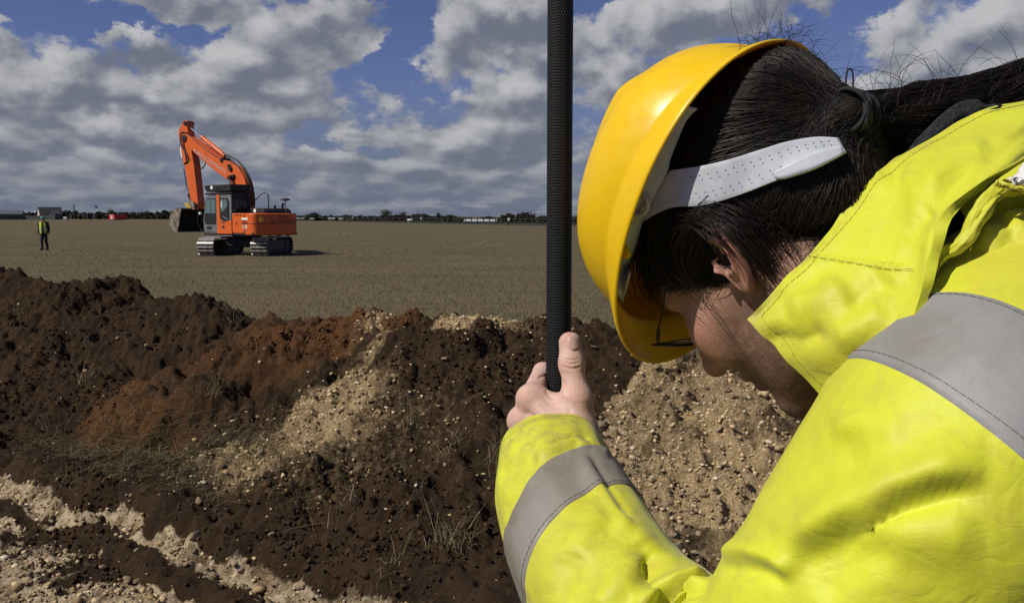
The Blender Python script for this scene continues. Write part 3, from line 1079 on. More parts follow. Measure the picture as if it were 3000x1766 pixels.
for a in [
    ('leafy_tree', 'round', 922, 622, 330, 46, 'small dark tree just right of the excavator, above the white caravans'),
    ('leafy_tree', 'round', 1014, 628, 320, 34, 'low rounded dark tree right of the caravan row'),
    ('bare_tree', 'bare', 1131, 613, 270, 50, 'tall bare round-topped tree midway between excavator and pole'),
    ('bare_tree', 'bare', 1182, 618, 262, 28, 'narrower bare tree at the right shoulder of the tall bare tree'),
    ('leafy_tree', 'round', 1170, 628, 268, 70, 'dark bush below the two tall bare trees'),
    ('bare_tree', 'bare', 1229, 627, 240, 26, 'small bare tree standing alone right of the two tall ones'),
    ('leafy_tree', 'round', 1262, 634, 235, 30, 'little pointed dark tree left of the slim bare tree'),
    ('bare_tree', 'slim', 1285, 622, 232, 20, 'slim bare upright tree among the dark bushes'),
    ('leafy_tree', 'round', 1318, 628, 225, 52, 'broad dark tree right of the slim bare tree'),
    ('leafy_tree', 'olive', 1362, 632, 222, 54, 'olive-green tree left of the low white shed'),
    ('leafy_tree', 'round', 1430, 632, 215, 46, 'dark tree with a small peak above the low white shed'),
    ('evergreen_tree', 'round', 1490, 623, 180, 52, 'dense evergreen with two lobes, left of the tallest evergreen'),
    ('evergreen_tree', 'round', 1540, 620, 176, 60, 'tallest dense evergreen left of the black pole'),
    ('evergreen_tree', 'round', 1592, 630, 172, 56, 'dense evergreen partly hidden by the black pole'),
    ('leafy_tree', 'round', 1692, 630, 168, 44, 'dark tree between the black pole and the helmet'),
    ('leafy_tree', 'round', 187, 617, 430, 15, 'small dark tree beside the steep-roofed house'),
    ('bare_tree', 'bare', 325, 612, 470, 26, 'bare tree rising behind the red container'),
    ('bare_tree', 'bare', 430, 616, 470, 24, 'bare tree in the hedge between red container and excavator'),
    ('leafy_tree', 'round', 270, 623, 470, 30, 'dark bush under the blue flag'),
    ('leafy_tree', 'round', 475, 622, 470, 30, 'dark bush just left of the excavator bucket'),
]:
    tree(*a)

# hedge line that reads as one mass
rh = np.random.default_rng(5)
HV, HF_, HRN = [], [], []


def hedge(px0, px1, Y0, Y1, n, top, vary, seed):
    r = np.random.default_rng(seed)
    f = r.random(n); px = px0 + (px1 - px0) * f; Yv = Y0 + (Y1 - Y0) * f + r.normal(size=n) * 2.5
    prof = top - vary * (np.abs(fbm2(px * .045, 0 * px + seed, 4, .6, 2.0, seed)) * 1.6)
    hh = CAM_H + (633 - prof) / FPX * Yv
    z = r.random(n) ** .7 * hh
    C = np.stack([(px - 1500) / FPX * Yv, Yv, z], -1)
    a = r.normal(size=(n, 3)); a /= np.linalg.norm(a, axis=1, keepdims=True); b = np.cross(a, r.normal(size=(n, 3))); b /= np.linalg.norm(b, axis=1, keepdims=True)
    s = r.uniform(.25, .7, (n, 1)) * (Yv / 330)[:, None]
    return np.stack([C + a * s, C + b * s * .7, C - a * s, C - b * s * .7], 1).reshape(-1, 3), r.random(n)


parts = [hedge(-120, 560, 490, 470, 6500, 627, 9, 1), hedge(860, 1300, 350, 245, 6500, 636, 7, 2), hedge(1280, 1800, 245, 178, 5500, 645, 7, 3), hedge(1790, 3500, 178, 150, 8000, 640, 12, 4), hedge(-900, -110, 520, 490, 3000, 627, 9, 5)]
V = np.concatenate([p[0] for p in parts]); R_ = np.concatenate([p[1] for p in parts])
me = make_mesh('hedgerow', V, np.arange(len(V)).reshape(-1, 4), M_LEAF_DARK); set_attr(me, 'rnd', np.repeat(R_, 4))
tag(link('hedgerow', me), 'dark hedge and scrub along the horizon', 'hedge', kind='stuff')

# verge and post-and-rail fence at the right
M_VERGE = noisy('green_verge', (.050, .056, .026), (.036, .042, .022), .5, .95)
vg = [ground_at(1000, 262, -.016), ground_at(1800, 138, -.016), ground_at(1830, 176, -.016), ground_at(1030, 330, -.016)]
tag(obj('grass_verge', vg, [(0, 1, 2, 3)], M_VERGE), 'strip of green verge before the far fence', kind='structure')
M_POST = noisy('weathered_timber', (.050, .044, .036), (.030, .027, .023), 4, .9)
fence = empty('field_fence', tuple(ground_at(1400, 200, -.02)))
tag(fence, 'dark post and rail fence along the right edge of the field', 'fence')
pm = MB(); pm.box((0, 0, .75), (.20, .20, 1.5)); post_me = make_mesh('post', pm.V, pm.F, M_POST)
fpos = []
for k in range(44):
    f = k / 43; px = 1010 + (1770 - 1010) * f; Yp = 1 / ((1 - f) / 258 + f / 142)
    fpos.append(ground_at(px, Yp, -.02))
for p in fpos:
    o = link('post', post_me, fence); o.location = tuple(p - np.array(fence.location))
for z in (.55, 1.15):
    for k in range(43):
        rm = MB(); a = fpos[k] - np.array(fence.location); b = fpos[k + 1] - np.array(fence.location)
        rm.tube([a + (0, 0, z), b + (0, 0, z)], .06, 4)
        rm.build('rail', M_POST, fence)

# white caravans beyond the hedge
M_WHITE = noisy('white_panels', (.55, .55, .54), (.44, .44, .43), 1, .5)
M_DKGLASS = material('dark_glass', (.02, .025, .03), .12)


def caravan(px, py, Y, wpx, hpx, label, nwin):
    w = wpx / FPX * Y; h = hpx / FPX * Y; z0 = CAM_H - (py - 633) / FPX * Y
    g = ground_at(px, Y, -.02)
    r = empty('caravan', tuple(g)); tag(r, label, 'caravan', 'white caravans beyond the field')
    zb = max(z0 - h / 2 + .02, .3)
    mb = MB(); mb.box((0, 0, zb + h / 2), (w, 2.2, h), 0, .12); mb.build('body', M_WHITE, r)
    mb = MB(); mb.box((0, 0, zb + h + .02), (w * .98, 2.1, .1)); mb.build('roof', M_WHITE, r)
    for k in range(nwin):
        x = -w / 2 + w * (k + .5) / nwin
        mb = MB(); mb.box((x, -1.11, zb + h * .62), (w / nwin * .55, .04, h * .34)); mb.build('window', M_DKGLASS, r)
    for x in (-w * .2, w * .2):
        mb = MB(); mb.tube([(x, -.9, .30), (x, -1.1, .30)], .3, 10); mb.build('wheel', M_DKGLASS, r)


for a in [(873, 644, 330, 10, 6, 'first white caravan, touching the right edge of the excavator', 1), (889, 644, 330, 9, 6, 'second white caravan to the right of the excavator', 1), (916, 645, 325, 13, 5, 'white caravan in the middle of the row', 2),
          (969, 644, 315, 9, 7, 'tall white caravan in the right half of the row', 1), (980, 644, 314, 7, 7, 'white caravan close beside the tall one', 1), (1001, 645, 310, 15, 6, 'wide white caravan at the right end of the row', 3)]:
    caravan(*a)

# low white shed and small markers at the right
def shed(name, px, Y, wpx, top, bottom, depth, mat_w, mat_r, label, cat, ridge=.5, rz=0.0, front=True):
    w = wpx / FPX * Y; h = (bottom - top) / FPX * Y; z0 = CAM_H - (bottom - 633) / FPX * Y
    z0 = max(z0, -.02)
    g = ground_at(px, Y, -.02)
    r = empty(name, tuple(g), rz); tag(r, label, cat)
    eave = h * (1 - ridge)
    mb = MB(); mb.box((0, 0, (z0 + eave) / 2 + .0), (w, depth, z0 + eave)); mb.build('wall', mat_w, r)
    e = eave + z0; top_z = z0 + h
    rf = MB(); ov = .25
    rf.prism([(-depth / 2 - ov, e - .05), (0, top_z), (depth / 2 + ov, e - .05), (depth / 2 + ov, e + .12), (0, top_z + .18), (-depth / 2 - ov, e + .12)], -w / 2 - ov, w / 2 + ov, 'x')
    rf.build('roof', mat_r, r)
    gb = MB()
    for s in (-1, 1):
        gb.prism([(-depth / 2, e), (0, top_z), (depth / 2, e)], s * w / 2 - .06, s * w / 2 + .06, 'x')
    gb.build('gable', mat_w, r)
    return r, w, e


M_GREYW = noisy('grey_green_cladding', (.085, .095, .092), (.060, .068, .066), .6, .7)
M_DKROOF = noisy('dark_roof_tiles', (.028, .026, .027), (.016, .015, .016), 1.5, .8)
M_GREYR = noisy('grey_sheet_roof', (.10, .11, .12), (.075, .082, .09), .6, .6)
M_CREAM = noisy('white_render', (.66, .64, .58), (.55, .53, .48), .6, .8)
sh, w_, e_ = shed('low_shed', 1408, 205, 88, 645, 656, 6.0, M_WHITE, M_WHITE, 'long low white shed right of the olive-green tree', 'shed', .35)
for k in range(5):
    mb = MB(); mb.box((-w_ / 2 + w_ * (k + .5) / 5, -3.02, e_ * .55), (w_ / 8, .05, e_ * .4)); mb.build('window', M_DKGLASS, sh)
sh, w_, e_ = shed('small_hut', 1202, 245, 10, 643, 651, 3.0, M_CREAM, M_CREAM, 'small pale hut in the hedge below the bare trees', 'hut', .3)
mb = MB(); mb.box((0, -1.52, e_ * .45), (w_ * .3, .05, e_ * .8)); mb.build('door', M_DKGLASS, sh)
# left: barn, house, shed
bn, w_, e_ = shed('barn', 20, 430, 84, 617, 643, 12.0, M_GREYW, M_GREYR, 'low grey-green barn at the left edge of the picture', 'barn', .42, rad(24))
mb = MB(); mb.box((2.0, -6.04, e_ * .45), (2.4, .08, e_ * .8)); mb.build('door', M_DKGLASS, bn)
mb = MB(); mb.box((4.6, -6.04, e_ * .35), (1.6, .08, e_ * .5)); mb.build('door', M_DKGLASS, bn)
hs, w_, e_ = shed('house', 147, 460, 58, 608, 640, 9.0, M_CREAM, M_DKROOF, 'house with steep dark roof and white gable', 'house', .78, rad(36))
for (x, z, w2, h2) in ((-2.5, 1.4, 1.2, 1.2), (.8, 1.4, 1.2, 1.2), (3.4, 1.2, 1.0, 2.0)):
    mb = MB(); mb.box((x, -4.54, z), (w2, .08, h2)); mb.build('window', M_DKGLASS, hs)
mb = MB(); mb.box((-w_ / 2 - .08, .2, e_ + .9), (.08, .9, 1.2)); mb.build('window', M_DKGLASS, hs)
g2_, w_, e_ = shed('garden_shed', 160, 440, 40, 619, 641, 4.0, M_GREYW, M_GREYR, 'grey shed in front of the steep-roofed house', 'shed', .35, rad(90))
mb = MB(); mb.box((w_ / 2 + .07, 0, e_ * .42), (.08, 1.8, e_ * .75)); mb.build('door', M_DKGLASS, g2_)
fn = empty('panel_fence', tuple(ground_at(100, 428, -.02))); tag(fn, 'grey panel fence between the barn and the shed', 'fence')
for k in range(13):
    mb = MB(); mb.box(((k - 6) * 1.05, 0, .95), (1.02, .08, 1.9)); mb.build('panel', M_GREYW, fn)
    mb = MB(); mb.box(((k - 6.5) * 1.05, -.06, 1.0), (.1, .1, 2.05)); mb.build('post', M_POST, fn)

# lattice mast
mast = empty('lattice_mast', tuple(ground_at(218, 900, -.02))); tag(mast, 'thin lattice mast on the skyline', 'mast')
hm_ = CAM_H + (633 - 597) / FPX * 900
M_STEEL = material('galvanised_steel', (.16, .17, .18), .5, .6)
leg = MB()
for sx_, sy_ in ((-1, -1), (1, -1), (1, 1), (-1, 1)):
    leg = MB(); leg.tube([(sx_ * 1.3, sy_ * 1.3, 0), (sx_ * .35, sy_ * .35, hm_)], [.12, .08], 5); leg.build('leg', M_STEEL, mast)
br = MB()
for k in range(7):
    a = k / 7; b = (k + 1) / 7; ra = 1.3 - .95 * a; rb = 1.3 - .95 * b
    for (p, q) in (((-1, -1), (1, -1)), ((1, -1), (1, 1)), ((1, 1), (-1, 1)), ((-1, 1), (-1, -1))):
        br.tube([(p[0] * ra, p[1] * ra, a * hm_), (q[0] * rb, q[1] * rb, b * hm_)], .06, 4)
        br.tube([(q[0] * ra, q[1] * ra, a * hm_), (p[0] * rb, p[1] * rb, b * hm_)], .06, 4)
br.build('bracing', M_STEEL, mast)

# flag
flag = empty('flag_pole', tuple(ground_at(278, 400, -.02))); tag(flag, 'pale pole flying a small dark blue flag', 'flag')
hf_ = CAM_H + (633 - 602) / FPX * 400
fm = MB(); fm.tube([(0, 0, 0), (0, 0, hf_)], [.05, .035], 8); fm.build('pole', material('pale_pole', (.45, .46, .47), .5), flag)
fv = []
for i in range(13):
    for j in range(7):
        a, b = i / 12, j / 6
        fv.append((a * 1.35, .12 * math.sin(a * 7 + b), hf_ - .05 - b * .85 - a * .35 + .05 * math.sin(a * 9)))
fo2 = obj('cloth', fv, grid_faces(13, 7), material('blue_flag_cloth', (.020, .035, .085), .8), flag, True)
m = fo2.modifiers.new('thick', 'SOLIDIFY'); m.thickness = .01

# white tank, posts with netting, red container
tk = empty('water_tank', tuple(ground_at(192, 395, -.02))); tag(tk, 'white cube water tank on the left skyline', 'tank')
mb = MB(); mb.box((0, 0, .82), (1.3, 1.1, 1.2), 0, .12); mb.build('tank', M_WHITE, tk)
mb = MB(); mb.box((0, 0, .1), (1.35, 1.15, .2)); mb.build('pallet', M_POST, tk)
mb = MB(); mb.tube([(0, 0, 1.4), (0, 0, 1.5)], .2, 10); mb.build('lid', M_DKGLASS, tk)
for k, (px, top) in enumerate(((208, 625), (229, 623), (246, 622), (255, 623), (275, 624), (418, 611))):
    lab = ['slim pale post between white tank and lattice mast', 'slim pale post right of the lattice mast', 'left one of a close pair of pale posts before the flag', 'right one of a close pair of pale posts before the flag', 'pale braced post under the blue flag', 'tall thin dark pole between red container and excavator'][k]
    Yp = 405; h = CAM_H + (633 - top) / FPX * Yp
    g = empty('post', tuple(ground_at(px, Yp, -.02))); g.name = 'slim_post'
    tag(g, lab, 'post', 'slim posts along the left skyline')
    mb = MB(); mb.tube([(0, 0, 0), (0, 0, h)], .06, 6); mb.build('shaft', material('post_paint', (.30, .31, .32), .6) if k < 5 else M_POST, g)
    mb = MB(); mb.box((0, 0, h + .04), (.18, .18, .08)); mb.build('cap', M_STEEL, g)
    if k == 4:
        mb = MB(); mb.tube([(0, 0, h * .8), (-1.4, 0, .05)], .05, 5); mb.build('brace', M_STEEL, g)
rc = empty('red_container', tuple(ground_at(345, 400, -.02)), rad(56))
tag(rc, 'red boxy container with white disc and white top panel', 'container')
M_RED = noisy('red_paint', (.55, .035, .02), (.45, .028, .018), .8, .45)
mb = MB(); mb.box((0, 0, 1.30), (5.8, 4.4, 2.1), 0, .05); mb.build('body', M_RED, rc)
for s in (-1, 1):
    for s2 in (-1, 1):
        mb = MB(); mb.box((s * 2.87, s2 * 2.15, 1.30), (.16, .16, 2.2)); mb.build('corner_post', M_RED, rc)
mb = MB(); mb.box((-2.93, 0, 2.12), (.06, 2.4, .34)); mb.build('white_panel', M_WHITE, rc)
mb = MB(); mb.tube([(-2.90, -.2, .95), (-3.00, -.2, .95)], .80, 24); mb.build('white_disc', M_WHITE, rc)
mb = MB(); mb.box((0, 0, .12), (5.6, 4.2, .24)); mb.build('skid', M_DKGLASS, rc)
# small marker boards standing along the field edge
for (px, Yp, lab) in ((1033, 300, 'tiny white marker board at the left end of the far fence'), (1234, 215, 'tiny white marker board with red top below the bare trees'), (1490, 165, 'tiny white marker board below the evergreens')):
    g = empty('marker_board', tuple(ground_at(px, Yp, -.02))); tag(g, lab, 'marker', 'white marker boards at the field edge')
    mb = MB(); mb.tube([(0, 0, 0), (0, 0, 1.1)], .04, 5); mb.build('stake', M_POST, g)
    mb = MB(); mb.box((0, -.05, 1.15), (.42, .04, .55)); mb.build('board', M_WHITE, g)
# litter of white pebbles and scraps out in the field
for k, (px, py, s) in enumerate(((1397, 714, .07), (1403, 716, .08), (1411, 717, .10), (1099, 678, .12), (995, 684, .12), (1009, 685, .10))):
    Yp = CAM_H * FPX / (py - 633)
    g = ground_at(px, Yp, -.02)
    o = link('field_stone', stone_v[k % 7]); o.location = tuple(g + (0, 0, s * .4)); o.scale = (s * 1.3, s, s * .8)
    tag(o, ['pale stone, left one of three out in the open field', 'pale stone, middle one of three out in the open field', 'pale stone, right one of three out in the open field', 'lone pale stone far out in the field below the bare tree', 'pale stone, left one of a pair far right of the excavator', 'pale stone, right one of a pair far right of the excavator'][k], 'stone', 'pale stones out in the field')

# ------------------------------------------------------------------ excavator
EXY = 40.2
EXO = ground_at(724, EXY, -.02)
ex = empty('excavator', tuple(EXO))
tag(ex, 'orange tracked excavator with raised boom standing in the field', 'excavator')
A_UP = rad(144.5)
A_LO = rad(84.5)


def rotz(V, a):
    V = np.asarray(V, float); c, s = math.cos(a), math.sin(a)
    return np.stack([V[:, 0] * c - V[:, 1] * s, V[:, 0] * s + V[:, 1] * c, V[:, 2]], -1)


def exb(mb, name, mat, parent=None, a=A_UP, smooth=False, bev=0.0):
    o = obj(name, rotz(mb.V, a), mb.F, mat, parent or ex, smooth)
    if bev > 0:
        bevel(o, bev)
    return o


M_ORANGE = material('orange_machine_paint', (.62, .105, .012), .38, 0, .5)
t = NT(M_ORANGE); v = t.coords('Object')
c = t.mix(t.ramp(t.noise(v, 2.2, 5, .65), .42, .75, 0, .5), (.64, .112, .013), (.50, .085, .014))
c = t.mix(t.ramp(t.noise(v, 9, 6, .7), .52, .76, 0, .7), c, (.22, .10, .045))
t.color(c); t.rough(t.ramp(t.noise(v, 6, 4), .3, .7, .30, .6))
M_EGREY = noisy('grey_cab_paint', (.16, .165, .175), (.12, .125, .13), 3, .5)
M_EBLK = noisy('black_machine_paint', (.010, .010, .011), (.022, .021, .020), 3, .55)
M_ESTEEL = material('worn_track_steel', (.34, .32, .29), .42, .55)
t = NT(M_ESTEEL); v = t.coords('Object')
t.color(t.mix(t.ramp(t.noise(v, 5, 5, .65), .45, .72), (.46, .44, .41), (.12, .09, .06)))
M_ERUST = noisy('rusty_track_plate', (.035, .028, .022), (.07, .055, .042), 6, .8)
M_CHROME = material('chrome_rod', (.85, .86, .88), .12, 1.0)
M_EGLASS = material('tinted_glass', (.10, .16, .16), .06, 0, .6)
M_BUCK = noisy('muddy_bucket_steel', (.30, .26, .21), (.11, .075, .045), 4, .6, metal=.2)
M_BUCKIN = noisy('dark_bucket_inside', (.020, .018, .016), (.035, .030, .025), 3, .7)
M_EWHITE = material('white_decal', (.78, .78, .76), .5)
M_EDECAL = material('dark_decal', (.03, .025, .04), .6)
M_EYEL = material('yellow_decal', (.60, .42, .02), .5)
M_HOSE = material('black_hose', (.012, .012, .013), .5)

# undercarriage
TL, TH, TW_, GA = 3.35, .78, .74, 1.20
R0 = TH / 2
flat = TL - TH
per = 2 * flat + math.pi * TH
NSH = 44


def track_pt(s):
    s = s % per
    if s < flat: return (-flat / 2 + s, TH, 0.0)
    s -= flat
    if s < math.pi * R0:
        a = s / R0; return (flat / 2 + R0 * math.sin(a), R0 + R0 * math.cos(a), -a)
    s -= math.pi * R0
    if s < flat: return (flat / 2 - s, 0.0, -math.pi)
    s -= flat
    a = s / R0
    return (-flat / 2 - R0 * math.sin(a), R0 - R0 * math.cos(a), -math.pi - a)


shoe = MB()
shoe.box((0, 0, -.020), (per / NSH * .90, TW_, .03))
n_pl = len(shoe.F)
shoe.prism([(-.048, -.006), (.048, -.006), (.036, .040), (-.036, .040)], -TW_ / 2 + .004, TW_ / 2 - .004)
shoe_me = make_mesh('track_shoe', shoe.V, shoe.F, [M_ERUST, M_ESTEEL])
shoe_me.polygons.foreach_set('material_index', np.array([0] * n_pl + [1] * (len(shoe.F) - n_pl), dtype=np.int32))
for s in (1, -1):
    fr = MB()
    pts = []
    for k in range(28):
        x, z, _ = track_pt(per * k / 28)
        pts.append((x * .93, R0 + (z - R0) * .72))
    fr.prism(pts, s * GA - .23, s * GA + .23)
    tr = exb(fr, 'track', M_EBLK, a=A_LO)
    tag(tr, 'steel crawler track on the %s side' % ('far left' if s > 0 else 'near right'))
    for k in range(NSH):
        x, z, an = track_pt(per * (k + .5) / NSH)
        o = link('track_shoe', shoe_me, tr)
        p = rotz(np.array([[x, s * GA, z + .0]]), A_LO)[0]
        o.location = tuple(p); o.rotation_euler = (0, -an, A_LO)
    for (x, r) in ((-flat / 2, .30), (flat / 2, .30)):
        wm = MB(); wm.tube([(x, s * GA - .26, R0), (x, s * GA + .26, R0)], r, 18); exb(wm, 'idler_wheel', M_EBLK, tr, A_LO)
    for k in range(6):
        wm = MB(); x = -flat / 2 + .32 + k * (flat - .64) / 5; wm.tube([(x, s * GA - .255, .16), (x, s * GA + .255, .16)], .11, 12); exb(wm, 'roller', M_EBLK, tr, A_LO)
cf = MB(); cf.box((0, 0, .55), (1.5, 1.9, .32), 0, .05); cf.box((.35, 0, .48), (.35, 2.2, .26)); cf.box((-.35, 0, .48), (.35, 2.2, .26))
exb(cf, 'centre_frame', M_EBLK, a=A_LO)
sl = MB(); sl.tube([(0, 0, .65), (0, 0, .95)], .62, 28); exb(sl, 'slew_ring', M_EBLK, a=A_LO)

# upper structure (x forward, y left)
dk = MB(); dk.box((-.30, 0, .97), (3.4, 2.44, .14)); exb(dk, 'deck', M_EBLK, bev=.02)
# counterweight: rounded tail, drawn in plan
def plan(x0, x1, hw, rc, n=7):
    pts = []
    for (cx_, cy_, a0) in ((x0 + rc, -hw + rc, math.pi), (x0 + rc, hw - rc, math.pi / 2)):
        q = [(cx_ + rc * math.cos(a0 + (math.pi / 2) * k / (n - 1)), cy_ + rc * math.sin(a0 + (math.pi / 2) * k / (n - 1))) for k in range(n)]
        pts.append(q)
    a = pts[0]; b = pts[1][::-1]
    # counter-clockwise: front right, front left, rear left, rear right
    return [(x1, -hw), (x1, hw)] + b[::1] + a[::1]


def plan2(x0, x1, hw, rc, bow=.12):
    L = [(x1, hw), ]
    for k in range(7):
        a = math.pi / 2 + math.pi / 2 * k / 6
        L.append((x0 + rc + rc * math.cos(a), hw - rc + rc * math.sin(a)))
    for k in range(1, 8):
        y = (hw - rc) - 2 * (hw - rc) * k / 8
        L.append((x0 - bow * (1 - (y / hw) ** 2), y))
    for k in range(7):
        a = math.pi + math.pi / 2 * k / 6
        L.append((x0 + rc + rc * math.cos(a), -hw + rc + rc * math.sin(a)))
    L.append((x1, -hw))
    return L


cw = MB(); cw.prism(plan2(-2.12, -1.45, 1.235, .28), .92, 1.86, 'z')
cwo = exb(cw, 'counterweight', M_ORANGE, bev=.05); shade_auto(cwo, 35)
gr = MB(); gr.prism(plan2(-2.135, -1.50, 1.24, .28), 1.40, 1.415, 'z'); exb(gr, 'counterweight_groove', M_EBLK, cwo)
for k in range(4):
    bb_ = MB(); bb_.box((-1.9, -.75 + .5 * k, .90), (.12, .1, .06)); exb(bb_, 'bolt', M_EBLK, cwo)
# side panels
sp1 = MB(); sp1.box((-1.04, .86, 1.42), (.86, .75, .88)); spo = exb(sp1, 'side_panel', M_ORANGE, bev=.05)
vt = MB()
for k in range(6):
    vt.box((-1.30 + k * .09, 1.238, 1.79), (.045, .012, .07))
exb(vt, 'vent_louvre', M_EBLK, spo)
gap = MB(); gap.box((-.615, 1.20, 1.42), (.012, .09, .86)); exb(gap, 'panel_gap', M_EBLK, spo)
gap = MB(); gap.box((-1.468, 1.20, 1.42), (.012, .09, .86)); exb(gap, 'panel_gap', M_EBLK, spo)
kn = MB(); kn.box((-.92, 1.24, 1.42), (.05, .02, .09)); exb(kn, 'latch', M_EBLK, spo)
sp2 = MB(); sp2.box((-.30, -.80, 1.40), (2.35, .86, .82)); exb(sp2, 'far_side_panel', M_ORANGE, bev=.05)
hd = MB(); hd.prism([(-2.0, 1.84), (-1.9, 2.02), (-1.75, 2.08), (-.9, 2.08), (-.72, 1.98), (-.62, 1.80)], -.95, .55); hdo = exb(hd, 'engine_hood', M_EBLK, bev=.03)
hl_ = MB(); hl_.tube([(-1.35, .56, 1.97), (-1.35, .585, 1.97)], .085, 14); exb(hl_, 'reflector', M_EWHITE, hdo)
exm = MB(); exm.tube([(-1.6, -.75, 2.05), (-1.6, -.75, 2.25), (-1.68, -.75, 2.30)], .05, 10); exb(exm, 'exhaust_pipe', M_EBLK)

# cab
CX0, CX1, CY0, CY1 = -.60, 1.42, .22, 1.225
prof = [(CX0, .95), (CX1 - .10, .95), (CX1, 1.12), (CX1 + .02, 1.55), (CX1 - .16, 2.42), (CX1 - .30, 2.66), (CX0 + .06, 2.70), (CX0, 2.62)]
cb = MB(); cb.prism(prof, CY0, CY1)
cab = exb(cb, 'cab', M_EGREY, bev=.04); tag(cab, 'grey cab with orange rear pillar and dark glass')


def side_plate(pts, y0, y1, name, mat, parent, bev=0.0):
    m_ = MB(); m_.prism(pts, y0, y1); return exb(m_, name, mat, parent, bev=bev)


# left side: door with glass, orange pillar, rear quarter
side_plate([(.42, 1.03), (CX1 - .16, 1.03), (CX1 - .06, 1.18), (CX1 - .045, 1.56), (CX1 - .21, 2.38), (CX1 - .33, 2.56), (.42, 2.56)], CY1 + .002, CY1 + .020, 'door', M_EGREY, cab, .02)
side_plate([(.50, 1.86), (CX1 - .17, 1.86), (CX1 - .27, 2.34), (CX1 - .37, 2.48), (.50, 2.48)], CY1 + .021, CY1 + .027, 'window', M_EGLASS, cab)
side_plate([(.50, 1.40), (CX1 - .22, 1.40), (CX1 - .14, 1.50), (CX1 - .13, 1.60), (CX1 - .165, 1.82), (.50, 1.82)], CY1 + .021, CY1 + .027, 'window', M_EBLK, cab)
side_plate([(.46, 1.36), (CX1 - .20, 1.36), (CX1 - .10, 1.48), (CX1 - .09, 1.60), (CX1 - .23, 2.36), (CX1 - .35, 2.52), (.46, 2.52)], CY1 + .0201, CY1 + .0205, 'window_seal', M_EBLK, cab)
side_plate([(.83, 1.86), (.85, 1.86), (.85, 2.48), (.83, 2.48)], CY1 + .027, CY1 + .033, 'window_divider', M_EBLK, cab)
side_plate([(.80, 1.15), (1.12, 1.15), (1.16, 1.20), (1.12, 1.28), (.80, 1.28)], CY1 + .021, CY1 + .030, 'door_handle_recess', M_EBLK, cab)
side_plate([(.20, .97), (.40, .97), (.40, 2.68), (.20, 2.68)], CY1 + .002, CY1 + .028, 'orange_pillar', M_ORANGE, cab)
side_plate([(CX0 + .0, .97), (.19, .97), (.19, 1.62), (.10, 1.56), (CX0 + .0, 1.54)], CY1 + .002, CY1 + .026, 'orange_side', M_ORANGE, cab)
side_plate([(-.02, 1.50), (.13, 1.62), (.16, 1.70), (.16, 2.52), (-.36, 2.52), (-.42, 2.40), (-.42, 1.66), (-.36, 1.52)], CY1 + .0265, CY1 + .032, 'rear_quarter_window', M_EBLK, cab)
side_plate([(-.08, 1.95), (.10, 1.95), (.10, 2.46), (-.30, 2.46), (-.36, 2.20)], CY1 + .0325, CY1 + .036, 'window', M_EGLASS, cab)
side_plate([(.02, 2.10), (.08, 2.10), (.08, 2.38), (.02, 2.38)], CY1 + .037, CY1 + .039, 'sticker', M_EWHITE, cab)
side_plate([(-.36, 1.60), (-.34, 1.56), (-.02, 1.70), (-.02, 1.75)], CY1 + .0325, CY1 + .037, 'grab_bar', M_CHROME, cab)
side_plate([(-.12, 1.20), (.06, 1.20), (.06, 1.32), (-.12, 1.32)], CY1 + .027, CY1 + .029, 'sticker', M_EDECAL, cab)
side_plate([(-.16, 1.42), (.10, 1.42), (.10, 1.47), (-.16, 1.47)], CY1 + .027, CY1 + .029, 'sticker', M_EDECAL, cab)
rw = MB(); rw.prism([(CY0 + .03, 1.00), (CY1 - .03, 1.00), (CY1 - .03, 2.62), (CY0 + .03, 2.62)], CX0 - .02, CX0 - .001, 'x'); exb(rw, 'rear_wall', M_EBLK, cab)
gl2 = MB(); gl2.prism([(CY0 + .12, 1.95), (CY1 - .12, 1.95), (CY1 - .12, 2.48), (CY0 + .12, 2.48)], CX0 - .028, CX0 - .021, 'x'); exb(gl2, 'rear_window', M_DKGLASS, cab)
rs_ = MB(); rs_.prism([(CX0 - .10, 2.70), (CX1 - .22, 2.68), (CX1 - .20, 2.76), (CX0 - .10, 2.78)], CY0 - .03, CY1 + .03); exb(rs_, 'roof_edge', M_EBLK, cab)
rb = MB(); rb.prism([(CX0 - .02, 2.83), (CX1 - .34, 2.80), (CX1 - .20, 3.00), (CX1 - .22, 3.10), (CX0 - .02, 3.12)], CY0 - .03, CY1 + .04); rbo = exb(rb, 'roof_box', M_EBLK, bev=.03); tag(rbo, 'black box on the cab roof')
stk = MB(); stk.prism([(.62, 2.93), (.78, 2.93), (.78, 3.06), (.62, 3.06)], CY1 + .042, CY1 + .046); exb(stk, 'sticker', M_EWHITE, rbo)
# mirror, wiper rail and lamp
mi = MB(); mi.tube([(CX1 - .12, CY1 + .02, 2.60), (CX1 + .22, CY1 + .12, 2.30), (CX1 + .26, CY1 + .12, 1.4), (CX1 + .12, CY1 + .04, 1.10), (CX1 - .02, CY1 + .02, 1.12)], .018, 6); exb(mi, 'front_rail', M_EBLK, cab, smooth=True)
ml = MB(); ml.box((CX1 + .10, CY1 + .08, 1.86), (.12, .10, .10), 0, .02); exb(ml, 'lamp', M_EWHITE, cab)
hr = MB(); hr.tube(bez([(-.66, .30, 2.10), (-.95, .20, 2.45), (-1.30, .10, 2.72), (-1.55, .05, 2.72), (-1.62, .05, 2.60), (-1.64, .05, 2.05)], 26), .024, 8); exb(hr, 'handrail', M_EBLK, smooth=True)
ant = MB()
ant.tube([(-1.95, -.62, 1.86), (-1.95, -.62, 2.45)], .018, 6)
for d_ in ((.14, .1), (-.14, .1), (0, -.16)):
    ant.tube([(-1.95, -.62, 2.12), (-1.95 + d_[0], -.62 + d_[1], 1.86)], .016, 5)
ao = exb(ant, 'antenna_mast', M_EBLK)
dsc = MB()
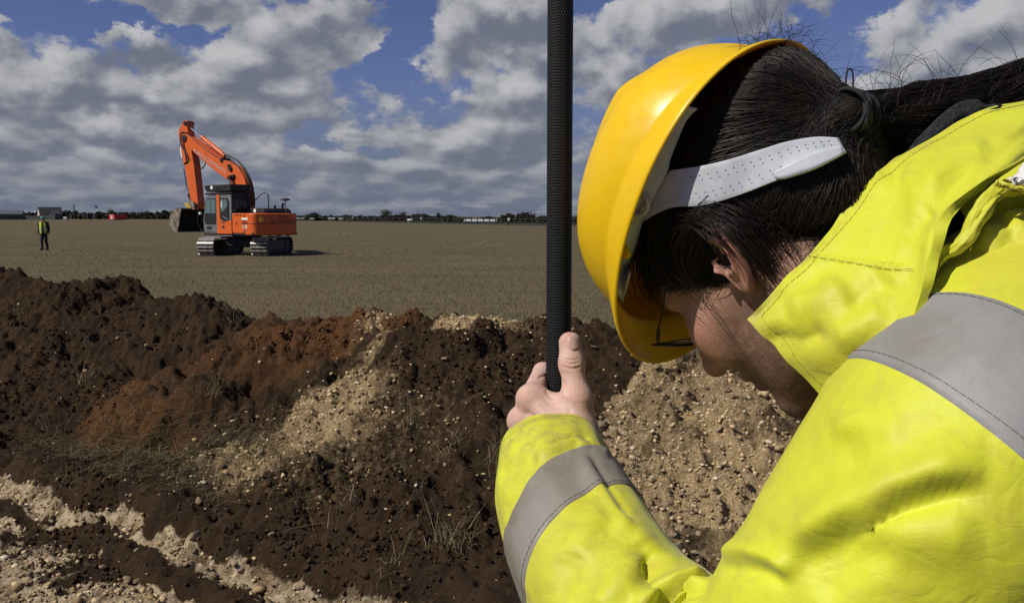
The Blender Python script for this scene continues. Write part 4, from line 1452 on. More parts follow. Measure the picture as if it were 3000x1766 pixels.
dsc.tube([(-1.95, -.62, 2.40), (-1.95, -.62, 2.44), (-1.95, -.62, 2.50), (-1.95, -.62, 2.53)], [.04, .22, .20, .03], 16)
exb(dsc, 'antenna_dish', M_EBLK, ao)
nb_ = MB(); nb_.box((-1.75, -.2, 2.14), (.10, .06, .14)); exb(nb_, 'hood_catch', M_EBLK)

# boom
def thick_line(pts, th):
    """outline of a bent plate girder from its centre line and depth"""
    P = bez([(a, b, t_) for (a, b), t_ in zip(pts, th)], 40)
    T2 = np.gradient(P[:, :2], axis=0); T2 /= np.linalg.norm(T2, axis=1, keepdims=True)
    N2 = np.stack([-T2[:, 1], T2[:, 0]], -1)
    return [tuple(p) for p in (P[:, :2] + N2 * P[:, 2:] / 2)] + [tuple(p) for p in (P[:, :2] - N2 * P[:, 2:] / 2)[::-1]], P


bp, bP = thick_line([(-.15, 1.55), (-.10, 2.4), (.05, 3.05), (.42, 3.50), (.96, 3.76), (2.07, 4.27), (3.16, 4.87), (4.07, 5.36), (4.25, 5.46)], [.42, .60, .74, .80, .74, .62, .54, .42, .36])


def girder(outline, hw_, name, mat):
    n = len(outline); k = n // 2
    V = [(x, hw_, z) for x, z in outline] + [(x, -hw_, z) for x, z in outline]
    F = []
    for i in range(k - 1):
        j0, j1 = i, i + 1; m0, m1 = n - 1 - i, n - 2 - i
        F.append((j0, j1, m1, m0)); F.append((n + j1, n + j0, n + m0, n + m1))
    for i in range(n):
        F.append((i, n + i, n + (i + 1) % n, (i + 1) % n))
    return obj(name, rotz(V, A_UP), F, mat, ex)


boom = girder(bp, .20, 'boom', M_ORANGE); bevel(boom, .015); tag(boom, 'bent orange boom')
for nm, (x, z), r in (('boom_pin', (4.10, 5.38), .16), ('boom_pin', (.62, 3.45), .12), ('boom_pin', (1.35, 4.28), .10)):
    pnm = MB(); pnm.tube([(x, -.25, z), (x, .25, z)], r, 14); exb(pnm, nm, M_EBLK, boom)
# stick
so = [(3.92, 6.20), (4.14, 6.22), (4.28, 6.08), (4.62, 5.74), (4.46, 5.0), (4.30, 4.25), (4.20, 4.10), (3.98, 3.1), (3.75, 2.30), (3.55, 2.08), (3.34, 2.06), (3.24, 2.25), (3.36, 3.2), (3.48, 4.15), (3.70, 5.05), (3.86, 5.60)]
stm = MB(); stm.prism(so, -.19, .19); stick = exb(stm, 'stick', M_ORANGE, bev=.02); tag(stick, 'orange stick hanging down from the boom tip')
inn = MB(); inn.box((3.6, 0, 3.3), (.05, .30, 1.5)); 
for (x, z, r) in ((4.02, 6.08, .10), (3.45, 2.25, .12), (4.10, 5.38, .13)):
    pnm = MB(); pnm.tube([(x, -.24, z), (x, .24, z)], r, 12); exb(pnm, 'pin', M_EBLK, stick)
lb = MB(); lb.prism([(4.36, 4.52), (4.44, 4.52), (4.52, 4.98), (4.44, 4.98)], .192, .197); exb(lb, 'white_label', M_EWHITE, stick)
lb = MB(); lb.prism([(3.78, 4.22), (3.92, 4.22), (3.94, 4.36), (3.80, 4.36)], .192, .197); exb(lb, 'yellow_label', M_EYEL, stick)


def cylinder(a, b, f, r, y, name, mat_b=M_ORANGE):
    a, b = np.array([a[0], y, a[1]]), np.array([b[0], y, b[1]]); m_ = a + (b - a) * f
    q = MB(); q.tube([a, m_], r, 14); q.tube([m_ - (b - a) * .01, m_ + (b - a) * .025], r * 1.15, 14); c_ = exb(q, name, mat_b, smooth=False); shade_auto(c_)
    q = MB(); q.tube([m_, b], r * .55, 10); shade_auto(exb(q, 'rod', M_CHROME, c_))
    q = MB(); q.tube([b + (0, -.12, 0), b + (0, .12, 0)], r * 1.1, 12); exb(q, 'rod_eye', M_EBLK, c_)
    return c_


cylinder((1.35, 4.46), (4.10, 5.98), .58, .105, 0.0, 'stick_cylinder')
cylinder((.95, 1.35), (.62, 3.45), .60, .095, .30, 'boom_cylinder')
cylinder((.95, 1.35), (.62, 3.45), .60, .095, -.30, 'boom_cylinder')
cylinder((4.50, 5.20), (4.02, 2.75), .62, .075, 0.0, 'bucket_cylinder', M_EBLK)
# hoses
def hose(pts, r=.028, parent=None):
    q = MB(); q.tube(bez(pts, 34), r, 7); exb(q, 'hose', M_HOSE, parent or boom, smooth=True)


hose([(1.4, .10, 4.6), (1.0, .10, 4.38), (.50, .10, 4.10), (.02, .10, 3.62), (-.34, .10, 2.9), (-.40, .10, 2.2)])
hose([(1.4, 0, 4.55), (1.0, 0, 4.42), (.45, 0, 4.16), (-.05, 0, 3.66), (-.42, 0, 2.9), (-.46, 0, 2.2)])
hose([(1.4, -.10, 4.55), (1.0, -.10, 4.40), (.40, -.10, 4.12), (-.10, -.10, 3.60), (-.46, -.10, 2.8), (-.5, -.10, 2.2)])
hose([(1.6, .21, 4.40), (2.4, .21, 4.75), (3.4, .21, 5.30), (3.75, .23, 5.55)], .02)
hose([(3.9, .22, 5.62), (4.30, .24, 5.66), (4.38, .24, 5.2), (4.05, .24, 4.7), (3.98, .22, 4.3)], .026, stick)
hose([(3.9, .22, 5.45), (4.15, .24, 5.30), (4.10, .24, 4.9), (3.80, .24, 4.4), (4.2, .22, 4.2)], .026, stick)
hose([(3.52, -.22, 4.85), (3.22, -.25, 4.55), (3.20, -.25, 4.2), (3.46, -.22, 3.95)], .03, stick)
hose([(4.22, .22, 4.0), (4.05, .22, 3.2), (3.92, .22, 2.9)], .024, stick)
for (x, z) in ((.72, 3.86), (.52, 3.52)):
    q = MB(); q.box((x, .24, z), (.22, .10, .16), 0, .03); exb(q, 'valve_block', M_EBLK, boom)
q = MB(); q.box((.80, .24, 4.0), (.18, .08, .12), 0, .02); exb(q, 'work_lamp', M_EBLK, boom)

# bucket linkage and grading bucket
BW = .84
outer = [(3.62, 2.06), (3.85, 2.10), (4.18, 2.03), (4.46, 1.82), (4.58, 1.55), (4.52, 1.28), (4.30, 1.08), (4.05, 1.00)]
bo_ = bez([(a, 0, b) for a, b in outer], 26)
V, F = [], []
for (x, _, z) in bo_:
    V += [(x, -BW, z), (x, BW, z)]
F = [(2 * i, 2 * i + 1, 2 * i + 3, 2 * i + 2) for i in range(25)]
bucket = obj('bucket', rotz(V, A_UP), F, M_BUCKIN, ex); m = bucket.modifiers.new('thick', 'SOLIDIFY'); m.thickness = .04; m.offset = 0
tag(bucket, 'wide muddy grading bucket')
for s in (-1, 1):
    pl = MB(); pl.prism([(x, z) for x, _, z in bo_] + [(3.95, 1.05), (3.84, 1.35), (3.72, 1.75)], s * BW - .02, s * BW + .02); exb(pl, 'side_plate', M_BUCK, bucket)
ce = MB(); ce.box((4.02, 0, 1.0), (.20, 2 * BW + .06, .035)); exb(ce, 'cutting_edge', M_BUCK, bucket)
for s in (-.22, .22):
    er = MB(); er.prism([(3.45, 2.05), (3.52, 2.40), (3.80, 2.46), (4.05, 2.25), (4.15, 2.02), (3.80, 2.0)], s - .03, s + .03); exb(er, 'ear', M_BUCK, bucket)
lk = MB(); lk.prism([(3.55, 2.36), (3.74, 2.30), (4.10, 2.70), (4.00, 2.82)], -.17, .17); exb(lk, 'bucket_link', M_EBLK)
hb_ = MB(); hb_.box((3.85, 0, 2.22), (.50, .50, .28), 0, .04); ho_ = exb(hb_, 'quick_hitch', M_BUCK)
for k in range(3):
    ys_ = MB(); ys_.prism([(3.72 + .12 * k, 2.10), (3.80 + .12 * k, 2.10), (3.98 + .12 * k, 2.36), (3.90 + .12 * k, 2.36)], .252, .260); exb(ys_, 'yellow_stripe', M_EYEL, ho_)

# lettering
def tmat(o, xax, yax):
    xax, yax = np.array(xax, float), np.array(yax, float)
    xw = rotz(xax[None], A_UP)[0]; yw = rotz(yax[None], A_UP)[0]; zw = np.cross(xw, yw); ow = rotz(np.array([o], float), A_UP)[0]
    M = Matrix.Identity(4)
    for i in range(3):
        M[i][0], M[i][1], M[i][2], M[i][3] = xw[i], yw[i], zw[i], ow[i]
    return M


text_mesh('model_lettering', '130', .24, M_EWHITE, tmat((-1.68 + .2, 1.242, 1.27), (-1, 0, 0), (0, 0, 1)), spo)
text_mesh('model_lettering', 'Zaxis', .20, M_EDECAL, tmat((-1.48 + .0, 1.242, 1.46), (-1, 0, 0), (0, 0, 1)), spo, shear=.2)
text_mesh('model_lettering', 'LCN', .13, material('grey_decal', (.30, .16, .12), .6), tmat((-1.50, 1.242, 1.09), (-1, 0, 0), (0, 0, 1)), spo)
wb = MB(); wb.box((-1.50, 1.243, 1.62), (.40, .008, .09)); exb(wb, 'white_label', M_EWHITE, spo)
M_EFADE = material('faded_decal', (.52, .44, .40), .6)
bd = np.array([2.07 - .96, 4.27 - 3.76]); bd = bd / np.linalg.norm(bd)
text_mesh('boom_lettering', 'PLANT & CONTRACTS', .25, M_EFADE, tmat((2.25, .206, 4.25), (-bd[0], 0, -bd[1]), (-bd[1], 0, bd[0])), boom)
M_ESHD = material('dark_rear_decal', (.06, .035, .035), .6)
text_mesh('rear_lettering', 'PLANT', .20, M_ESHD, tmat((-2.245, -.25, 1.70), (0, -1, 0), (0, 0, 1)), cwo)
text_mesh('rear_lettering', '& CONTRACTS', .20, M_ESHD, tmat((-2.245, -.25, 1.50), (0, -1, 0), (0, 0, 1)), cwo)
yl = MB(); yl.box((-2.17, .78, 1.60), (.02, .36, .17)); exb(yl, 'yellow_sticker', M_EYEL, cwo)

# ------------------------------------------------------------------ the person walking in the distance
M_SKIN_FAR = material('walker_skin', (.50, .30, .22), .6)
M_TAPE_FAR = material('walker_tape', (.45, .45, .44), .4, .4)
WLO = ground_at(131, 45.4, -.02)
wk = empty('person', tuple(WLO))
tag(wk, 'distant person walking in dark clothes, open yellow vest and green helmet', 'person')
M_NAVY = noisy('dark_navy_clothes', (.012, .014, .020), (.020, .022, .028), 8, .9)
M_VEST = material('yellow_vest', (.53, .62, .03), .6)


def w_torso(P):
    d = sd_cone(P, (0, 0, .95), (0, .0, 1.15), .165, .17)
    d = smin(d, sd_cone(P, (0, 0, 1.15), (0, 0, 1.38), .17, .15), .05)
    q = np.stack([P[..., 0], P[..., 1] * 1.45, P[..., 2]], -1)
    return np.maximum(d, sd_cone(q, (0, 0, .85), (0, 0, 1.42), .20, .21))


def w_body(P):
    d = w_torso(P)
    d = smin(d, sd_cone(P, (-.16, 0, 1.38), (.16, 0, 1.38), .075, .075), .06)
    d = smin(d, sd_cone(P, (0, 0, 1.38), (0, -.03, 1.50), .06, .055), .03)
    d = smin(d, sd_ell(P, (0, -.045, 1.585), (.078, .095, .115)), .02)
    d = smin(d, sd_cone(P, (0, -.13, 1.575), (0, -.145, 1.56), .014, .016), .01)
    for s in (-1, 1):
        d = smin(d, sd_cone(P, (s * .20, 0, 1.38), (s * .255, .02, 1.10), .07, .058), .03)
        d = smin(d, sd_cone(P, (s * .255, .02, 1.10), (s * .262, -.03, .86), .056, .042), .02)
        d = smin(d, sd_ell(P, (s * .262, -.035, .80), (.026, .04, .055)), .015)
        for k in range(4):
            d = smin(d, sd_cone(P, (s * .262, -.065 + .02 * k, .77), (s * .255, -.06 + .02 * k, .71), .010, .008), .006)
        f = -.10 if s < 0 else .12
        d = smin(d, sd_cone(P, (s * .085, 0, .93), (s * .080, f * .5 - .04, .50), .098, .072), .04)
        d = smin(d, sd_cone(P, (s * .080, f * .5 - .04, .50), (s * .078, f + .03, .10), .070, .058), .03)
        d = smin(d, sd_cone(P, (s * .078, f + .04, .07), (s * .085, f - .15, .05), .055, .042), .03)
    return d


wV, wF = surface_nets(w_body, (-.36, -.32, -.02), (.36, .32, 1.74), .014)
wb_ = obj('body', wV, wF, [M_NAVY, M_SKIN_FAR], wk, True)
fc = wV[wF].mean(1)
mi_ = ((fc[:, 2] > 1.47) | ((fc[:, 2] < .835) & (np.abs(fc[:, 0]) > .22))).astype(np.int32)
wb_.data.polygons.foreach_set('material_index', mi_)


def w_vest(P):
    d = w_torso(P)
    d = smin(d, sd_cone(P, (-.13, 0, 1.38), (.13, 0, 1.38), .075, .075), .06) - .022
    x = P[..., 0]
    openg = .040 + .08 * (1.42 - P[..., 2])
    d = np.maximum(d, -(np.maximum(np.abs(x - .035) - openg, P[..., 1] - .0)))
    d = np.maximum(d, P[..., 2] - 1.43)
    d = np.maximum(d, .84 - P[..., 2])
    return np.maximum(d, np.abs(x) - .175)


vV, vF = surface_nets(w_vest, (-.26, -.26, .78), (.26, .26, 1.50), .012)
vo = obj('vest', vV, vF, M_VEST, wk, True); tag(vo, 'open fluorescent yellow vest')
for z in (1.00, 1.12):
    sel = np.abs(vV[vF].mean(1)[:, 2] - z) < .024
    Fz = vF[sel]; us_ = np.unique(Fz); re_ = -np.ones(len(vV), int); re_[us_] = np.arange(len(us_))
    N_ = np.zeros_like(vV); c0 = np.array([0, 0, z])
    P_ = vV[us_]; dd_ = P_ - np.array([0, 0, 1.0]) * P_[:, 2:]; dd_ /= np.linalg.norm(dd_, axis=1, keepdims=True) + 1e-9
    obj('reflective_band', P_ + dd_ * .004, re_[Fz], M_TAPE_FAR, vo, True)
# hair edge and helmet
hh2 = empty('hard_hat', tuple(WLO + np.array([0, -.045, 1.625])))
tag(hh2, 'green hard hat on the distant walking person', 'hard hat')
M_GREENHAT = material('green_helmet_plastic', (.05, .22, .19), .3)
hv_ = []
for i in range(9):
    ph = i / 8 * math.pi / 2
    for j in range(24):
        a = j / 24 * 2 * math.pi
        hv_.append((.105 * math.cos(a) * math.cos(ph) ** .7, .13 * math.sin(a) * math.cos(ph) ** .7, .12 * math.sin(ph)))
obj('shell', hv_, grid_faces(9, 24, False, True)[:, ::-1], M_GREENHAT, hh2, True)
bv_ = []
for i in range(3):
    f = i / 2
    for j in range(24):
        a = j / 24 * 2 * math.pi; w_ = .012 + .05 * max(0, -math.sin(a)) ** 2
        bv_.append(((.105 + w_ * f) * math.cos(a), (.13 + w_ * f) * math.sin(a), -.012 * f))
bo3 = obj('brim', bv_, grid_faces(3, 24, False, True), M_GREENHAT, hh2, True); m = bo3.modifiers.new('thick', 'SOLIDIFY'); m.thickness = .006

# ------------------------------------------------------------------ the surveyor in the foreground
HR = np.array([[-.356, -.720, -.596], [.522, -.682, .512], [-.775, -.129, .619]])   # columns: forward, left, up of the head
_u, _s, _vt = np.linalg.svd(HR); HR = _u @ _vt
HO = np.array([.216, .741, 1.695])


def h2w(P):
    return np.asarray(P, float) @ HR.T + HO


def w2h(P):
    return (np.asarray(P, float) - HO) @ HR


def proj_px(P):
    d = np.asarray(P, float) - CAM_C
    z = d @ CAM_F
    return np.stack([1500 + FPX * (d @ CAM_R) / z, 883 - FPX * (d @ CAM_U) / z], -1), z


# ---- head and neck
NECK_END = w2h(at(2740, 810, .775))


def sd_head(P):
    x, y, z = P[..., 0], P[..., 1], P[..., 2]
    Q = np.stack([x, np.abs(y), z], -1)
    d = sd_ell(P, (-.006, 0, .045), (.098, .076, .090))
    d = smin(d, sd_ell(P, (.040, 0, -.015), (.056, .062, .080)), .03)
    d = smin(d, sd_ell(P, (.035, 0, -.066), (.054, .046, .042)), .025)
    d = smin(d, sd_cone(Q, (.002, .050, -.055), (.076, .010, -.099), .017, .019), .022)
    d = smin(d, sd_ell(Q, (.060, .046, -.012), (.026, .018, .017)), .018)                # cheekbone
    d = smin(d, sd_cone(Q, (.089, .010, .031), (.074, .046, .028), .011, .009), .014)    # brow
    d = smax(d, -sd_ell(Q, (.093, .033, .010), (.017, .018, .012)), .012)                # eye socket
    d = smin(d, sd_ell(Q, (.0745, .033, .011), (.0125, .0135, .0125)), .004)             # closed lids over the eye
    d = smin(d, sd_ell(Q, (.070, .036, -.030), (.022, .020, .022)), .02)                 # cheek
    d = smin(d, sd_cone(P, (.096, 0, .020), (.1235, 0, -.021), .0070, .0115), .010)       # nose
    d = smin(d, sd_ell(Q, (.108, .0135, -.0275), (.0125, .0085, .0095)), .006)
    d = smax(d, -sd_ell(Q, (.1125, .0080, -.0365), (.0078, .0044, .0075)), .002)         # nostrils
    d = smin(d, sd_ell(P, (.094, 0, -.054), (.014, .024, .0078)), .007)                  # lips
    d = smin(d, sd_ell(P, (.091, 0, -.0680), (.014, .022, .0085)), .007)
    d = smax(d, -sd_cone(P, (.106, -.022, -.0605), (.106, .022, -.0605), .0022, .0022), .003)
    d = smin(d, sd_ell(P, (.081, 0, -.097), (.019, .022, .017)), .012)
    d = smin(d, sd_cone(P, (-.030, 0, -.030), NECK_END, .060, .055), .035)      # neck
    return d


EC = np.array([-.006, .0735, -.002])


def ear_mesh():
    """outer ear as a moulded relief: rolled helix, scapha, antihelix, concha, tragus and lobe"""
    nr, na = 46, 120
    ph = np.arange(na) * 2 * math.pi / na                         # 0 = front, 90 = top, 180 = back
    ca, sa = np.cos(ph), np.sin(ph)
    ax = np.where(ca > 0, .0150, .0185); bz = np.where(sa > 0, .0300, .0345)
    R = 1 / np.sqrt((ca / ax) ** 2 + (sa / bz) ** 2)
    R = R * (1 - .16 * np.exp(-((ph - math.radians(318)) / .45) ** 2) + .06 * np.exp(-((ph - math.radians(125)) / .5) ** 2) - .07 * np.exp(-((ph - math.radians(225)) / .5) ** 2))
    rows = []
    r_ = np.linspace(0, 1, nr)
    dg = np.degrees(ph)
    back = sstep(40, 75, dg) * (1 - sstep(255, 300, dg))          # helix from front-top round the back
    low = sstep(225, 262, dg) * (1 - sstep(300, 330, dg))         # lobe
    for r in r_:
        x = R * r * ca; z = R * r * sa
        u = x / .0165; w = z / .032
        h = .0052 * np.exp(-((r - .88) / .105) ** 2) * back * (1 - .8 * low)
        h += -.0026 * np.exp(-((r - .69) / .075) ** 2) * back * (1 - low)
        d_ah = np.hypot((u + .30) / 1.0, 0) * 0
        h += .0050 * np.exp(-((r - .50) / .120) ** 2) * sstep(95, 135, dg) * (1 - sstep(250, 285, dg))
        h += .0028 * np.exp(-(((u + .05) / .30) ** 2 + ((w - .52) / .16) ** 2))                       # upper crus
        h += -.0095 * np.exp(-(((u - .22) / .36) ** 2 + ((w + .10) / .27) ** 2))                      # concha
        h += -.0040 * np.exp(-(((u - .35) / .30) ** 2 + ((w - .30) / .16) ** 2))                      # cymba
        h += .0030 * np.exp(-(((u - .42) / .40) ** 2 + ((w - .13) / .07) ** 2))                       # root of the helix
        h += .0075 * np.exp(-(((u - .78) / .20) ** 2 + ((w + .17) / .15) ** 2))                       # tragus
        h += .0052 * np.exp(-(((u - .12) / .24) ** 2 + ((w + .43) / .10) ** 2))                       # antitragus
        h += .0016 * low * np.exp(-((r - .6) / .3) ** 2)
        h += -.0045 * np.clip((r - .93) / .07, 0, 1) ** 2
        rows.append(np.stack([x, .0065 + h, z], -1))
    for k, r in enumerate((.985, .93, .82, .70, .62)):
        rows.append(np.stack([R * r * ca + .002 * k, .0065 - .0058 - .0042 * k + 0 * ca, R * r * sa], -1))
    V = np.array(rows).reshape(-1, 3)
    # it stands off the skull towards its back edge and leans back a little
    V[:, 1] += np.clip(.010 - V[:, 0], 0, 1) * .40
    t_ = math.radians(12); c_, s_ = math.cos(t_), math.sin(t_)
    V = np.stack([V[:, 0] * c_ - V[:, 2] * s_, V[:, 1], V[:, 0] * s_ + V[:, 2] * c_], -1)
    F = grid_faces(nr + 5, na, False, True)
    return V + EC + np.array([-.002, -.002, -.001]), F


# ---- skin
def skin_material():
    m = material('skin', (.56, .36, .27), .56, 0, .26)
    t = NT(m); v = t.coords('Object')
    f = t.ramp(t.noise(v, 38, 4, .6), .35, .7)
    c = t.mix(f, (.46, .275, .198), (.38, .208, .145))  # head skin toned darker to paint in the shade on the face
    c = t.mix(t.attr('pale'), c, t.mix(f, (.62, .445, .365), (.56, .365, .285)))  # hand kept at the paler, sunlit skin tone
    blush = t.attr('blush')
    c = t.mix(blush, c, (.48, .185, .130))
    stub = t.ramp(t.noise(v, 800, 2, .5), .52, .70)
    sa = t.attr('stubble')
    c = t.mix(t.math('MULTIPLY', t.math('MAXIMUM', t.math('MULTIPLY', stub, sa), t.ramp(sa, .5, 1.2, 0, .9)), .75), c, (.07, .042, .032))  # stubble flecks, plus a solid dark tone painting shade under the chin
    mott = t.ramp(t.noise(v, 130, 4, .65), .42, .75, 0, .45)
    c = t.mix(mott, c, (.42, .22, .16))
    t.color(c)
    b = t.bump(t.noise(v, 420, 4, .65), .5, .0011)
    t.b.inputs['Subsurface Weight'].default_value = .05
    t.b.inputs['Subsurface Radius'].default_value = (.010, .004, .002)
    t.b.inputs['Subsurface Scale'].default_value = .35
    return m


M_SKIN = skin_material()


def hits(pix, sdf, t0=.35, t1=1.3, off=0.0):
    """where the sight lines of photograph pixels meet a shape given in head space (rows of nan where they miss)"""
    pix = np.atleast_2d(np.asarray(pix, float))
    d = CAM_F + CAM_R * ((pix[:, :1] - 1500.0) / FPX) + CAM_U * ((883.0 - pix[:, 1:2]) / FPX)
    t = np.full(len(pix), t0); L = np.linalg.norm(d, axis=1)
    done = np.zeros(len(pix), bool)
    for _ in range(120):
        s = sdf(w2h(CAM_C + d * t[:, None])) - off
        done |= s < 1e-4
        t = np.where(done, t, t + np.maximum(s, 4e-4) * .85 / L)
        if (done | (t > t1)).all():
            break
    P = w2h(CAM_C + d * t[:, None])
    P[~done] = np.nan
    return P


def hit(px, py, sdf, off=0.0):
    p = hits([(px, py)], sdf, off=off)[0]
    return None if np.isnan(p[0]) else p


def near_px(px, py, y_local):
    """head-space point on the sight line of a pixel where the local left coordinate is y_local"""
    d = CAM_F + CAM_R * ((px - 1500.0) / FPX) + CAM_U * ((883.0 - py) / FPX)
    a = w2h(CAM_C); b = w2h(CAM_C + d)
    t = (y_local - a[1]) / (b[1] - a[1])
    return a + (b - a) * t


person = empty('person', (.55, .60, .05))
tag(person, 'person bowing in yellow high-visibility jacket and yellow helmet, gripping a black pole', 'person')

hV, hF = surface_nets(sd_head, (-.20, -.105, -.24), (.140, .105, .150), .0021)
eV, eF = ear_mesh()
eV2 = eV * np.array([1, -1, 1]); eF2 = eF[:, ::-1]

# ---- the hand on the pole (world space, left hand, thumb up)
POLE_D = .945
POLE_PX = 1636.0


def hp(px, py, d):
    return at(px, py, d)


def sd_hand(P):
    W = hp(1668, 1300, .885)
    i_m, m_m, r_m, l_m = hp(1558, 1168, .912), hp(1532, 1232, .918), hp(1530, 1300, .925), hp(1545, 1355, .925)
    i_p, m_p, r_p = hp(1590, 1090, .972), hp(1556, 1172, .975), hp(1556, 1240, .978)
    i_d, m_d = hp(1650, 1100, .985), hp(1625, 1172, .990)
    i_t, m_t = hp(1684, 1118, .962), hp(1674, 1180, .968)
    t_c, t_m, t_i, t_t = hp(1688, 1270, .895), hp(1690, 1172, .893), hp(1675, 1066, .903), hp(1669, 1004, .908)
    d = sd_cone(P, W, i_m, .0245, .0135)
    d = smin(d, sd_cone(P, W, m_m, .0245, .0140), .010)
    d = smin(d, sd_cone(P, W, r_m, .0250, .0145), .012)
    d = smin(d, sd_cone(P, W, l_m, .0230, .0130), .012)
    d = smin(d, sd_cone(P, W, hp(1690, 1400, .86), .0260, .0265), .016)
    # knuckles
    for c, r in ((i_m, .0135), (m_m, .0140), (r_m, .0130)):
        d = smin(d, np.linalg.norm(P - (c - CAM_F * .003 - CAM_R * .0015), axis=-1) - r, .008)
    # fingers curled round the far side of the pole
    f = smin(sd_cone(P, i_m, i_p, .0128, .0105), sd_cone(P, i_p, i_d, .0102, .0088), .004)
    f = smin(f, sd_cone(P, i_d, i_t, .0086, .0075), .004)
    d = smin(d, f, .008)
    f = smin(sd_cone(P, m_m, m_p, .0130, .0105), sd_cone(P, m_p, m_d, .0102, .0090), .004)
    f = smin(f, sd_cone(P, m_d, m_t, .0088, .0076), .004)
    d = smin(d, f, .006)
    f = smin(sd_cone(P, r_m, r_p, .0125, .0102), sd_cone(P, r_p, hp(1625, 1240, .990), .0100, .0088), .004)
    d = smin(d, f, .006)
    f = smin(sd_cone(P, l_m, hp(1566, 1305, .975), .0112, .0092), sd_cone(P, hp(1566, 1305, .975), hp(1625, 1305, .985), .009, .008), .004)
    d = smin(d, f, .006)
    # thumb, straight up along the pole
    th = sd_cone(P, t_c, t_m, .0225, .0158)
    th = smin(th, sd_cone(P, t_m, t_i, .0142, .0112), .008)
    th = smin(th, np.linalg.norm(P - t_i, axis=-1) - .0122, .006)
    th = smin(th, sd_cone(P, t_i, t_t, .0118, .0112), .006)
    d = smin(d, th, .010)
    # web between thumb and forefinger
    d = smin(d, sd_cone(P, hp(1662, 1190, .905), hp(1585, 1180, .915), .0120, .0110), .012)
    # the pole's bore
    ax = at(POLE_PX, 1150, POLE_D)
    rp = np.hypot(P[..., 0] - ax[0], P[..., 1] - ax[1]) - .0135
    d = smax(d, -rp, .002)
    return d


HC = at(1620, 1180, .925)
gV, gF = surface_nets(sd_hand, HC + (-.075, -.085, -.105), HC + (.070, .095, .095), .0012)

def groove(V, N, line, width, amp):
    q, _ = proj_px(V)
    fc_ = np.clip(-(N * (V - CAM_C)).sum(1) / np.linalg.norm(V - CAM_C, axis=1) * 3, 0, 1)
    line = bez(np.array(line, float), 20); d = np.full(len(V), 1e9); pos = np.zeros(len(V))
    for i in range(19):
        ab = line[i + 1] - line[i]; h = np.clip(((q - line[i]) @ ab) / (ab @ ab), 0, 1)
        e = np.linalg.norm(q - line[i] - h[:, None] * ab, axis=1); m = e < d
        d = np.where(m, e, d); pos = np.where(m, (i + h) / 19, pos)
    return V - N * (amp * np.exp(-(d / width) ** 2) * np.clip(4 * np.minimum(pos, 1 - pos), 0, 1) * fc_)[:, None]


def quad_normals(V, F):
    n = np.cross(V[F[:, 2]] - V[F[:, 0]], V[F[:, 3]] - V[F[:, 1]]); N = np.zeros_like(V)
    for k in range(4):
        np.add.at(N, F[:, k], n)
    return N / (np.linalg.norm(N, axis=1, keepdims=True) + 1e-12)


gN_ = quad_normals(gV, gF)
if (gN_ * (gV - gV.mean(0))).sum(1).mean() < 0:
    gN_ = -gN_
for ln_, w_, a_ in (([(1648, 1058), (1672, 1066), (1702, 1060)], 3.2, .0012), ([(1645, 1070), (1675, 1080), (1704, 1072)], 3.2, .0012), ([(1650, 1050), (1675, 1055), (1700, 1050)], 3, .0008),
                    ([(1575, 1110), (1590, 1100), (1606, 1104)], 4, .0016), ([(1598, 1140), (1612, 1160), (1636, 1168)], 4, .0014), ([(1590, 1165), (1615, 1185), (1645, 1180)], 4, .0010),
                    ([(1535, 1205), (1570, 1225), (1620, 1265)], 9, .0018), ([(1560, 1180), (1600, 1215), (1640, 1250)], 12, -.0012), ([(1520, 1265), (1560, 1275), (1600, 1300)], 9, .0016),
                    ([(1655, 1160), (1668, 1200), (1672, 1250)], 8, .0012), ([(1640, 1110), (1655, 1130), (1662, 1160)], 6, .0010)):
    gV = groove(gV, gN_, ln_, w_, a_)

# the forearm and upper arm inside the sleeve carry the hand to the shoulder; torso and legs below the clothes
ARM = [at(1690, 1390, .86), at(1725, 1560, .78), at(1870, 1850, .69), at(2160, 2000, .62), at(2420, 1850, .585), at(2650, 1600, .575), at(2950, 1330, .60), at(3200, 1150, .72)]
mb = MB()
mb.tube(bez(ARM, 40), np.interp(np.linspace(0, 7, 40), range(8), [.026, .036, .040, .042, .046, .052, .060, .07]), 14)
NECK = [h2w(NECK_END), at(2860, 850, .80), at(3250, 960, .80), at(3800, 1300, .82)]
mb.tube(bez(NECK, 24), np.interp(np.linspace(0, 3, 24), range(4), [.058, .050, .07, .09]), 16)
bV = np.concatenate([h2w(hV), h2w(eV), h2w(eV2), gV, np.array(mb.V)])
o1, o2, o3, o4 = len(hV), len(hV) + len(eV), len(hV) + 2 * len(eV), len(hV) + 2 * len(eV) + len(gV)
F4 = np.concatenate([hF, eF + o1, eF2 + o2, gF + o3])
tubeF = [tuple(i + o4 for i in f) for f in mb.F]
quads = np.array([f for f in tubeF if len(f) == 4])
F4 = np.concatenate([F4, quads])
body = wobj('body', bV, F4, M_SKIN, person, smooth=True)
tag(body, 'skin of head, neck and hand')
hl = w2h(bV)
bl = np.zeros(len(bV)); st = np.zeros(len(bV))
isH = np.arange(len(bV)) < o1
g = lambda c, r: np.exp(-(((hl - np.array(c)) ** 2).sum(1)) / r ** 2)
bl += isH * (.55 * g((.066, .050, -.018), .026) + .6 * g((.118, 0, -.024), .018) + .35 * g((.09, 0, -.058), .02))
earm = (np.arange(len(bV)) >= o1) & (np.arange(len(bV)) < o3)
bl += earm * (.25 + .45 * np.clip((.006 - (hl[:, 0] - EC[0])) / .03, 0, 1))
st += isH * np.clip(1.0 * g((.035, .062, -.045), .05) + 2.2 * g((.08, 0, -.105), .055) + 1.2 * g((.05, .03, -.105), .04) + .8 * g((.0, .055, -.09), .05) + .5 * g((-.09, .03, -.09), .05), 0, 1.6)  # stubble weight, raised at the chin to paint its shade
pxh, dz = proj_px(bV)
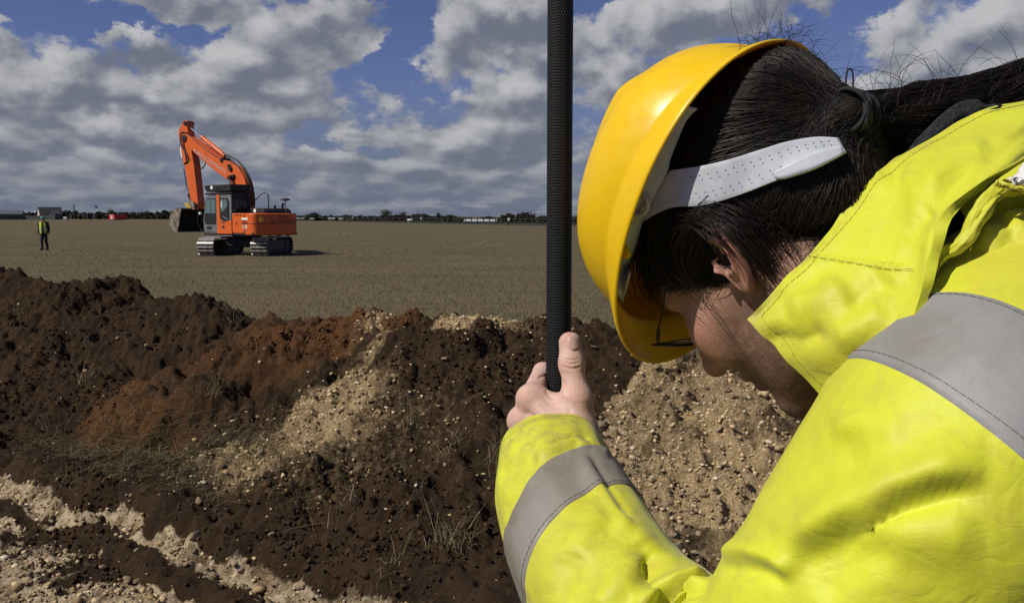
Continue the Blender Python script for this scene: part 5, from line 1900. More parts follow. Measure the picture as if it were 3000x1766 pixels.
isG = (np.arange(len(bV)) >= o3) & (np.arange(len(bV)) < o4)
gp = lambda x, y, r: np.exp(-((pxh[:, 0] - x) ** 2 + (pxh[:, 1] - y) ** 2) / r ** 2)
bl += isG * (.10 + .35 * gp(1672, 985, 40) + .3 * gp(1530, 1160, 30) + .25 * gp(1505, 1215, 25) + .3 * gp(1675, 1065, 26) + .3 * gp(1600, 1105, 22))
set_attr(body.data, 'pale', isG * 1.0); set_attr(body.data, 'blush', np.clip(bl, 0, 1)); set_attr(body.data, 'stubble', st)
# thumb nail
nail_mat = material('thumb_nail', (.52, .34, .29), .32, 0, .5)
ns = 9
NP = []
for i in range(ns):
    for j in range(ns):
        a = i / (ns - 1); b = j / (ns - 1)
        w = 18 * (1 - .9 * max(0, abs(a - .5) - .30))
        NP.append((1680 + (b - .5) * 2 * w + 3 * a, 1026 - 51 * a + 9 * (2 * b - 1) ** 2 * (1 - 2 * a) * -1))
NP = np.array(NP)
dd = CAM_F + CAM_R * ((NP[:, :1] - 1500) / FPX) + CAM_U * ((883 - NP[:, 1:]) / FPX)
t_ = np.full(len(NP), .80)
for _ in range(90):
    s_ = sd_hand(CAM_C + dd * t_[:, None])
    t_ = np.where(s_ < 2e-4, t_, np.minimum(t_ + np.maximum(s_ * .8, 1e-4), .905))
NV = CAM_C + dd * (t_ - .0006)[:, None]
nail = wobj('thumb_nail', NV, grid_faces(ns, ns)[:, ::-1], nail_mat, person, True)
m = nail.modifiers.new('thick', 'SOLIDIFY'); m.thickness = .0008; m.offset = -1

# ---- hair
TIE = near_px(2492, 335, .012)


def sd_hair(P):
    d = sd_ell(P, (-.012, 0, .047), (.106, .0855, .099))
    d = smin(d, sd_cone(P, (-.060, 0, .055), TIE, .066, .0125), .03)
    d = smin(d, sd_cone(P, (-.075, 0, .000), TIE, .045, .0115), .02)
    d = smin(d, sd_ell(P, (-.070, 0, -.020), (.040, .062, .045)), .03)
    d = smin(d, sd_ell(P, (-.085, 0, .066), (.048, .052, .040)), .04)
    return d


HAT_T = rad(12.0)
HAT_O = np.array([.001, 0, .0725])
HAT_R = np.array([[math.cos(HAT_T), 0, math.sin(HAT_T)], [0, 1, 0], [-math.sin(HAT_T), 0, math.cos(HAT_T)]])


def sd_hatroom(P):
    """inside of the helmet dome; below the rim there is no limit"""
    q = (P - HAT_O) @ HAT_R
    q = np.stack([q[..., 0], q[..., 1], np.maximum(q[..., 2], 0)], -1)
    d = sd_ell(q, (0, 0, 0), (.120, .104, .085))
    z = ((P - HAT_O) @ HAT_R)[..., 2]
    return np.where(z < -.006, -.02, d - np.clip(.006 - z, 0, .012) * 2.5)


def hairline(P):
    """negative where hair grows"""
    x, y, z = P[..., 0], np.abs(P[..., 1]), P[..., 2]
    front = x - (.050 + .35 * np.clip(z - .03, -.03, .06))
    side = (-z + .006) * 1.0 + np.where(x > -.026, .010, .0)          # above the ear
    back = -(z + .070 + 1.1 * np.minimum(x + .035, 0) * 0 + .35 * (x + .10))
    low = np.where(x > -.030, side, back)
    return np.maximum(front, low)


def sd_haircap(P):
    n = fbm3(P * np.array([20, 60, 60]), 2, .5, 5) * .004
    d = sd_hair(P) + n
    return smax(smax(d, hairline(P) * .8, .008), sd_hatroom(P), .004)


cV, cF = surface_nets(sd_haircap, (-.215, -.10, -.10), (.105, .10, .155), .0026)
M_HAIR = material('dark_brown_hair', (.016, .010, .0075), .42, 0, .32)
t = NT(M_HAIR); vv = t.coords('Object')
t.color(t.mix(t.ramp(t.noise(vv, 60, 3), .35, .7), (.010, .0068, .0055), (.020, .0118, .0080)))
M_HAIRB = material('hair_undercoat', (.011, .0075, .0060), .65, 0, .10)
hair = wobj('hair', h2w(cV), cF, M_HAIRB, person, True)
tag(hair, 'dark brown hair pulled back from the temples')


def grad(sdf, P, e=8e-4):
    g = np.stack([sdf(P + np.eye(3)[k] * e) - sdf(P - np.eye(3)[k] * e) for k in range(3)], -1)
    return g / (np.linalg.norm(g, axis=-1, keepdims=True) + 1e-9)


def strands_mesh(paths, r0, taper=.35, sides=3):
    """paths (n, k, 3) to thin prisms"""
    n, k, _ = paths.shape
    T = np.gradient(paths, axis=1); T /= np.linalg.norm(T, axis=-1, keepdims=True) + 1e-12
    ref = np.random.default_rng(3).normal(size=(n, 1, 3))
    A = np.cross(T, ref); A /= np.linalg.norm(A, axis=-1, keepdims=True) + 1e-12
    B = np.cross(T, A)
    rr = (np.asarray(r0).reshape(-1, 1) * np.ones((n, 1))) * np.interp(np.linspace(0, 1, k), [0, .12, .75, 1], [.7, 1, 1, taper])[None]
    V = np.stack([paths + rr[..., None] * (math.cos(2 * math.pi * s / sides) * A + math.sin(2 * math.pi * s / sides) * B) for s in range(sides)], 2)
    base = (np.arange(n)[:, None, None] * k + np.arange(k - 1)[None, :, None]) * sides
    s = np.arange(sides)[None, None, :]; s2 = (s + 1) % sides
    F = np.stack([base + s, base + s2, base + sides + s2, base + sides + s], -1).reshape(-1, 4)
    return V.reshape(-1, 3), F


rg = np.random.default_rng(11)
# combed strands from the hairline and crown to the tie
seeds = cV[rg.choice(len(cV), 60000)]
seeds = seeds[(seeds[:, 1] > -.055) & (seeds[:, 0] > -.15)]
hl_ = hairline(seeds)
w = np.where(np.abs(hl_) < .010, 1.0, np.where(sd_hatroom(seeds) > -.008, .8, .10))
seeds = seeds[rg.random(len(seeds)) < w][:5600]
K = 13
tt = np.linspace(0, 1, K)
end = TIE + rg.normal(size=(len(seeds), 3)) * .005
lock = fbm3(seeds * 45, 2, .5, 9)[:, None]
paths = seeds[:, None] * (1 - tt[None, :, None]) + end[:, None] * tt[None, :, None]
sag = np.sin(tt * math.pi)[None, :, None] * (lock[:, :, None] * np.array([0.0, .0, .030]) + rg.normal(size=(len(seeds), 1, 1)) * np.array([0, 0, .0012]))
paths = paths + sag
off = (.0008 + .0022 * rg.random(len(seeds)) ** 2 + .004 * np.clip(lock[:, 0], -.3, .4))[:, None]
for it in range(3):
    for k in range(1, K):
        d = sd_hair(paths[:, k]); gN = grad(sd_hair, paths[:, k])
        target = off[:, 0] * (1 - .5 * tt[k])
        mv = np.where(d < target, target - d, np.minimum(0, target - d) * .7 * (1 - tt[k] ** 3))
        paths[:, k] += gN * mv[:, None]
hr_ = sd_hatroom(paths.reshape(-1, 3)).reshape(paths.shape[:2])
gh_ = grad(sd_hatroom, paths.reshape(-1, 3)).reshape(paths.shape)
paths -= gh_ * np.clip(hr_ + .001, 0, .03)[..., None]
sV, sF = strands_mesh(paths, .00017 + .00015 * rg.random(len(seeds)))
st_o = wobj('combed_strands', h2w(sV), sF, M_HAIR, hair, True); tag(st_o, kind='stuff')

# hair in front of the ear and the loose lock behind it
loose = []
def lockstrand(pxs, ys, n, spread, seed, wig=.003):
    r = np.random.default_rng(seed)
    ctrl = np.array([near_px(p[0], p[1], y) for p, y in zip(pxs, ys)])
    for i in range(n):
        c = ctrl + np.linspace(.6, 1.15, len(ctrl))[:, None] * (r.normal(size=3) * spread)[None] + r.normal(size=ctrl.shape) * wig * .4
        loose.append(bez(c, 16))
lockstrand([(1960, 640), (1930, 720), (1950, 790), (2000, 835)], [.084, .084, .080, .074], 150, .0062, 1)
lockstrand([(2010, 640), (1985, 700), (2000, 770), (2035, 815)], [.087, .086, .080, .074], 150, .0060, 2)
lockstrand([(2080, 615), (2060, 640), (2030, 690), (2020, 770)], [.088, .089, .086, .076], 120, .006, 21)
lockstrand([(1900, 690), (1885, 760), (1900, 830), (1930, 880)], [.070, .068, .062, .055], 90, .006, 3)
lockstrand([(2050, 600), (2140, 650), (2200, 720), (2262, 800)], [.080, .080, .077, .070], 120, .0042, 4)
lockstrand([(2120, 600), (2190, 640), (2235, 700), (2290, 780)], [.078, .074, .068, .060], 160, .0062, 5)
lockstrand([(1985, 655), (2045, 650), (2110, 690), (2165, 770)], [.092, .097, .100, .096], 26, .0050, 31)
lockstrand([(2030, 620), (2090, 640), (2150, 690), (2215, 770)], [.090, .098, .100, .092], 34, .0050, 32)
lockstrand([(2180, 590), (2260, 640), (2310, 700), (2340, 760)], [.070, .064, .058, .052], 80, .005, 6)
lockstrand([(2030, 830), (2080, 900), (2120, 960), (2150, 1000)], [.076, .073, .070, .066], 2, .004, 7, .004)
lockstrand([(2236, 780), (2242, 830), (2241, 862), (2240, 890)], [.075, .075, .074, .074], 2, .001, 8)
lockstrand([(1950, 700), (1990, 790), (2010, 840), (2060, 880)], [.086, .084, .080, .079], 4, .006, 9, .006)
lockstrand([(1930, 780), (1915, 850), (1925, 900), (1940, 930)], [.066, .064, .062, .060], 2, .002, 10)
loose = np.array(loose)
lV, lF = strands_mesh(loose, .00016 + .00013 * rg.random(len(loose)))
lo_ = wobj('loose_locks', h2w(lV), lF, M_HAIR, hair, True); tag(lo_, 'dark loose locks round the ear', kind='stuff')
# short hairs over the nape
seeds = []
for _ in range(900):
    px = rg.uniform(2200, 2540); py = rg.uniform(480, 720)
    if py < 520 + (2540 - px) * .05: continue
    seeds.append((px, py))
sd_ = np.array(seeds[:520])
pa_ = hits(sd_, sd_head)
pb_ = hits(sd_ + np.array([-30, 38]) + rg.normal(size=sd_.shape) * 9, sd_head)
ok_ = ~(np.isnan(pa_[:, 0]) | np.isnan(pb_[:, 0]))
pa_, pb_ = pa_[ok_], pb_[ok_]
ok_ = np.linalg.norm(pa_ - pb_, axis=1) < .03
pa_, pb_ = pa_[ok_], pb_[ok_]
g_ = grad(sd_head, (pa_ + pb_) / 2)
nape = [bez([a, (a + b) / 2 + g * .003, b + g * .0012], 7) for a, b, g in zip(pa_, pb_, g_)]
nape = np.array(nape)
nV, nF = strands_mesh(nape, np.full(len(nape), .00013))
no_ = wobj('nape_hair', h2w(nV), nF, M_HAIR, hair, True); tag(no_, kind='stuff')

# ponytail
TW = h2w(TIE)
PT = [TW, at(2560, 350, .690), at(2680, 365, .700), at(2830, 345, .705), at(2960, 295, .705), at(3120, 235, .71), at(3300, 260, .72), at(3420, 420, .73)]
pc = bez(PT, 40)
pr = np.interp(np.linspace(0, 7, 40), range(8), [.0135, .0200, .0300, .0290, .026, .022, .016, .006])
ptm = MB(); ptm.tube(pc, pr * .86, 18)
pony = wobj('ponytail', ptm.V, ptm.F, M_HAIRB, hair, True)
tag(pony, 'dark ponytail lying over the collar')
n = 2300
ang = rg.random(n) * 2 * math.pi; rr_ = np.sqrt(rg.random(n)) * .25 + .80
T = np.gradient(pc, axis=0); T /= np.linalg.norm(T, axis=1, keepdims=True)
U_ = np.cross(T, [0, 1.0, 0]); U_ /= np.linalg.norm(U_, axis=1, keepdims=True); W_ = np.cross(T, U_)
ks = np.linspace(0, 39, 19)
def samp(A): return np.stack([np.interp(ks, range(40), A[:, i]) for i in range(3)], -1)
cS, uS, wS = samp(pc), samp(U_), samp(W_); rS = np.interp(ks, range(40), pr)
tw = rg.normal(size=n) * .35
an = ang[:, None] + tw[:, None] * np.linspace(0, 1, 19)[None] + .25 * fbm2(ang[:, None] * 3 + 0 * ks[None], ks[None] * .2 + 0 * ang[:, None], 2)
rad_ = rS[None] * (rr_[:, None] + .10 * np.sin(ks[None] * .5 + ang[:, None] * 7))
pp = cS[None] + rad_[..., None] * (np.cos(an)[..., None] * uS[None] + np.sin(an)[..., None] * wS[None])
cut = rg.random(n)
pV, pF = strands_mesh(pp, .00018 + .00016 * rg.random(n))
ps = wobj('ponytail_strands', pV, pF, M_HAIR, pony, True); tag(ps, kind='stuff')

# stray curls against the sky
fly = []
def flyaway(x0, y0, d0, length, seed, up=1.0):
    r = np.random.default_rng(seed)
    p = at(x0, y0, d0); k = 18
    a = r.normal() * .5 + math.pi / 2 * up; cur = r.normal() * .16
    pts = [p]; dep = r.normal() * .3
    for i in range(k - 1):
        a += cur + r.normal() * .10
        st_ = length / k
        p = p + st_ * (CAM_R * math.cos(a) + CAM_U * math.sin(a) + CAM_F * dep * .4)
        pts.append(p)
    return pts
for i in range(105):
    x = rg.uniform(2540, 2990); y = np.interp(x, [2540, 2650, 2800, 2900, 3000], [305, 300, 290, 270, 225])
    fly.append(flyaway(x, y + 12, .672 + rg.normal() * .01, rg.uniform(.02, .065), i))
for i in range(110):
    x = rg.normal(2280, 55); y = np.interp(x, [2150, 2230, 2300, 2360, 2420], [150, 128, 135, 165, 230])
    fly.append(flyaway(x, y + 14, .70, rg.uniform(.012, .045), 500 + i))
for i in range(40):
    x = rg.uniform(2330, 2500); y = np.interp(x, [2330, 2400, 2500], [150, 235, 300])
    fly.append(flyaway(x, y + 10, .69, rg.uniform(.015, .05), 900 + i))
fly = np.array(fly)
fV, fF = strands_mesh(fly, .00011 + .00009 * rg.random(len(fly)), .4)
fo = wobj('stray_hairs', fV, fF, M_HAIR, hair, True); tag(fo, 'fine stray hairs curling against the sky', kind='stuff')

# hair tie: black elastic wound round the root of the ponytail
M_TIE = noisy('black_elastic', (.010, .010, .011), (.02, .02, .022), 400, .8, bump=.4, bscale=900, bdist=.0006)
tie = MB()
ta = h2w(TIE) - pc[4]; ta = ta / np.linalg.norm(ta)
u1 = np.cross(ta, [0, 0, 1.0]); u1 /= np.linalg.norm(u1); w1 = np.cross(ta, u1)
for k in range(6):
    c0 = h2w(TIE) + ta * (.012 - .0052 * k); R0 = .0148 + .0004 * k
    ring = [c0 + R0 * (math.cos(a) * u1 + math.sin(a) * w1) + ta * .003 * math.sin(a * 1.0 + k) for a in np.linspace(0, 2 * math.pi, 26)]
    tie.tube(ring, .0016, 7, False)
for k in range(3):
    c0 = h2w(TIE); R0 = .0172
    ring = [c0 + R0 * (math.cos(a) * u1 + math.sin(a) * w1) + ta * (.016 * math.cos(a + .7 * k + 2.2) - .002 * k) for a in np.linspace(0, 2 * math.pi, 26)]
    tie.tube(ring, .0016, 7, False)
loop = [at(2486, 285, .66), at(2478, 245, .66), at(2484, 205, .66), at(2496, 208, .66), at(2499, 240, .66), at(2496, 285, .66)]
tie.tube(bez(loop, 20), .0007, 5, False)
to = wobj('hair_tie', tie.V, tie.F, M_TIE, hair, True)
tag(to, 'black elastic hair tie')

# ---- the pole
M_POLE = material('carbon_weave', (.012, .012, .013), .42, 0, .32)
t = NT(M_POLE)
uv = t.node('ShaderNodeUVMap'); uvv = uv.outputs[0]
mp = t.node('ShaderNodeMapping'); mp.inputs['Scale'].default_value = (26, 1, 1); t.L.new(uvv, mp.inputs[0])
sp = t.node('ShaderNodeSeparateXYZ'); t.L.new(mp.outputs[0], sp.inputs[0])
row = t.math('FLOOR', t.math('MULTIPLY', sp.outputs[1], 340.0))
xx = t.math('ADD', sp.outputs[0], t.math('MULTIPLY', row, .5))
fx = t.math('PINGPONG', xx, .5); fy = t.math('PINGPONG', t.math('MULTIPLY', sp.outputs[1], 340.0), .5)
hh = t.math('MULTIPLY', t.ramp(fx, .02, .34), t.ramp(fy, .02, .30))
t.color(t.mix(hh, (.003, .003, .003), (.013, .013, .014)))
t.rough(t.ramp(hh, 0, 1, .7, .36))
t.bump(hh, .9, .0008)
pole = empty('survey_pole', (at(POLE_PX, 1150, POLE_D)[0], at(POLE_PX, 1150, POLE_D)[1], 0.02))
tag(pole, 'black carbon-weave surveying pole held upright in the hand', 'pole')
nu, nv = 60, 41
zz = np.linspace(.10, 2.45, nu); aa = np.linspace(0, 2 * math.pi, nv)
V = [(.0133 * math.cos(a), .0133 * math.sin(a), z) for z in zz for a in aa]
Fq = grid_faces(nu, nv)[:, ::-1]
me = make_mesh('pole_tube', V, Fq, M_POLE, True)
ul = me.uv_layers.new(name='UVMap')
li = np.empty(len(me.loops), dtype=np.int32); me.loops.foreach_get('vertex_index', li)
UV = np.stack([(li % nv) / (nv - 1), zz[li // nv]], -1).astype(np.float32)
ul.data.foreach_set('uv', UV.ravel())
link('pole_tube', me, pole)
tipm = MB(); tipm.tube([(0, 0, .10), (0, 0, .05), (0, 0, 0)], [.0145, .011, .001], 12)
tipm.build('pole_point', material('steel_point', (.4, .4, .42), .35, .9), pole, True)
capm = MB(); capm.tube([(0, 0, 2.45), (0, 0, 2.47), (0, 0, 2.475)], [.0155, .0155, .012], 16)
capm.build('pole_cap', material('black_cap', (.01, .01, .01), .5), pole, True)

# ---- hard hat, in head space
M_HAT = material('yellow_helmet_plastic', (.88, .57, .006), .26, 0, .5)
t = NT(M_HAT); v = t.coords('Object')
t.color(t.mix(t.ramp(t.noise(v, 26, 4, .6), .45, .75, 0, .35), (.90, .59, .006), (.78, .48, .008)))
hc = t.mix(t.ramp(t.noise(v, 26, 4, .6), .45, .75, 0, .35), (.90, .59, .006), (.78, .48, .008))
scr = t.ramp(t.math('ABSOLUTE', t.math('SUBTRACT', t.noise(t.coords('Object', (9, 60, 14)), 5, 4, .6, .6), .5)), .0, .014, 1, 0)
hc = t.mix(t.math('MULTIPLY', scr, t.ramp(t.noise(v, 18, 3), .5, .65, 0, .5)), hc, (.45, .30, .06))
hc = t.mix(t.ramp(t.noise(v, 75, 5, .7), .56, .75, 0, .30), hc, (.56, .38, .07))
t.color(hc)
t.rough(t.ramp(t.noise(v, 60, 5, .65), .3, .75, .24, .50))
t.bump(t.noise(v, 30, 3), .06, .002)
tr = t.node('ShaderNodeBsdfTranslucent'); tr.inputs[0].default_value = (.95, .42, .005, 1)
mx = t.node('ShaderNodeMixShader'); mx.inputs[0].default_value = .16
out = t.N['Material Output']
t.L.new(t.b.outputs[0], mx.inputs[1]); t.L.new(tr.outputs[0], mx.inputs[2]); t.L.new(mx.outputs[0], out.inputs[0])
M_BAND = noisy('white_harness_plastic', (.50, .52, .55), (.43, .45, .48), 60, .42, bump=.1, bscale=300, bdist=.0006)
M_SLOT = material('slot_shadow', (.02, .02, .02), .8)

def hat2h(P):
    return np.asarray(P, float) @ HAT_R.T + HAT_O


hat = empty('hard_hat', tuple(h2w(HAT_O)))
tag(hat, 'glossy yellow hard hat with white harness on the bowed head', 'hard hat')


def rim(th, k=1.0):
    """shell plan at the rim: half length .128, half width .112"""
    c, s = math.cos(th), math.sin(th)
    r = 1.0 / ((abs(c) / (.128 if c > 0 else .127)) ** 2.25 + (abs(s) / .1135) ** 2.25) ** (1 / 2.25)
    return r * c, r * s


def arch(th):
    return .013 * math.sin(th) ** 2 - .004 * max(0, math.cos(th)) ** 2


nth, nph = 144, 46
V = []
for i in range(nph):
    f = i / (nph - 1)
    ph = f * math.pi / 2
    for j in range(nth):
        th = 2 * math.pi * j / nth
        x, y = rim(th)
        sc = math.cos(ph) ** .62 if i < nph - 1 else 0.0
        zt = math.sin(ph) ** .95
        X, Y = x * sc, y * sc
        Z = arch(th) * (1 - zt) + .090 * zt
        # three moulded ridges over the crown and a shallow step behind the brow
        rid = .0105 * math.exp(-(Y / .019) ** 4) * sstep(.15, .6, np.float64(zt)) * (1 - sstep(.05, .115, np.abs(np.float64(X)) - .0))
        rid += .0070 * math.exp(-((abs(Y) - .052) / .012) ** 4) * sstep(.25, .7, np.float64(zt)) * (1 - sstep(.06, .09, np.abs(np.float64(X))))
        nrm = np.array([X / .128 ** 2, Y / .1135 ** 2, max(Z, .001) / .090 ** 2]); nrm /= np.linalg.norm(nrm)
        p = np.array([X, Y, Z]) + nrm * float(rid)
        V.append(p)
# brim: from the rim outwards, wide over the brow, a narrow gutter at the sides
brim_rows = 9
BV = []
for i in range(1, brim_rows):
    f = i / (brim_rows - 1)
    for j in range(nth):
        th = 2 * math.pi * j / nth
        x, y = rim(th)
        c = math.cos(th)
        w = .0125 + .020 * max(0, c) ** 2.2 + .002 * max(0, -c) ** 4
        L = math.hypot(x, y)
        ex, ey = x / L, y / L
        drop = -.006 * f - .010 * f * f * (.55 + .9 * max(0, c) ** 2) - .013 * f * math.sin(th) ** 2
        lip = .0 if f < 1 else -.0015
        BV.append(np.array([x + ex * w * f, y + ey * w * f * .9, arch(th) + drop + lip]))
V = np.array(V); BV = np.array(BV)
allV = np.concatenate([BV.reshape(brim_rows - 1, nth, 3)[::-1].reshape(-1, 3), V])
nr = brim_rows - 1 + nph
Fh = grid_faces(nr, nth, False, True)
shell = wobj('shell', h2w(hat2h(allV)), Fh[:, ::-1], M_HAT, hat, True)
tag(shell, 'yellow shell with moulded ridges and brim')
m = shell.modifiers.new('thick', 'SOLIDIFY'); m.thickness = .0030; m.offset = -1
m = shell.modifiers.new('sub', 'SUBSURF'); m.levels = 1; m.render_levels = 1

# lugs under the rim, lit orange by the light through the plastic
for k, th in enumerate((1.05, 1.42, 1.80, 2.25, -1.05, -1.6, -2.2)):
    x, y = rim(th)
    c = np.array([x * .935, y * .935, arch(th) + .006])
    mb = MB(); mb.box((0, 0, 0), (.017, .008, .014), th + math.pi / 2, .0018)
    wobj('harness_lug', h2w(hat2h(np.array(mb.V) + c)), mb.F, M_HAT, hat, True)
# chin-strap lug hanging at the temple
tl = near_px(1828, 738, .112)
ptsl = [near_px(1811, 708, .112), near_px(1819, 710, .112), near_px(1840, 738, .112), near_px(1841, 752, .112), near_px(1833, 760, .112), near_px(1812, 752, .112)]
Lv = np.array(ptsl); n = len(Lv)
Lv2 = np.concatenate([Lv, Lv + np.array([0, -.004, 0])])
Lf = [tuple(range(n - 1, -1, -1)), tuple(range(n, 2 * n))] + [(i, (i + 1) % n, n + (i + 1) % n, n + i) for i in range(n)]
lg = wobj('chin_strap_lug', h2w(Lv2), Lf, M_HAT, hat); bevel(lg, .0008)

# harness: side panel inside the shell and the band round the back of the head
BO = .0045


def band_pt(px, py, off=BO):
    p = hit(px, py, sd_hair, off=off)
    return p


top_px = [(2030, 300), (2010, 350), (1985, 410), (1962, 470), (1968, 492), (2040, 482), (2130, 462), (2220, 432), (2310, 405), (2390, 395), (2440, 408)]
bot_px = [(1870, 560), (1858, 590), (1850, 620), (1848, 650), (1870, 632), (1930, 612), (2040, 602), (2140, 578), (2260, 530), (2380, 482), (2470, 445)]


def strip(tp, bp, rows, off, samples):
    T_ = np.array([band_pt(*p, off=off) if not isinstance(p, np.ndarray) else p for p in tp])
    B_ = np.array([band_pt(*p, off=off) if not isinstance(p, np.ndarray) else p for p in bp])
    T_ = bez(T_, samples); B_ = bez(B_, samples)
    G = []
    for r in np.linspace(0, 1, rows):
        row = T_ * (1 - r) + B_ * r
        d = sd_hair(row); gN = grad(sd_hair, row)
        row = row + gN * np.maximum(0, off - d)[:, None]
        G.append(row)
    return np.array(G)


# the band proper (pixels of its upper and lower edge, continued round the back)
bt = [(1962, 500), (2040, 489), (2130, 469), (2220, 441), (2310, 414), (2390, 401), (2450, 403)]
bb = [(1880, 650), (1960, 610), (2050, 603), (2140, 580), (2260, 534), (2380, 486), (2478, 446)]
G = strip(bt, bb, 9, .0068, 40)
# mirrored far side and the bridge behind the nape
far = G[:, ::-1] * np.array([1, -1, 1])
mid = []
a, b = G[:, -1], far[:, 0]
for s in np.linspace(0, 1, 10)[1:-1]:
    row = a * (1 - s) + b * s
    d = sd_hair(row); gN = grad(sd_hair, row)
    mid.append(row + gN * (-.004 - d)[:, None])
G2 = np.concatenate([G, np.array(mid).transpose(1, 0, 2), far], 1)
band = wobj('head_band', h2w(G2.reshape(-1, 3)), grid_faces(G2.shape[0], G2.shape[1])[:, ::-1], M_BAND, hat, True)
m = band.modifiers.new('thick', 'SOLIDIFY'); m.thickness = .0022; m.offset = 1
m = band.modifiers.new('bevel', 'BEVEL'); m.width = .0007; m.segments = 2; m.limit_method = 'ANGLE'
tag(band, 'white plastic band with two rows of adjusting holes')
# wide side panel that joins the band to the shell
pt_ = [(2045, 318), (2012, 352), (1986, 410), (1964, 468), (1955, 505), (1925, 560), (1885, 640), (1862, 720), (1848, 770), (1845, 800)]
pb_ = [(1975, 330), (1935, 400), (1905, 460), (1880, 530), (1868, 560), (1850, 600), (1830, 650), (1818, 710), (1812, 760), (1812, 795)]
Tp = np.array([band_pt(*p, off=.0072) if band_pt(*p, off=.0072) is not None else near_px(*p, .090) for p in pt_])
Bp = []
for th in np.linspace(2.35, .62, 10):
    x, y = rim(th)
    Bp.append(hat2h(np.array([[x * .955, y * .955, arch(th) + .002]]))[0])
Tp = bez(Tp, 40); Bp = bez(Bp, 40)
GP = np.array([Tp * (1 - r) + Bp * r for r in np.linspace(0, 1, 7)])
pan = wobj('harness_panel', h2w(GP.reshape(-1, 3)), grid_faces(7, 40), M_BAND, hat, True)
m = pan.modifiers.new('thick', 'SOLIDIFY'); m.thickness = .0020; m.offset = 0
# slots in the side panel
def panel_pt(px, py):
    q, _ = proj_px(h2w(GP.reshape(-1, 3)))
    return GP.reshape(-1, 3)[int(np.argmin(np.linalg.norm(q - np.array([px, py]), axis=1)))]


for (px, py, an) in ((1968, 383, .5), (1915, 462, .45)):
    p = panel_pt(px, py)
    mb = MB(); mb.box((0, 0, 0), (.0030, .0016, .0072))
    q = near_px(px + 12, py - 24, p[1]) - p; q /= np.linalg.norm(q)
    zz_ = q; yy_ = np.array([0, 1.0, 0]) - q * q[1]; yy_ /= np.linalg.norm(yy_); xx_ = np.cross(yy_, zz_)
    Mx = np.stack([xx_, yy_, zz_], 1)
    wobj('harness_slot', h2w(np.array(mb.V) @ Mx.T + p + np.array([0, .0024, 0])), mb.F, M_SLOT, hat)
# knob ring near the rim
ringm = MB(); c0 = panel_pt(1872, 600)
ringm.tube([c0 + .0085 * np.array([math.cos(a), 0, math.sin(a)]) + np.array([0, .002, 0]) for a in np.linspace(0, 2 * math.pi, 22)], .0022, 6, False)
wobj('harness_ring', h2w(ringm.V), ringm.F, M_BAND, hat, True)
# adjusting holes: two rows of small studs with dark centres
hm = MB(); hw = MB()
for (row, ep) in ((.27, .80), (.70, .86)):
    nh = 20
    for k in range(nh):
        s = .055 + .86 * k / (nh - 1)
        u_ = s * 39; iu = min(int(u_), 38); fu = u_ - iu
        rr0 = row * 8; ir = int(rr0); fr = rr0 - ir
        q = (G[ir, iu] * (1 - fu) + G[ir, iu + 1] * fu) * (1 - fr) + (G[ir + 1, iu] * (1 - fu) + G[ir + 1, iu + 1] * fu) * fr
        gN = grad(sd_hair, q[None])[0]
        t1 = np.cross(gN, [0, 0, 1.0]); t1 /= np.linalg.norm(t1); t2 = np.cross(gN, t1)
        c = q + gN * .0023
        ang = np.linspace(0, 2 * math.pi, 9)[:-1]
        b0 = len(hm.V)
        hm.add([c + gN * .0002 + .00058 * (math.cos(a) * t1 + math.sin(a) * t2) for a in ang] + [c + gN * .0002], [(i, (i + 1) % 8, 8) for i in range(8)])
ho = wobj('adjusting_holes', h2w(hm.V), hm.F, M_SLOT, band); tag(ho, 'two rows of small adjusting holes')
# thick overlapping end of the band at the back
et = [(2262, 508), (2330, 470), (2400, 440), (2465, 428)]
eb = [(2268, 520), (2300, 524), (2390, 494), (2472, 452)]
GE = strip(et, eb, 5, .0100, 16)
en = wobj('band_end', h2w(GE.reshape(-1, 3)), grid_faces(5, 16)[:, ::-1], M_BAND, hat, True)
m = en.modifiers.new('thick', 'SOLIDIFY'); m.thickness = .0022; m.offset = 0

# ---- glasses
M_WIRE = material('dark_metal_wire', (.035, .036, .04), .28, .85)
M_LENS = material('clear_lens', (1, 1, 1), .02, 0, .5)
M_LENS.node_tree.nodes['Principled BSDF'].inputs['Transmission Weight'].default_value = 1.0
M_LENS.node_tree.nodes['Principled BSDF'].inputs['IOR'].default_value = 1.25
hinge = near_px(1927, 1004, .064)
gl = empty('eyeglasses', tuple(h2w(hinge)))
tag(gl, 'thin dark wire eyeglasses below the helmet peak', 'glasses')
arm_pts = [hinge, near_px(1929, 962, .066), near_px(1944, 895, .070), near_px(1957, 832, .074), np.array([.0, .079, .022]), np.array([-.018, .078, .006])]
am = MB(); am.tube(bez(arm_pts[1:], 22), .00075, 6); wobj('temple_arm', h2w(am.V), am.F, M_WIRE, gl, True)
am = MB(); am.tube(bez([hinge, (hinge + arm_pts[1]) / 2, arm_pts[1]], 6), [.0010, .0016, .0018, .0018, .0016, .0009], 6); wobj('hinge', h2w(am.V), am.F, M_WIRE, gl, True)
# far arm
am = MB(); am.tube(bez([p * np.array([1, -1, 1]) for p in arm_pts], 22), .00085, 6); wobj('temple_arm', h2w(am.V), am.F, M_WIRE, gl, True)


LT = rad(44)


def lens_rim(side):
    """rim outline of one lens, head space: hung from the hinge across to the nose bridge"""
    hx, hy, hz = hinge
    pts = []
    for a in np.linspace(0, 2 * math.pi, 41):
        u = .5 - .5 * math.cos(a); w = math.sin(a)
        y = hy - .004 - (hy - .013) * u
        x = hx + .0105 * math.sin(u * math.pi * .5) + .002
        hgt = .0170 * (abs(w) ** .75) * (1 if w > 0 else -1)
        pts.append(np.array([x + hgt * math.sin(LT), y * side, hz - .002 + hgt * math.cos(LT)]))
    return pts


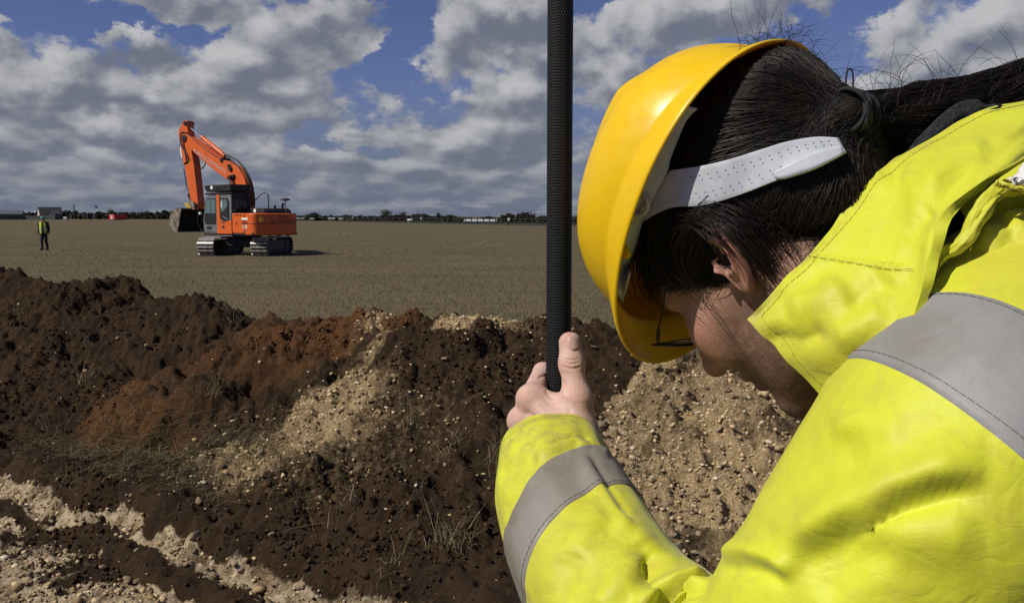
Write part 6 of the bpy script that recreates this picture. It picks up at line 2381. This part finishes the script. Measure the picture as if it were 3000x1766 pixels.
for s in (1, -1):
    pts = lens_rim(s)
    rm = MB(); rm.tube(pts, .0013, 6, False); wobj('lens_rim', h2w(rm.V), rm.F, M_WIRE, gl, True)
    c = np.mean(pts, 0)
    LV = [c + np.array([.002, 0, 0])] + pts[:-1]
    LF = [(0, i + 1, (i + 1) % 40 + 1) for i in range(40)]
    ln = wobj('lens', h2w(LV), LF, M_LENS, gl, True)
    m = ln.modifiers.new('thick', 'SOLIDIFY'); m.thickness = .0015; m.offset = 0
pa, pb2 = lens_rim(1)[20], lens_rim(-1)[20]
br = MB(); br.tube(bez([pa, (pa + pb2) / 2 + np.array([.003, 0, .003]), pb2], 10), .0009, 6); wobj('bridge', h2w(br.V), br.F, M_WIRE, gl, True)

# ---- high-visibility jacket
M_FLUO = material('fluorescent_yellow_cloth', (.62, .70, .03), .55, 0, .35)
t = NT(M_FLUO); v = t.coords('Object')
grime = t.ramp(t.noise(v, 9, 6, .66, .5), .42, .72)
g2 = t.ramp(t.noise(v, 30, 6, .68, .8), .48, .72, 0, .8)
lines = t.ramp(t.noise(t.coords('Object', (14, 14, 60)), 3.0, 6, .6, 1.2), .60, .74, 0, .45)
c = t.mix(t.math('MULTIPLY', grime, .75), (.575, .600, .026), (.49, .445, .036))
c = t.mix(t.math('MULTIPLY', g2, .50), c, (.44, .39, .05))
c = t.mix(t.math('MULTIPLY', lines, t.math('MULTIPLY', grime, .6)), c, (.36, .33, .07))
c = t.mix(t.math('MULTIPLY', t.attr('grime'), t.ramp(t.noise(v, 60, 5, .65), .35, .7)), c, (.40, .36, .06))
t.color(c)
cr1 = t.math('ABSOLUTE', t.math('SUBTRACT', t.noise(v, 7.5, 2, .5, .3), .5))
cr2 = t.math('ABSOLUTE', t.math('SUBTRACT', t.noise(v, 19, 3, .55, .5), .5))
cr3 = t.math('ABSOLUTE', t.math('SUBTRACT', t.noise(t.coords('Object', (1, 1, 2.2)), 42, 3, .55, .5), .5))
crum = t.math('ADD', t.math('MINIMUM', cr1, .08), t.math('ADD', t.math('MULTIPLY', t.math('MINIMUM', cr2, .08), .60), t.math('MULTIPLY', t.math('MINIMUM', cr3, .07), .16)))
b1 = t.bump(crum, .36, .018)
b2 = t.bump(t.noise(v, 1400, 2), .10, .0004, b1)
t.b.inputs['Sheen Weight'].default_value = .12
M_TAPE = material('reflective_tape', (.27, .265, .255), .55, .0, .5)
t = NT(M_TAPE); v = t.coords('Object')
c = t.mix(t.ramp(t.noise(v, 11, 6, .62), .42, .75), (.245, .240, .230), (.195, .180, .150))
c = t.mix(t.ramp(t.noise(t.coords('Object', (30, 30, 9)), 3, 6, .65), .58, .75, 0, .5), c, (.20, .165, .11))
t.color(c)
cr_ = t.math('ABSOLUTE', t.math('SUBTRACT', t.noise(v, 17, 3, .55, .4), .5))
bb1 = t.bump(t.math('MINIMUM', cr_, .1), .35, .010)
t.bump(t.noise(v, 600, 2), .2, .0005, bb1)
M_STITCH = material('thread', (.22, .20, .035), .8)
M_STITCH2 = material('dark_thread', (.11, .10, .08), .8)

jacket_o = empty('jacket', (0, 0, 0)); jacket_o.parent = person
jacket_o.location = (0, 0, 0)
tag(jacket_o, 'dirty fluorescent yellow jacket with grey reflective bands')


def vnormals(V, F):
    a = V[F[:, 2]] - V[F[:, 0]]; b = V[F[:, 3]] - V[F[:, 1]]
    n = np.cross(a, b)
    N = np.zeros_like(V)
    for k in range(4):
        np.add.at(N, F[:, k], n)
    return N / (np.linalg.norm(N, axis=1, keepdims=True) + 1e-12)


def seg_dist(P, line):
    """distance, signed side and position along a pixel polyline"""
    line = np.asarray(line, float)
    best = np.full(len(P), 1e9); side = np.zeros(len(P)); pos = np.zeros(len(P))
    Ls = np.linalg.norm(np.diff(line, axis=0), axis=1); tot = Ls.sum(); acc = 0
    for i in range(len(line) - 1):
        a, b = line[i], line[i + 1]; ab = b - a
        h = np.clip(((P - a) @ ab) / (ab @ ab), 0, 1)
        q = a + h[:, None] * ab
        d = np.linalg.norm(P - q, axis=1)
        s = np.sign(ab[0] * (P[:, 1] - a[1]) - ab[1] * (P[:, 0] - a[0]))
        m = d < best
        best = np.where(m, d, best); side = np.where(m, s, side); pos = np.where(m, (acc + h * Ls[i]) / tot, pos)
        acc += Ls[i]
    return best, side, pos


def fold(V, N, line, width, amp, kind='ridge', fade=.18):
    """press one crease into the cloth where it is seen along a line; only the near face moves"""
    px, z = proj_px(V)
    face = np.clip(-(N * (V - CAM_C)).sum(1) / np.linalg.norm(V - CAM_C, axis=1) * 3, 0, 1)
    d, s, pos = seg_dist(px, line)
    w = np.interp(pos, [0, fade, 1 - fade, 1], [0.0, 1, 1, 0.0])
    if kind == 'ridge':
        f = np.exp(-(d / width) ** 2)
    elif kind == 'groove':
        f = -np.exp(-(d / width) ** 2)
    else:                                   # 'lap': swells on one side of the line and drops sharply on the other
        sd = d * s
        f = np.where(sd > 0, np.exp(-(sd / width) ** 2), np.exp(-(sd / (width * .55)) ** 2)) - .45 * np.exp(-((sd + width * .8) / (width * .5)) ** 2)
    return V + N * (amp * f * w * face)[:, None]


# sleeve: one tube from the cuff round the elbow to the shoulder (pixel, pixel, depth, radius)
SL = [(1610, 1300, .895, .0480), (1614, 1330, .885, .0520), (1624, 1375, .866, .0565), (1640, 1445, .838, .0600), (1690, 1565, .785, .0615), (1765, 1700, .735, .0640),
      (1880, 1850, .690, .0690), (2060, 1990, .645, .0740), (2290, 1965, .605, .0780), (2480, 1790, .580, .0860), (2660, 1590, .568, .0960), (2830, 1400, .565, .1050),
      (2960, 1250, .580, .1120), (3120, 1080, .620, .1180), (3330, 930, .700, .1100)]
ctr = np.array([at(*s[:3]) for s in SL]); radii = np.array([s[3] for s in SL])
NU, NVV = 520, 190
C4 = bez(np.concatenate([ctr, radii[:, None]], 1), NU)
seg = np.concatenate([[0], np.cumsum(np.linalg.norm(np.diff(C4[:, :3], axis=0), axis=1))])
uu = np.linspace(0, seg[-1], NU)
C4 = np.stack([np.interp(uu, seg, C4[:, k]) for k in range(4)], -1)
pc_, rr_ = C4[:, :3], C4[:, 3]
T_ = np.gradient(pc_, axis=0); T_ /= np.linalg.norm(T_, axis=1, keepdims=True)
A_ = np.zeros_like(T_); A_[0] = np.cross(T_[0], [0, 1.0, 0]); A_[0] /= np.linalg.norm(A_[0])
for i in range(1, NU):
    a = A_[i - 1] - T_[i] * (A_[i - 1] @ T_[i]); A_[i] = a / np.linalg.norm(a)
B_ = np.cross(T_, A_)
vv_ = np.arange(NVV) * 2 * math.pi / NVV
U2, V2 = np.meshgrid(uu, vv_, indexing='ij')
cosv, sinv = np.cos(V2), np.sin(V2)
# large soft billows plus rings of compression folds where the sleeve bunches
cyl = np.stack([cosv * 1.4, sinv * 1.4, U2 * 9.0], -1)
disp = .0070 * fbm3(cyl * .9, 2, .4, 21) + .0016 * fbm3(cyl * np.array([2.4, 2.4, 2.6]), 2, .5, 33)
R2 = rr_[:, None] + disp
R2[:6] *= np.linspace(.985, 1, 6)[:, None]
SV = pc_[:, None] + R2[..., None] * (cosv[..., None] * A_[:, None] + sinv[..., None] * B_[:, None])
SV = SV.reshape(-1, 3)
SF = grid_faces(NU, NVV, False, True)
Ns = vnormals(SV, SF)
if ((Ns * (SV - np.repeat(pc_, NVV, 0))).sum(1)).mean() < 0:
    SF = SF[:, ::-1]; Ns = -Ns
FOLDS = [
    ([(2900, 1360), (2760, 1385), (2620, 1430), (2500, 1490), (2380, 1560), (2280, 1610)], 85, .0130, 'lap'),
    ([(2340, 1690), (2270, 1640), (2190, 1618), (2090, 1625)], 48, .0080, 'lap'),
    ([(2480, 1500), (2600, 1550), (2740, 1570), (2880, 1560)], 80, .0060, 'ridge'),
    ([(2420, 1250), (2520, 1235), (2660, 1275)], 50, .0035, 'ridge'),
    ([(2250, 1500), (2320, 1420), (2420, 1340), (2540, 1300)], 60, .0050, 'groove'),
    ([(2400, 1766), (2440, 1690), (2520, 1630), (2640, 1600)], 50, .0045, 'groove'),
    ([(1868, 1585), (1890, 1650), (1925, 1715), (1975, 1790)], 42, .0120, 'groove'),
    ([(1740, 1800), (1800, 1735), (1845, 1675), (1866, 1610)], 40, .0075, 'ridge'),
    ([(2080, 1690), (2000, 1708), (1930, 1740), (1860, 1790)], 34, .0110, 'lap'),
    ([(1560, 1345), (1620, 1318), (1680, 1296), (1730, 1300)], 20, .0060, 'lap'),
    ([(1690, 1290), (1740, 1318), (1790, 1330)], 18, .0040, 'lap'),
    ([(1450, 1400), (1510, 1362), (1580, 1345)], 26, .0050, 'groove'),
    ([(1465, 1580), (1490, 1490), (1540, 1430), (1600, 1400)], 30, .0040, 'groove'),
    ([(1700, 1330), (1735, 1390), (1790, 1475), (1850, 1560)], 26, .0045, 'lap'),
    ([(1670, 1660), (1700, 1570), (1780, 1480)], 46, .0045, 'ridge'),
    ([(1640, 1766), (1660, 1680), (1700, 1600)], 40, .0040, 'groove'),
    ([(1920, 1640), (1870, 1570), (1800, 1510)], 36, .0040, 'ridge'),
]
for f in FOLDS:
    SV = fold(SV, Ns, *f)
    Ns = vnormals(SV, SF)
sleeve = wobj('sleeve', SV, SF, M_FLUO, jacket_o, True)
pxs, _ = proj_px(SV)
set_attr(sleeve.data, 'grime', np.clip(.9 * np.exp(-((pxs[:, 1] - 1250) / 90) ** 2) * (pxs[:, 0] < 1850) + .35 * (pxs[:, 0] < 2000), 0, 1))
# turned-in cuff lining
cuffV = []
for i, (k, dr) in enumerate(((0, 0.0), (3, -.004), (14, -.007), (30, -.009))):
    for j in range(NVV):
        q = SV[(k) * NVV + j] if i else SV[j]
        cen = pc_[k]
        d = q - cen
        cuffV.append(cen + d * (1 + dr / np.linalg.norm(d)))
wobj('cuff_lining', cuffV, grid_faces(4, NVV, False, True)[:, ::-1], M_FLUO, sleeve, True)


def sleeve_band(u0, u1, name, mat, lift=.0014, skew=None):
    """a tape sewn round the sleeve between two lengths along it"""
    i0, i1 = np.searchsorted(uu, u0), np.searchsorted(uu, u1)
    G = SV.reshape(NU, NVV, 3); Ng = Ns.reshape(NU, NVV, 3)
    rows = []
    edge = [0.0, 1.0]
    n = max(12, i1 - i0 + 1)
    for f in np.linspace(0, 1, n):
        u = u0 + (u1 - u0) * f + (skew(vv_) if skew is not None else 0 * vv_)
        k = np.clip(np.interp(u, uu, np.arange(NU)), 0, NU - 1.001)
        k0 = k.astype(int); fr = (k - k0)[:, None]
        j = np.arange(NVV)
        P = G[k0, j] * (1 - fr) + G[k0 + 1, j] * fr; Nn = Ng[k0, j]
        e = min(f, 1 - f) * (n - 1)
        rows.append(P + Nn * (lift if e >= 1 else -.0004))
    V = np.concatenate(rows)
    return wobj(name, V, grid_faces(n, NVV, False, True) if SF[0][1] == NVV else grid_faces(n, NVV, False, True)[:, ::-1], mat, sleeve, True)


def stitches(line3, N3, name, mat, parent, dash=.0044, gap=.0008, r=.00018, lift=.0002):
    """a row of thread dashes along a 3-D line"""
    L = np.asarray(line3); s = np.concatenate([[0], np.cumsum(np.linalg.norm(np.diff(L, axis=0), axis=1))])
    mb = MB(); p = 0.0
    pt = lambda x: np.array([np.interp(x, s, L[:, k]) for k in range(3)]) + np.array([np.interp(x, s, N3[:, k]) for k in range(3)]) * lift
    while p + dash < s[-1]:
        a, m_, b = pt(p), pt(p + dash / 2), pt(p + dash)
        mb.tube([a, m_, b], [r, r * 1.25, r], 4, False)
        p += dash + gap
    o = wobj(name, mb.V, mb.F, mat, parent, True)
    tag(o, kind='stuff')
    return o


def ring_stitch(u, name, mat, skew=None, lift=.0018):
    G = SV.reshape(NU, NVV, 3); Ng = Ns.reshape(NU, NVV, 3)
    uq = u + (skew(vv_) if skew is not None else 0 * vv_)
    k = np.clip(np.interp(uq, uu, np.arange(NU)), 0, NU - 1.001); k0 = k.astype(int); fr = (k - k0)[:, None]; j = np.arange(NVV)
    P = G[k0, j] * (1 - fr) + G[k0 + 1, j] * fr; Nn = Ng[k0, j]
    return stitches(np.concatenate([P, P[:1]]), np.concatenate([Nn, Nn[:1]]), name, mat, sleeve, lift=lift)


def u_at(px, py):
    """length along the sleeve, and angle, of the near-face point seen at a pixel"""
    face = (Ns * (SV - CAM_C)).sum(1) < 0
    d = np.linalg.norm(pxs - np.array([px, py]), axis=1) + (~face) * 1e4
    i = int(np.argmin(d))
    return uu[i // NVV], vv_[i % NVV]


def skew_from(pts, mean):
    """tape edge seen at several pixels -> smooth offset of its length by angle (first harmonic)"""
    q = np.array([u_at(*p) for p in pts])
    A = np.stack([np.ones(len(q)), np.cos(q[:, 1]), np.sin(q[:, 1])], 1)
    reg = np.diag([0, .08, .08])
    c = np.linalg.solve(A.T @ A + reg, A.T @ q[:, 0])
    return c[0], (lambda v: c[1] * np.cos(v) + c[2] * np.sin(v))


fa, fs = skew_from([(1700, 1300), (1640, 1350), (1530, 1460), (1480, 1570)], 0)
fb, fs2 = skew_from([(1760, 1425), (1680, 1475), (1600, 1560), (1550, 1680)], 0)
M_TAPE2 = M_TAPE.copy(); M_TAPE2.name = 'grubby_reflective_tape'
for n_ in M_TAPE2.node_tree.nodes:
    if n_.type == 'MIX' and not n_.inputs[6].is_linked:
        n_.inputs[6].default_value = (.235, .215, .180, 1); n_.inputs[7].default_value = (.180, .155, .115, 1)
fb = fa + .060
tb = sleeve_band(fa, fb, 'reflective_band', M_TAPE2, skew=lambda v: .5 * (fs(v) + fs2(v)))
tag(tb, 'grubby grey reflective band on the forearm')
ring_stitch(fb - .004, 'band_stitching', M_STITCH2, lambda v: .5 * (fs(v) + fs2(v)))
ua, us = skew_from([(2640, 1085), (2760, 1165), (2900, 1275)], 0)
ub = ua + .041
tb2 = sleeve_band(ua, ub, 'reflective_band', M_TAPE, skew=us)
tag(tb2, 'wide grey reflective band round the upper arm')
ring_stitch(ua + .0045, 'band_stitching', M_STITCH2, us)
ring_stitch(ub - .0045, 'band_stitching', M_STITCH2, us)
ring_stitch(.024, 'cuff_stitching', M_STITCH)

# torso of the jacket, under and behind the shoulder, down to the hem
TS = [(2640, 790, .70, .075), (2830, 770, .715, .125), (3080, 840, .77, .165), (3450, 980, .79, .190), (3950, 1300, .82, .195), (4350, 1750, .84, .200)]
tcn = np.array([at(*s[:3]) for s in TS]); trd = np.array([s[3] for s in TS])
C5 = bez(np.concatenate([tcn, trd[:, None]], 1), 170)
pcT, rT = C5[:, :3], C5[:, 3]
TT = np.gradient(pcT, axis=0); TT /= np.linalg.norm(TT, axis=1, keepdims=True)
AT = np.cross(TT, [0, 1.0, 0]); AT /= np.linalg.norm(AT, axis=1, keepdims=True); BT = np.cross(TT, AT)
va = np.arange(150) * 2 * math.pi / 150
U3, V3 = np.meshgrid(np.arange(170) * .008, va, indexing='ij')
cy3 = np.stack([np.cos(V3) * 2, np.sin(V3) * 2, U3 * 7], -1)
dT = .018 * fbm3(cy3, 4, .5, 71) + .004 * np.sin(V3 * 9 + U3 * 30 + 5 * fbm3(cy3 * .6, 2, .5, 5))
TV = (pcT[:, None] + (rT[:, None] + dT)[..., None] * (np.cos(V3)[..., None] * AT[:, None] + np.sin(V3)[..., None] * BT[:, None])).reshape(-1, 3)
TF = grid_faces(170, 150, False, True)
Nt = vnormals(TV, TF)
if ((Nt * (TV - np.repeat(pcT, 150, 0))).sum(1)).mean() < 0:
    TF = TF[:, ::-1]; Nt = -Nt
for f in ([(2740, 900), (2800, 780), (2900, 690), (3000, 640)], 30, .010, 'lap'), ([(2800, 880), (2900, 830), (3000, 815)], 28, .006, 'ridge'), ([(2780, 760), (2880, 640), (3000, 600)], 26, .012, 'groove'):
    TV = fold(TV, Nt, *f, fade=.05); Nt = vnormals(TV, TF)
torso = wobj('jacket_body', TV, TF, M_FLUO, jacket_o, True)

# collar: stands round the neck, its near leaf hangs over the shoulder
CA = [(2186, 934, .640), (2278, 838, .634), (2368, 742, .634), (2480, 612, .640), (2598, 476, .648), (2650, 442, .652), (2760, 386, .655), (2870, 332, .658), (3000, 290, .665), (3150, 255, .69)]
CB = [(2420, 1162, .610), (2480, 1120, .585), (2570, 1060, .560), (2650, 985, .548), (2700, 880, .548), (2728, 740, .555), (2760, 640, .565), (2860, 556, .575), (2985, 470, .59), (3120, 400, .63)]
CM = [(2300, 1050, .622), (2350, 985, .600), (2450, 910, .585), (2560, 800, .580), (2650, 680, .585), (2700, 570, .592), (2775, 505, .598), (2875, 440, .605), (2995, 372, .618), (3140, 320, .65)]
ncol = 120
rowsA, rowsM, rowsB = bez([at(*p) for p in CA], ncol), bez([at(*p) for p in CM], ncol), bez([at(*p) for p in CB], ncol)
nrow = 60
CV = np.array([bez([a, m_, b], nrow) for a, m_, b in zip(rowsA, rowsM, rowsB)])          # (ncol, nrow, 3)
# the band goes on round the back and far side of the neck
FARA = [at(3150, 255, .69), at(3180, 330, .80), at(3000, 420, .90), at(2700, 520, .93), at(2480, 760, .90), at(2330, 1000, .84), at(2300, 1080, .80)]
FARB = [at(3120, 400, .63), at(3230, 520, .80), at(3050, 600, .95), at(2760, 700, .99), at(2560, 900, .97), at(2440, 1130, .88), at(2400, 1180, .84)]
fa_, fb_ = bez(FARA, 60), bez(FARB, 60)
FARV = np.array([bez([a, (a + b) / 2 + (0, .02, .01), b], nrow) for a, b in zip(fa_, fb_)])
# seen on the skyline: far edge stays below the near one
pyy, pxx = np.meshgrid(np.arange(nrow), np.arange(ncol))
nz = fbm2(pxx * .045, pyy * .050, 2, .45, 2.0, 81) * .0060 + fbm2(pxx * .12, pyy * .15, 2, .5, 2.0, 83) * .0008
CF = grid_faces(ncol, nrow)
Vc = CV.reshape(-1, 3)
Nc = vnormals(Vc, CF)
if (Nc * (Vc - CAM_C)).sum(1).mean() > 0:
    CF = CF[:, ::-1]; Nc = -Nc
Vc = Vc + Nc * nz.reshape(-1)[:, None]
for f in (([(2230, 990), (2330, 1000), (2420, 960)], 34, .006, 'groove'), ([(2300, 900), (2420, 880), (2480, 820)], 46, .007, 'ridge'), ([(2480, 900), (2560, 860), (2600, 800)], 40, .005, 'groove'),
          ([(2205, 935), (2240, 900), (2290, 850)], 9, .0022, 'groove'), ([(2362, 748), (2450, 758), (2560, 772), (2700, 786)], 9, .0030, 'lap'), ([(2420, 650), (2520, 560), (2620, 520)], 40, .004, 'ridge'),
          ([(2440, 1000), (2520, 960), (2600, 900)], 44, .005, 'ridge'), ([(2700, 560), (2800, 470), (2900, 420)], 40, .004, 'ridge'), ([(2640, 700), (2690, 660), (2730, 600)], 30, .004, 'groove')):
    Vc = fold(Vc, Nc, *f); Nc = vnormals(Vc, CF)
collar = wobj('collar', Vc, CF, M_FLUO, jacket_o, True)
tag(collar, 'turned-up yellow collar hiding the chin')
m = collar.modifiers.new('thick', 'SOLIDIFY'); m.thickness = .0065; m.offset = -1
m = collar.modifiers.new('bevel', 'BEVEL'); m.width = .0028; m.segments = 3; m.limit_method = 'ANGLE'; m.angle_limit = rad(50)
pcl, _ = proj_px(Vc)
set_attr(collar.data, 'grime', np.clip(.8 * np.exp(-(pyy.reshape(-1) / 7.0) ** 2) + .7 * np.exp(-(pxx.reshape(-1) / 7.0) ** 2), 0, 1))
farc = wobj('collar_far_side', FARV.reshape(-1, 3), grid_faces(60, nrow)[:, ::-1], M_FLUO, jacket_o, True)
m = farc.modifiers.new('thick', 'SOLIDIFY'); m.thickness = .006; m.offset = 0
Gc = Vc.reshape(ncol, nrow, 3); Gn = Nc.reshape(ncol, nrow, 3)
stitches(Gc[5:, 7], Gn[5:, 7], 'collar_stitching', M_STITCH, collar)
stitches(Gc[5, 7:55], Gn[5, 7:55], 'collar_stitching', M_STITCH, collar)
# the cross seam on the leaf
sp = np.array([(2362, 752), (2440, 762), (2530, 776), (2620, 790), (2700, 790)])
ln = bez(sp, 60); idxs = [int(np.argmin(np.linalg.norm(pcl - q, axis=1))) for q in ln]
sl_ = Vc[idxs].copy()
for _ in range(14):
    sl_[1:-1] = (sl_[:-2] + 2 * sl_[1:-1] + sl_[2:]) / 4
stitches(sl_, Nc[idxs], 'seam_stitching', M_STITCH, collar, dash=.0060, gap=.0012, lift=.0012)

# rolled hood and storm flap behind the collar


def cloth_strip(name, top, bot, bulge, mat, parent, seed, n=70, k=26, amp=.004, thick=.004, stitch=None):
    a, b = bez([at(*p) for p in top], n), bez([at(*p) for p in bot], n)
    V = []
    for i in range(n):
        for f in np.linspace(0, 1, k):
            q = a[i] * (1 - f) + b[i] * f
            V.append(q - CAM_F * bulge * math.sin(f * math.pi) ** .8)
    V = np.array(V); F = grid_faces(n, k)
    N = vnormals(V, F)
    if (N * (V - CAM_C)).sum(1).mean() > 0:
        F = F[:, ::-1]; N = -N
    ii, jj = np.meshgrid(np.arange(n), np.arange(k), indexing='ij')
    V = V + N * (amp * fbm2(ii * .09, jj * .16, 3, .5, 2.0, seed)).reshape(-1)[:, None]
    o = wobj(name, V, F, mat, parent, True)
    m = o.modifiers.new('thick', 'SOLIDIFY'); m.thickness = thick; m.offset = -1
    if stitch is not None:
        G = V.reshape(n, k, 3); Gn_ = N.reshape(n, k, 3)
        stitches(G[:, stitch], Gn_[:, stitch], 'flap_stitching', M_STITCH, o)
    return o


cloth_strip('storm_flap', [(2706, 800, .575), (2736, 740, .568), (2800, 690, .562), (2850, 610, .560), (2905, 548, .565), (3000, 478, .58), (3120, 410, .60)],
            [(2738, 812, .580), (2765, 775, .572), (2836, 720, .566), (2882, 640, .566), (2940, 590, .570), (3020, 560, .58), (3130, 520, .60)], .008, M_FLUO, jacket_o, 7, stitch=14)
cloth_strip('hood_roll', [(2690, 960, .585), (2745, 850, .578), (2850, 740, .570), (2930, 640, .572), (3020, 590, .58), (3140, 560, .60)],
            [(2760, 960, .590), (2830, 900, .580), (2930, 860, .575), (3010, 830, .578), (3080, 800, .585), (3180, 780, .60)], .022, M_FLUO, jacket_o, 9, amp=.011)
cloth_strip('pocket_flap', [(2918, 528, .556), (2960, 538, .552), (3010, 548, .552), (3100, 560, .56)], [(2930, 552, .556), (2966, 560, .552), (3012, 572, .552), (3100, 585, .56)], .003, M_FLUO, jacket_o, 11, amp=.001, stitch=20)
M_LINING = noisy('white_lining', (.72, .71, .68), (.62, .61, .58), 60, .5, bump=.2)
lin = cloth_strip('white_lining', [(2945, 540, .560), (2975, 510, .560), (3010, 470, .562), (3110, 430, .57)], [(2950, 546, .557), (2985, 552, .556), (3015, 560, .556), (3110, 570, .565)], .006, M_LINING, jacket_o, 12, amp=.002)

# dark fleece showing between ponytail and collar
M_FLEECE = noisy('charcoal_fleece', (.020, .021, .024), (.038, .039, .042), 500, .95, bump=.7, bscale=800, bdist=.0015, spec=.1)
fl = cloth_strip('fleece_collar', [(2600, 520, .668), (2680, 415, .664), (2760, 335, .662), (2820, 296, .661), (2868, 296, .661), (2892, 330, .662)],
                 [(2680, 560, .666), (2740, 480, .664), (2800, 430, .664), (2860, 390, .665), (2900, 370, .666), (2930, 360, .667)], .004, M_FLEECE, person, 13, amp=.002, thick=.008)
tag(fl, 'charcoal fleece collar inside the jacket')

# trousers and boots, below the picture
M_TROUS = noisy('navy_work_trousers', (.018, .020, .030), (.03, .03, .038), 20, .85, bump=.3)
M_BOOT = noisy('muddy_boots', (.05, .035, .022), (.02, .016, .012), 14, .8, bump=.4)
hip = at(4350, 1750, .84)
for s in (-1, 1):
    lg_ = MB()
    hx = hip + np.array([.02, s * .10, .02])
    foot = np.array([hip[0] - .06 + .05 * s, hip[1] + s * .14, .10])
    knee = (hx + foot) / 2 + np.array([-.06, 0, .02])
    lg_.tube(bez([hx + (0, 0, .10), hx, knee, foot + (0, 0, .02)], 18), np.interp(np.linspace(0, 1, 18), [0, .3, .6, 1], [.13, .11, .085, .075]), 16)
    wobj('trouser_leg', lg_.V, lg_.F, M_TROUS, person, True)
    bt_ = MB()
    bt_.tube(bez([foot + (.04, 0, .10), foot + (.03, 0, 0), foot + (-.04, 0, -.035), foot + (-.20, 0, -.055)], 14), np.interp(np.linspace(0, 1, 14), [0, .4, .7, 1], [.062, .065, .055, .035]), 14)
    wobj('boot', bt_.V, bt_.F, M_BOOT, person, True)
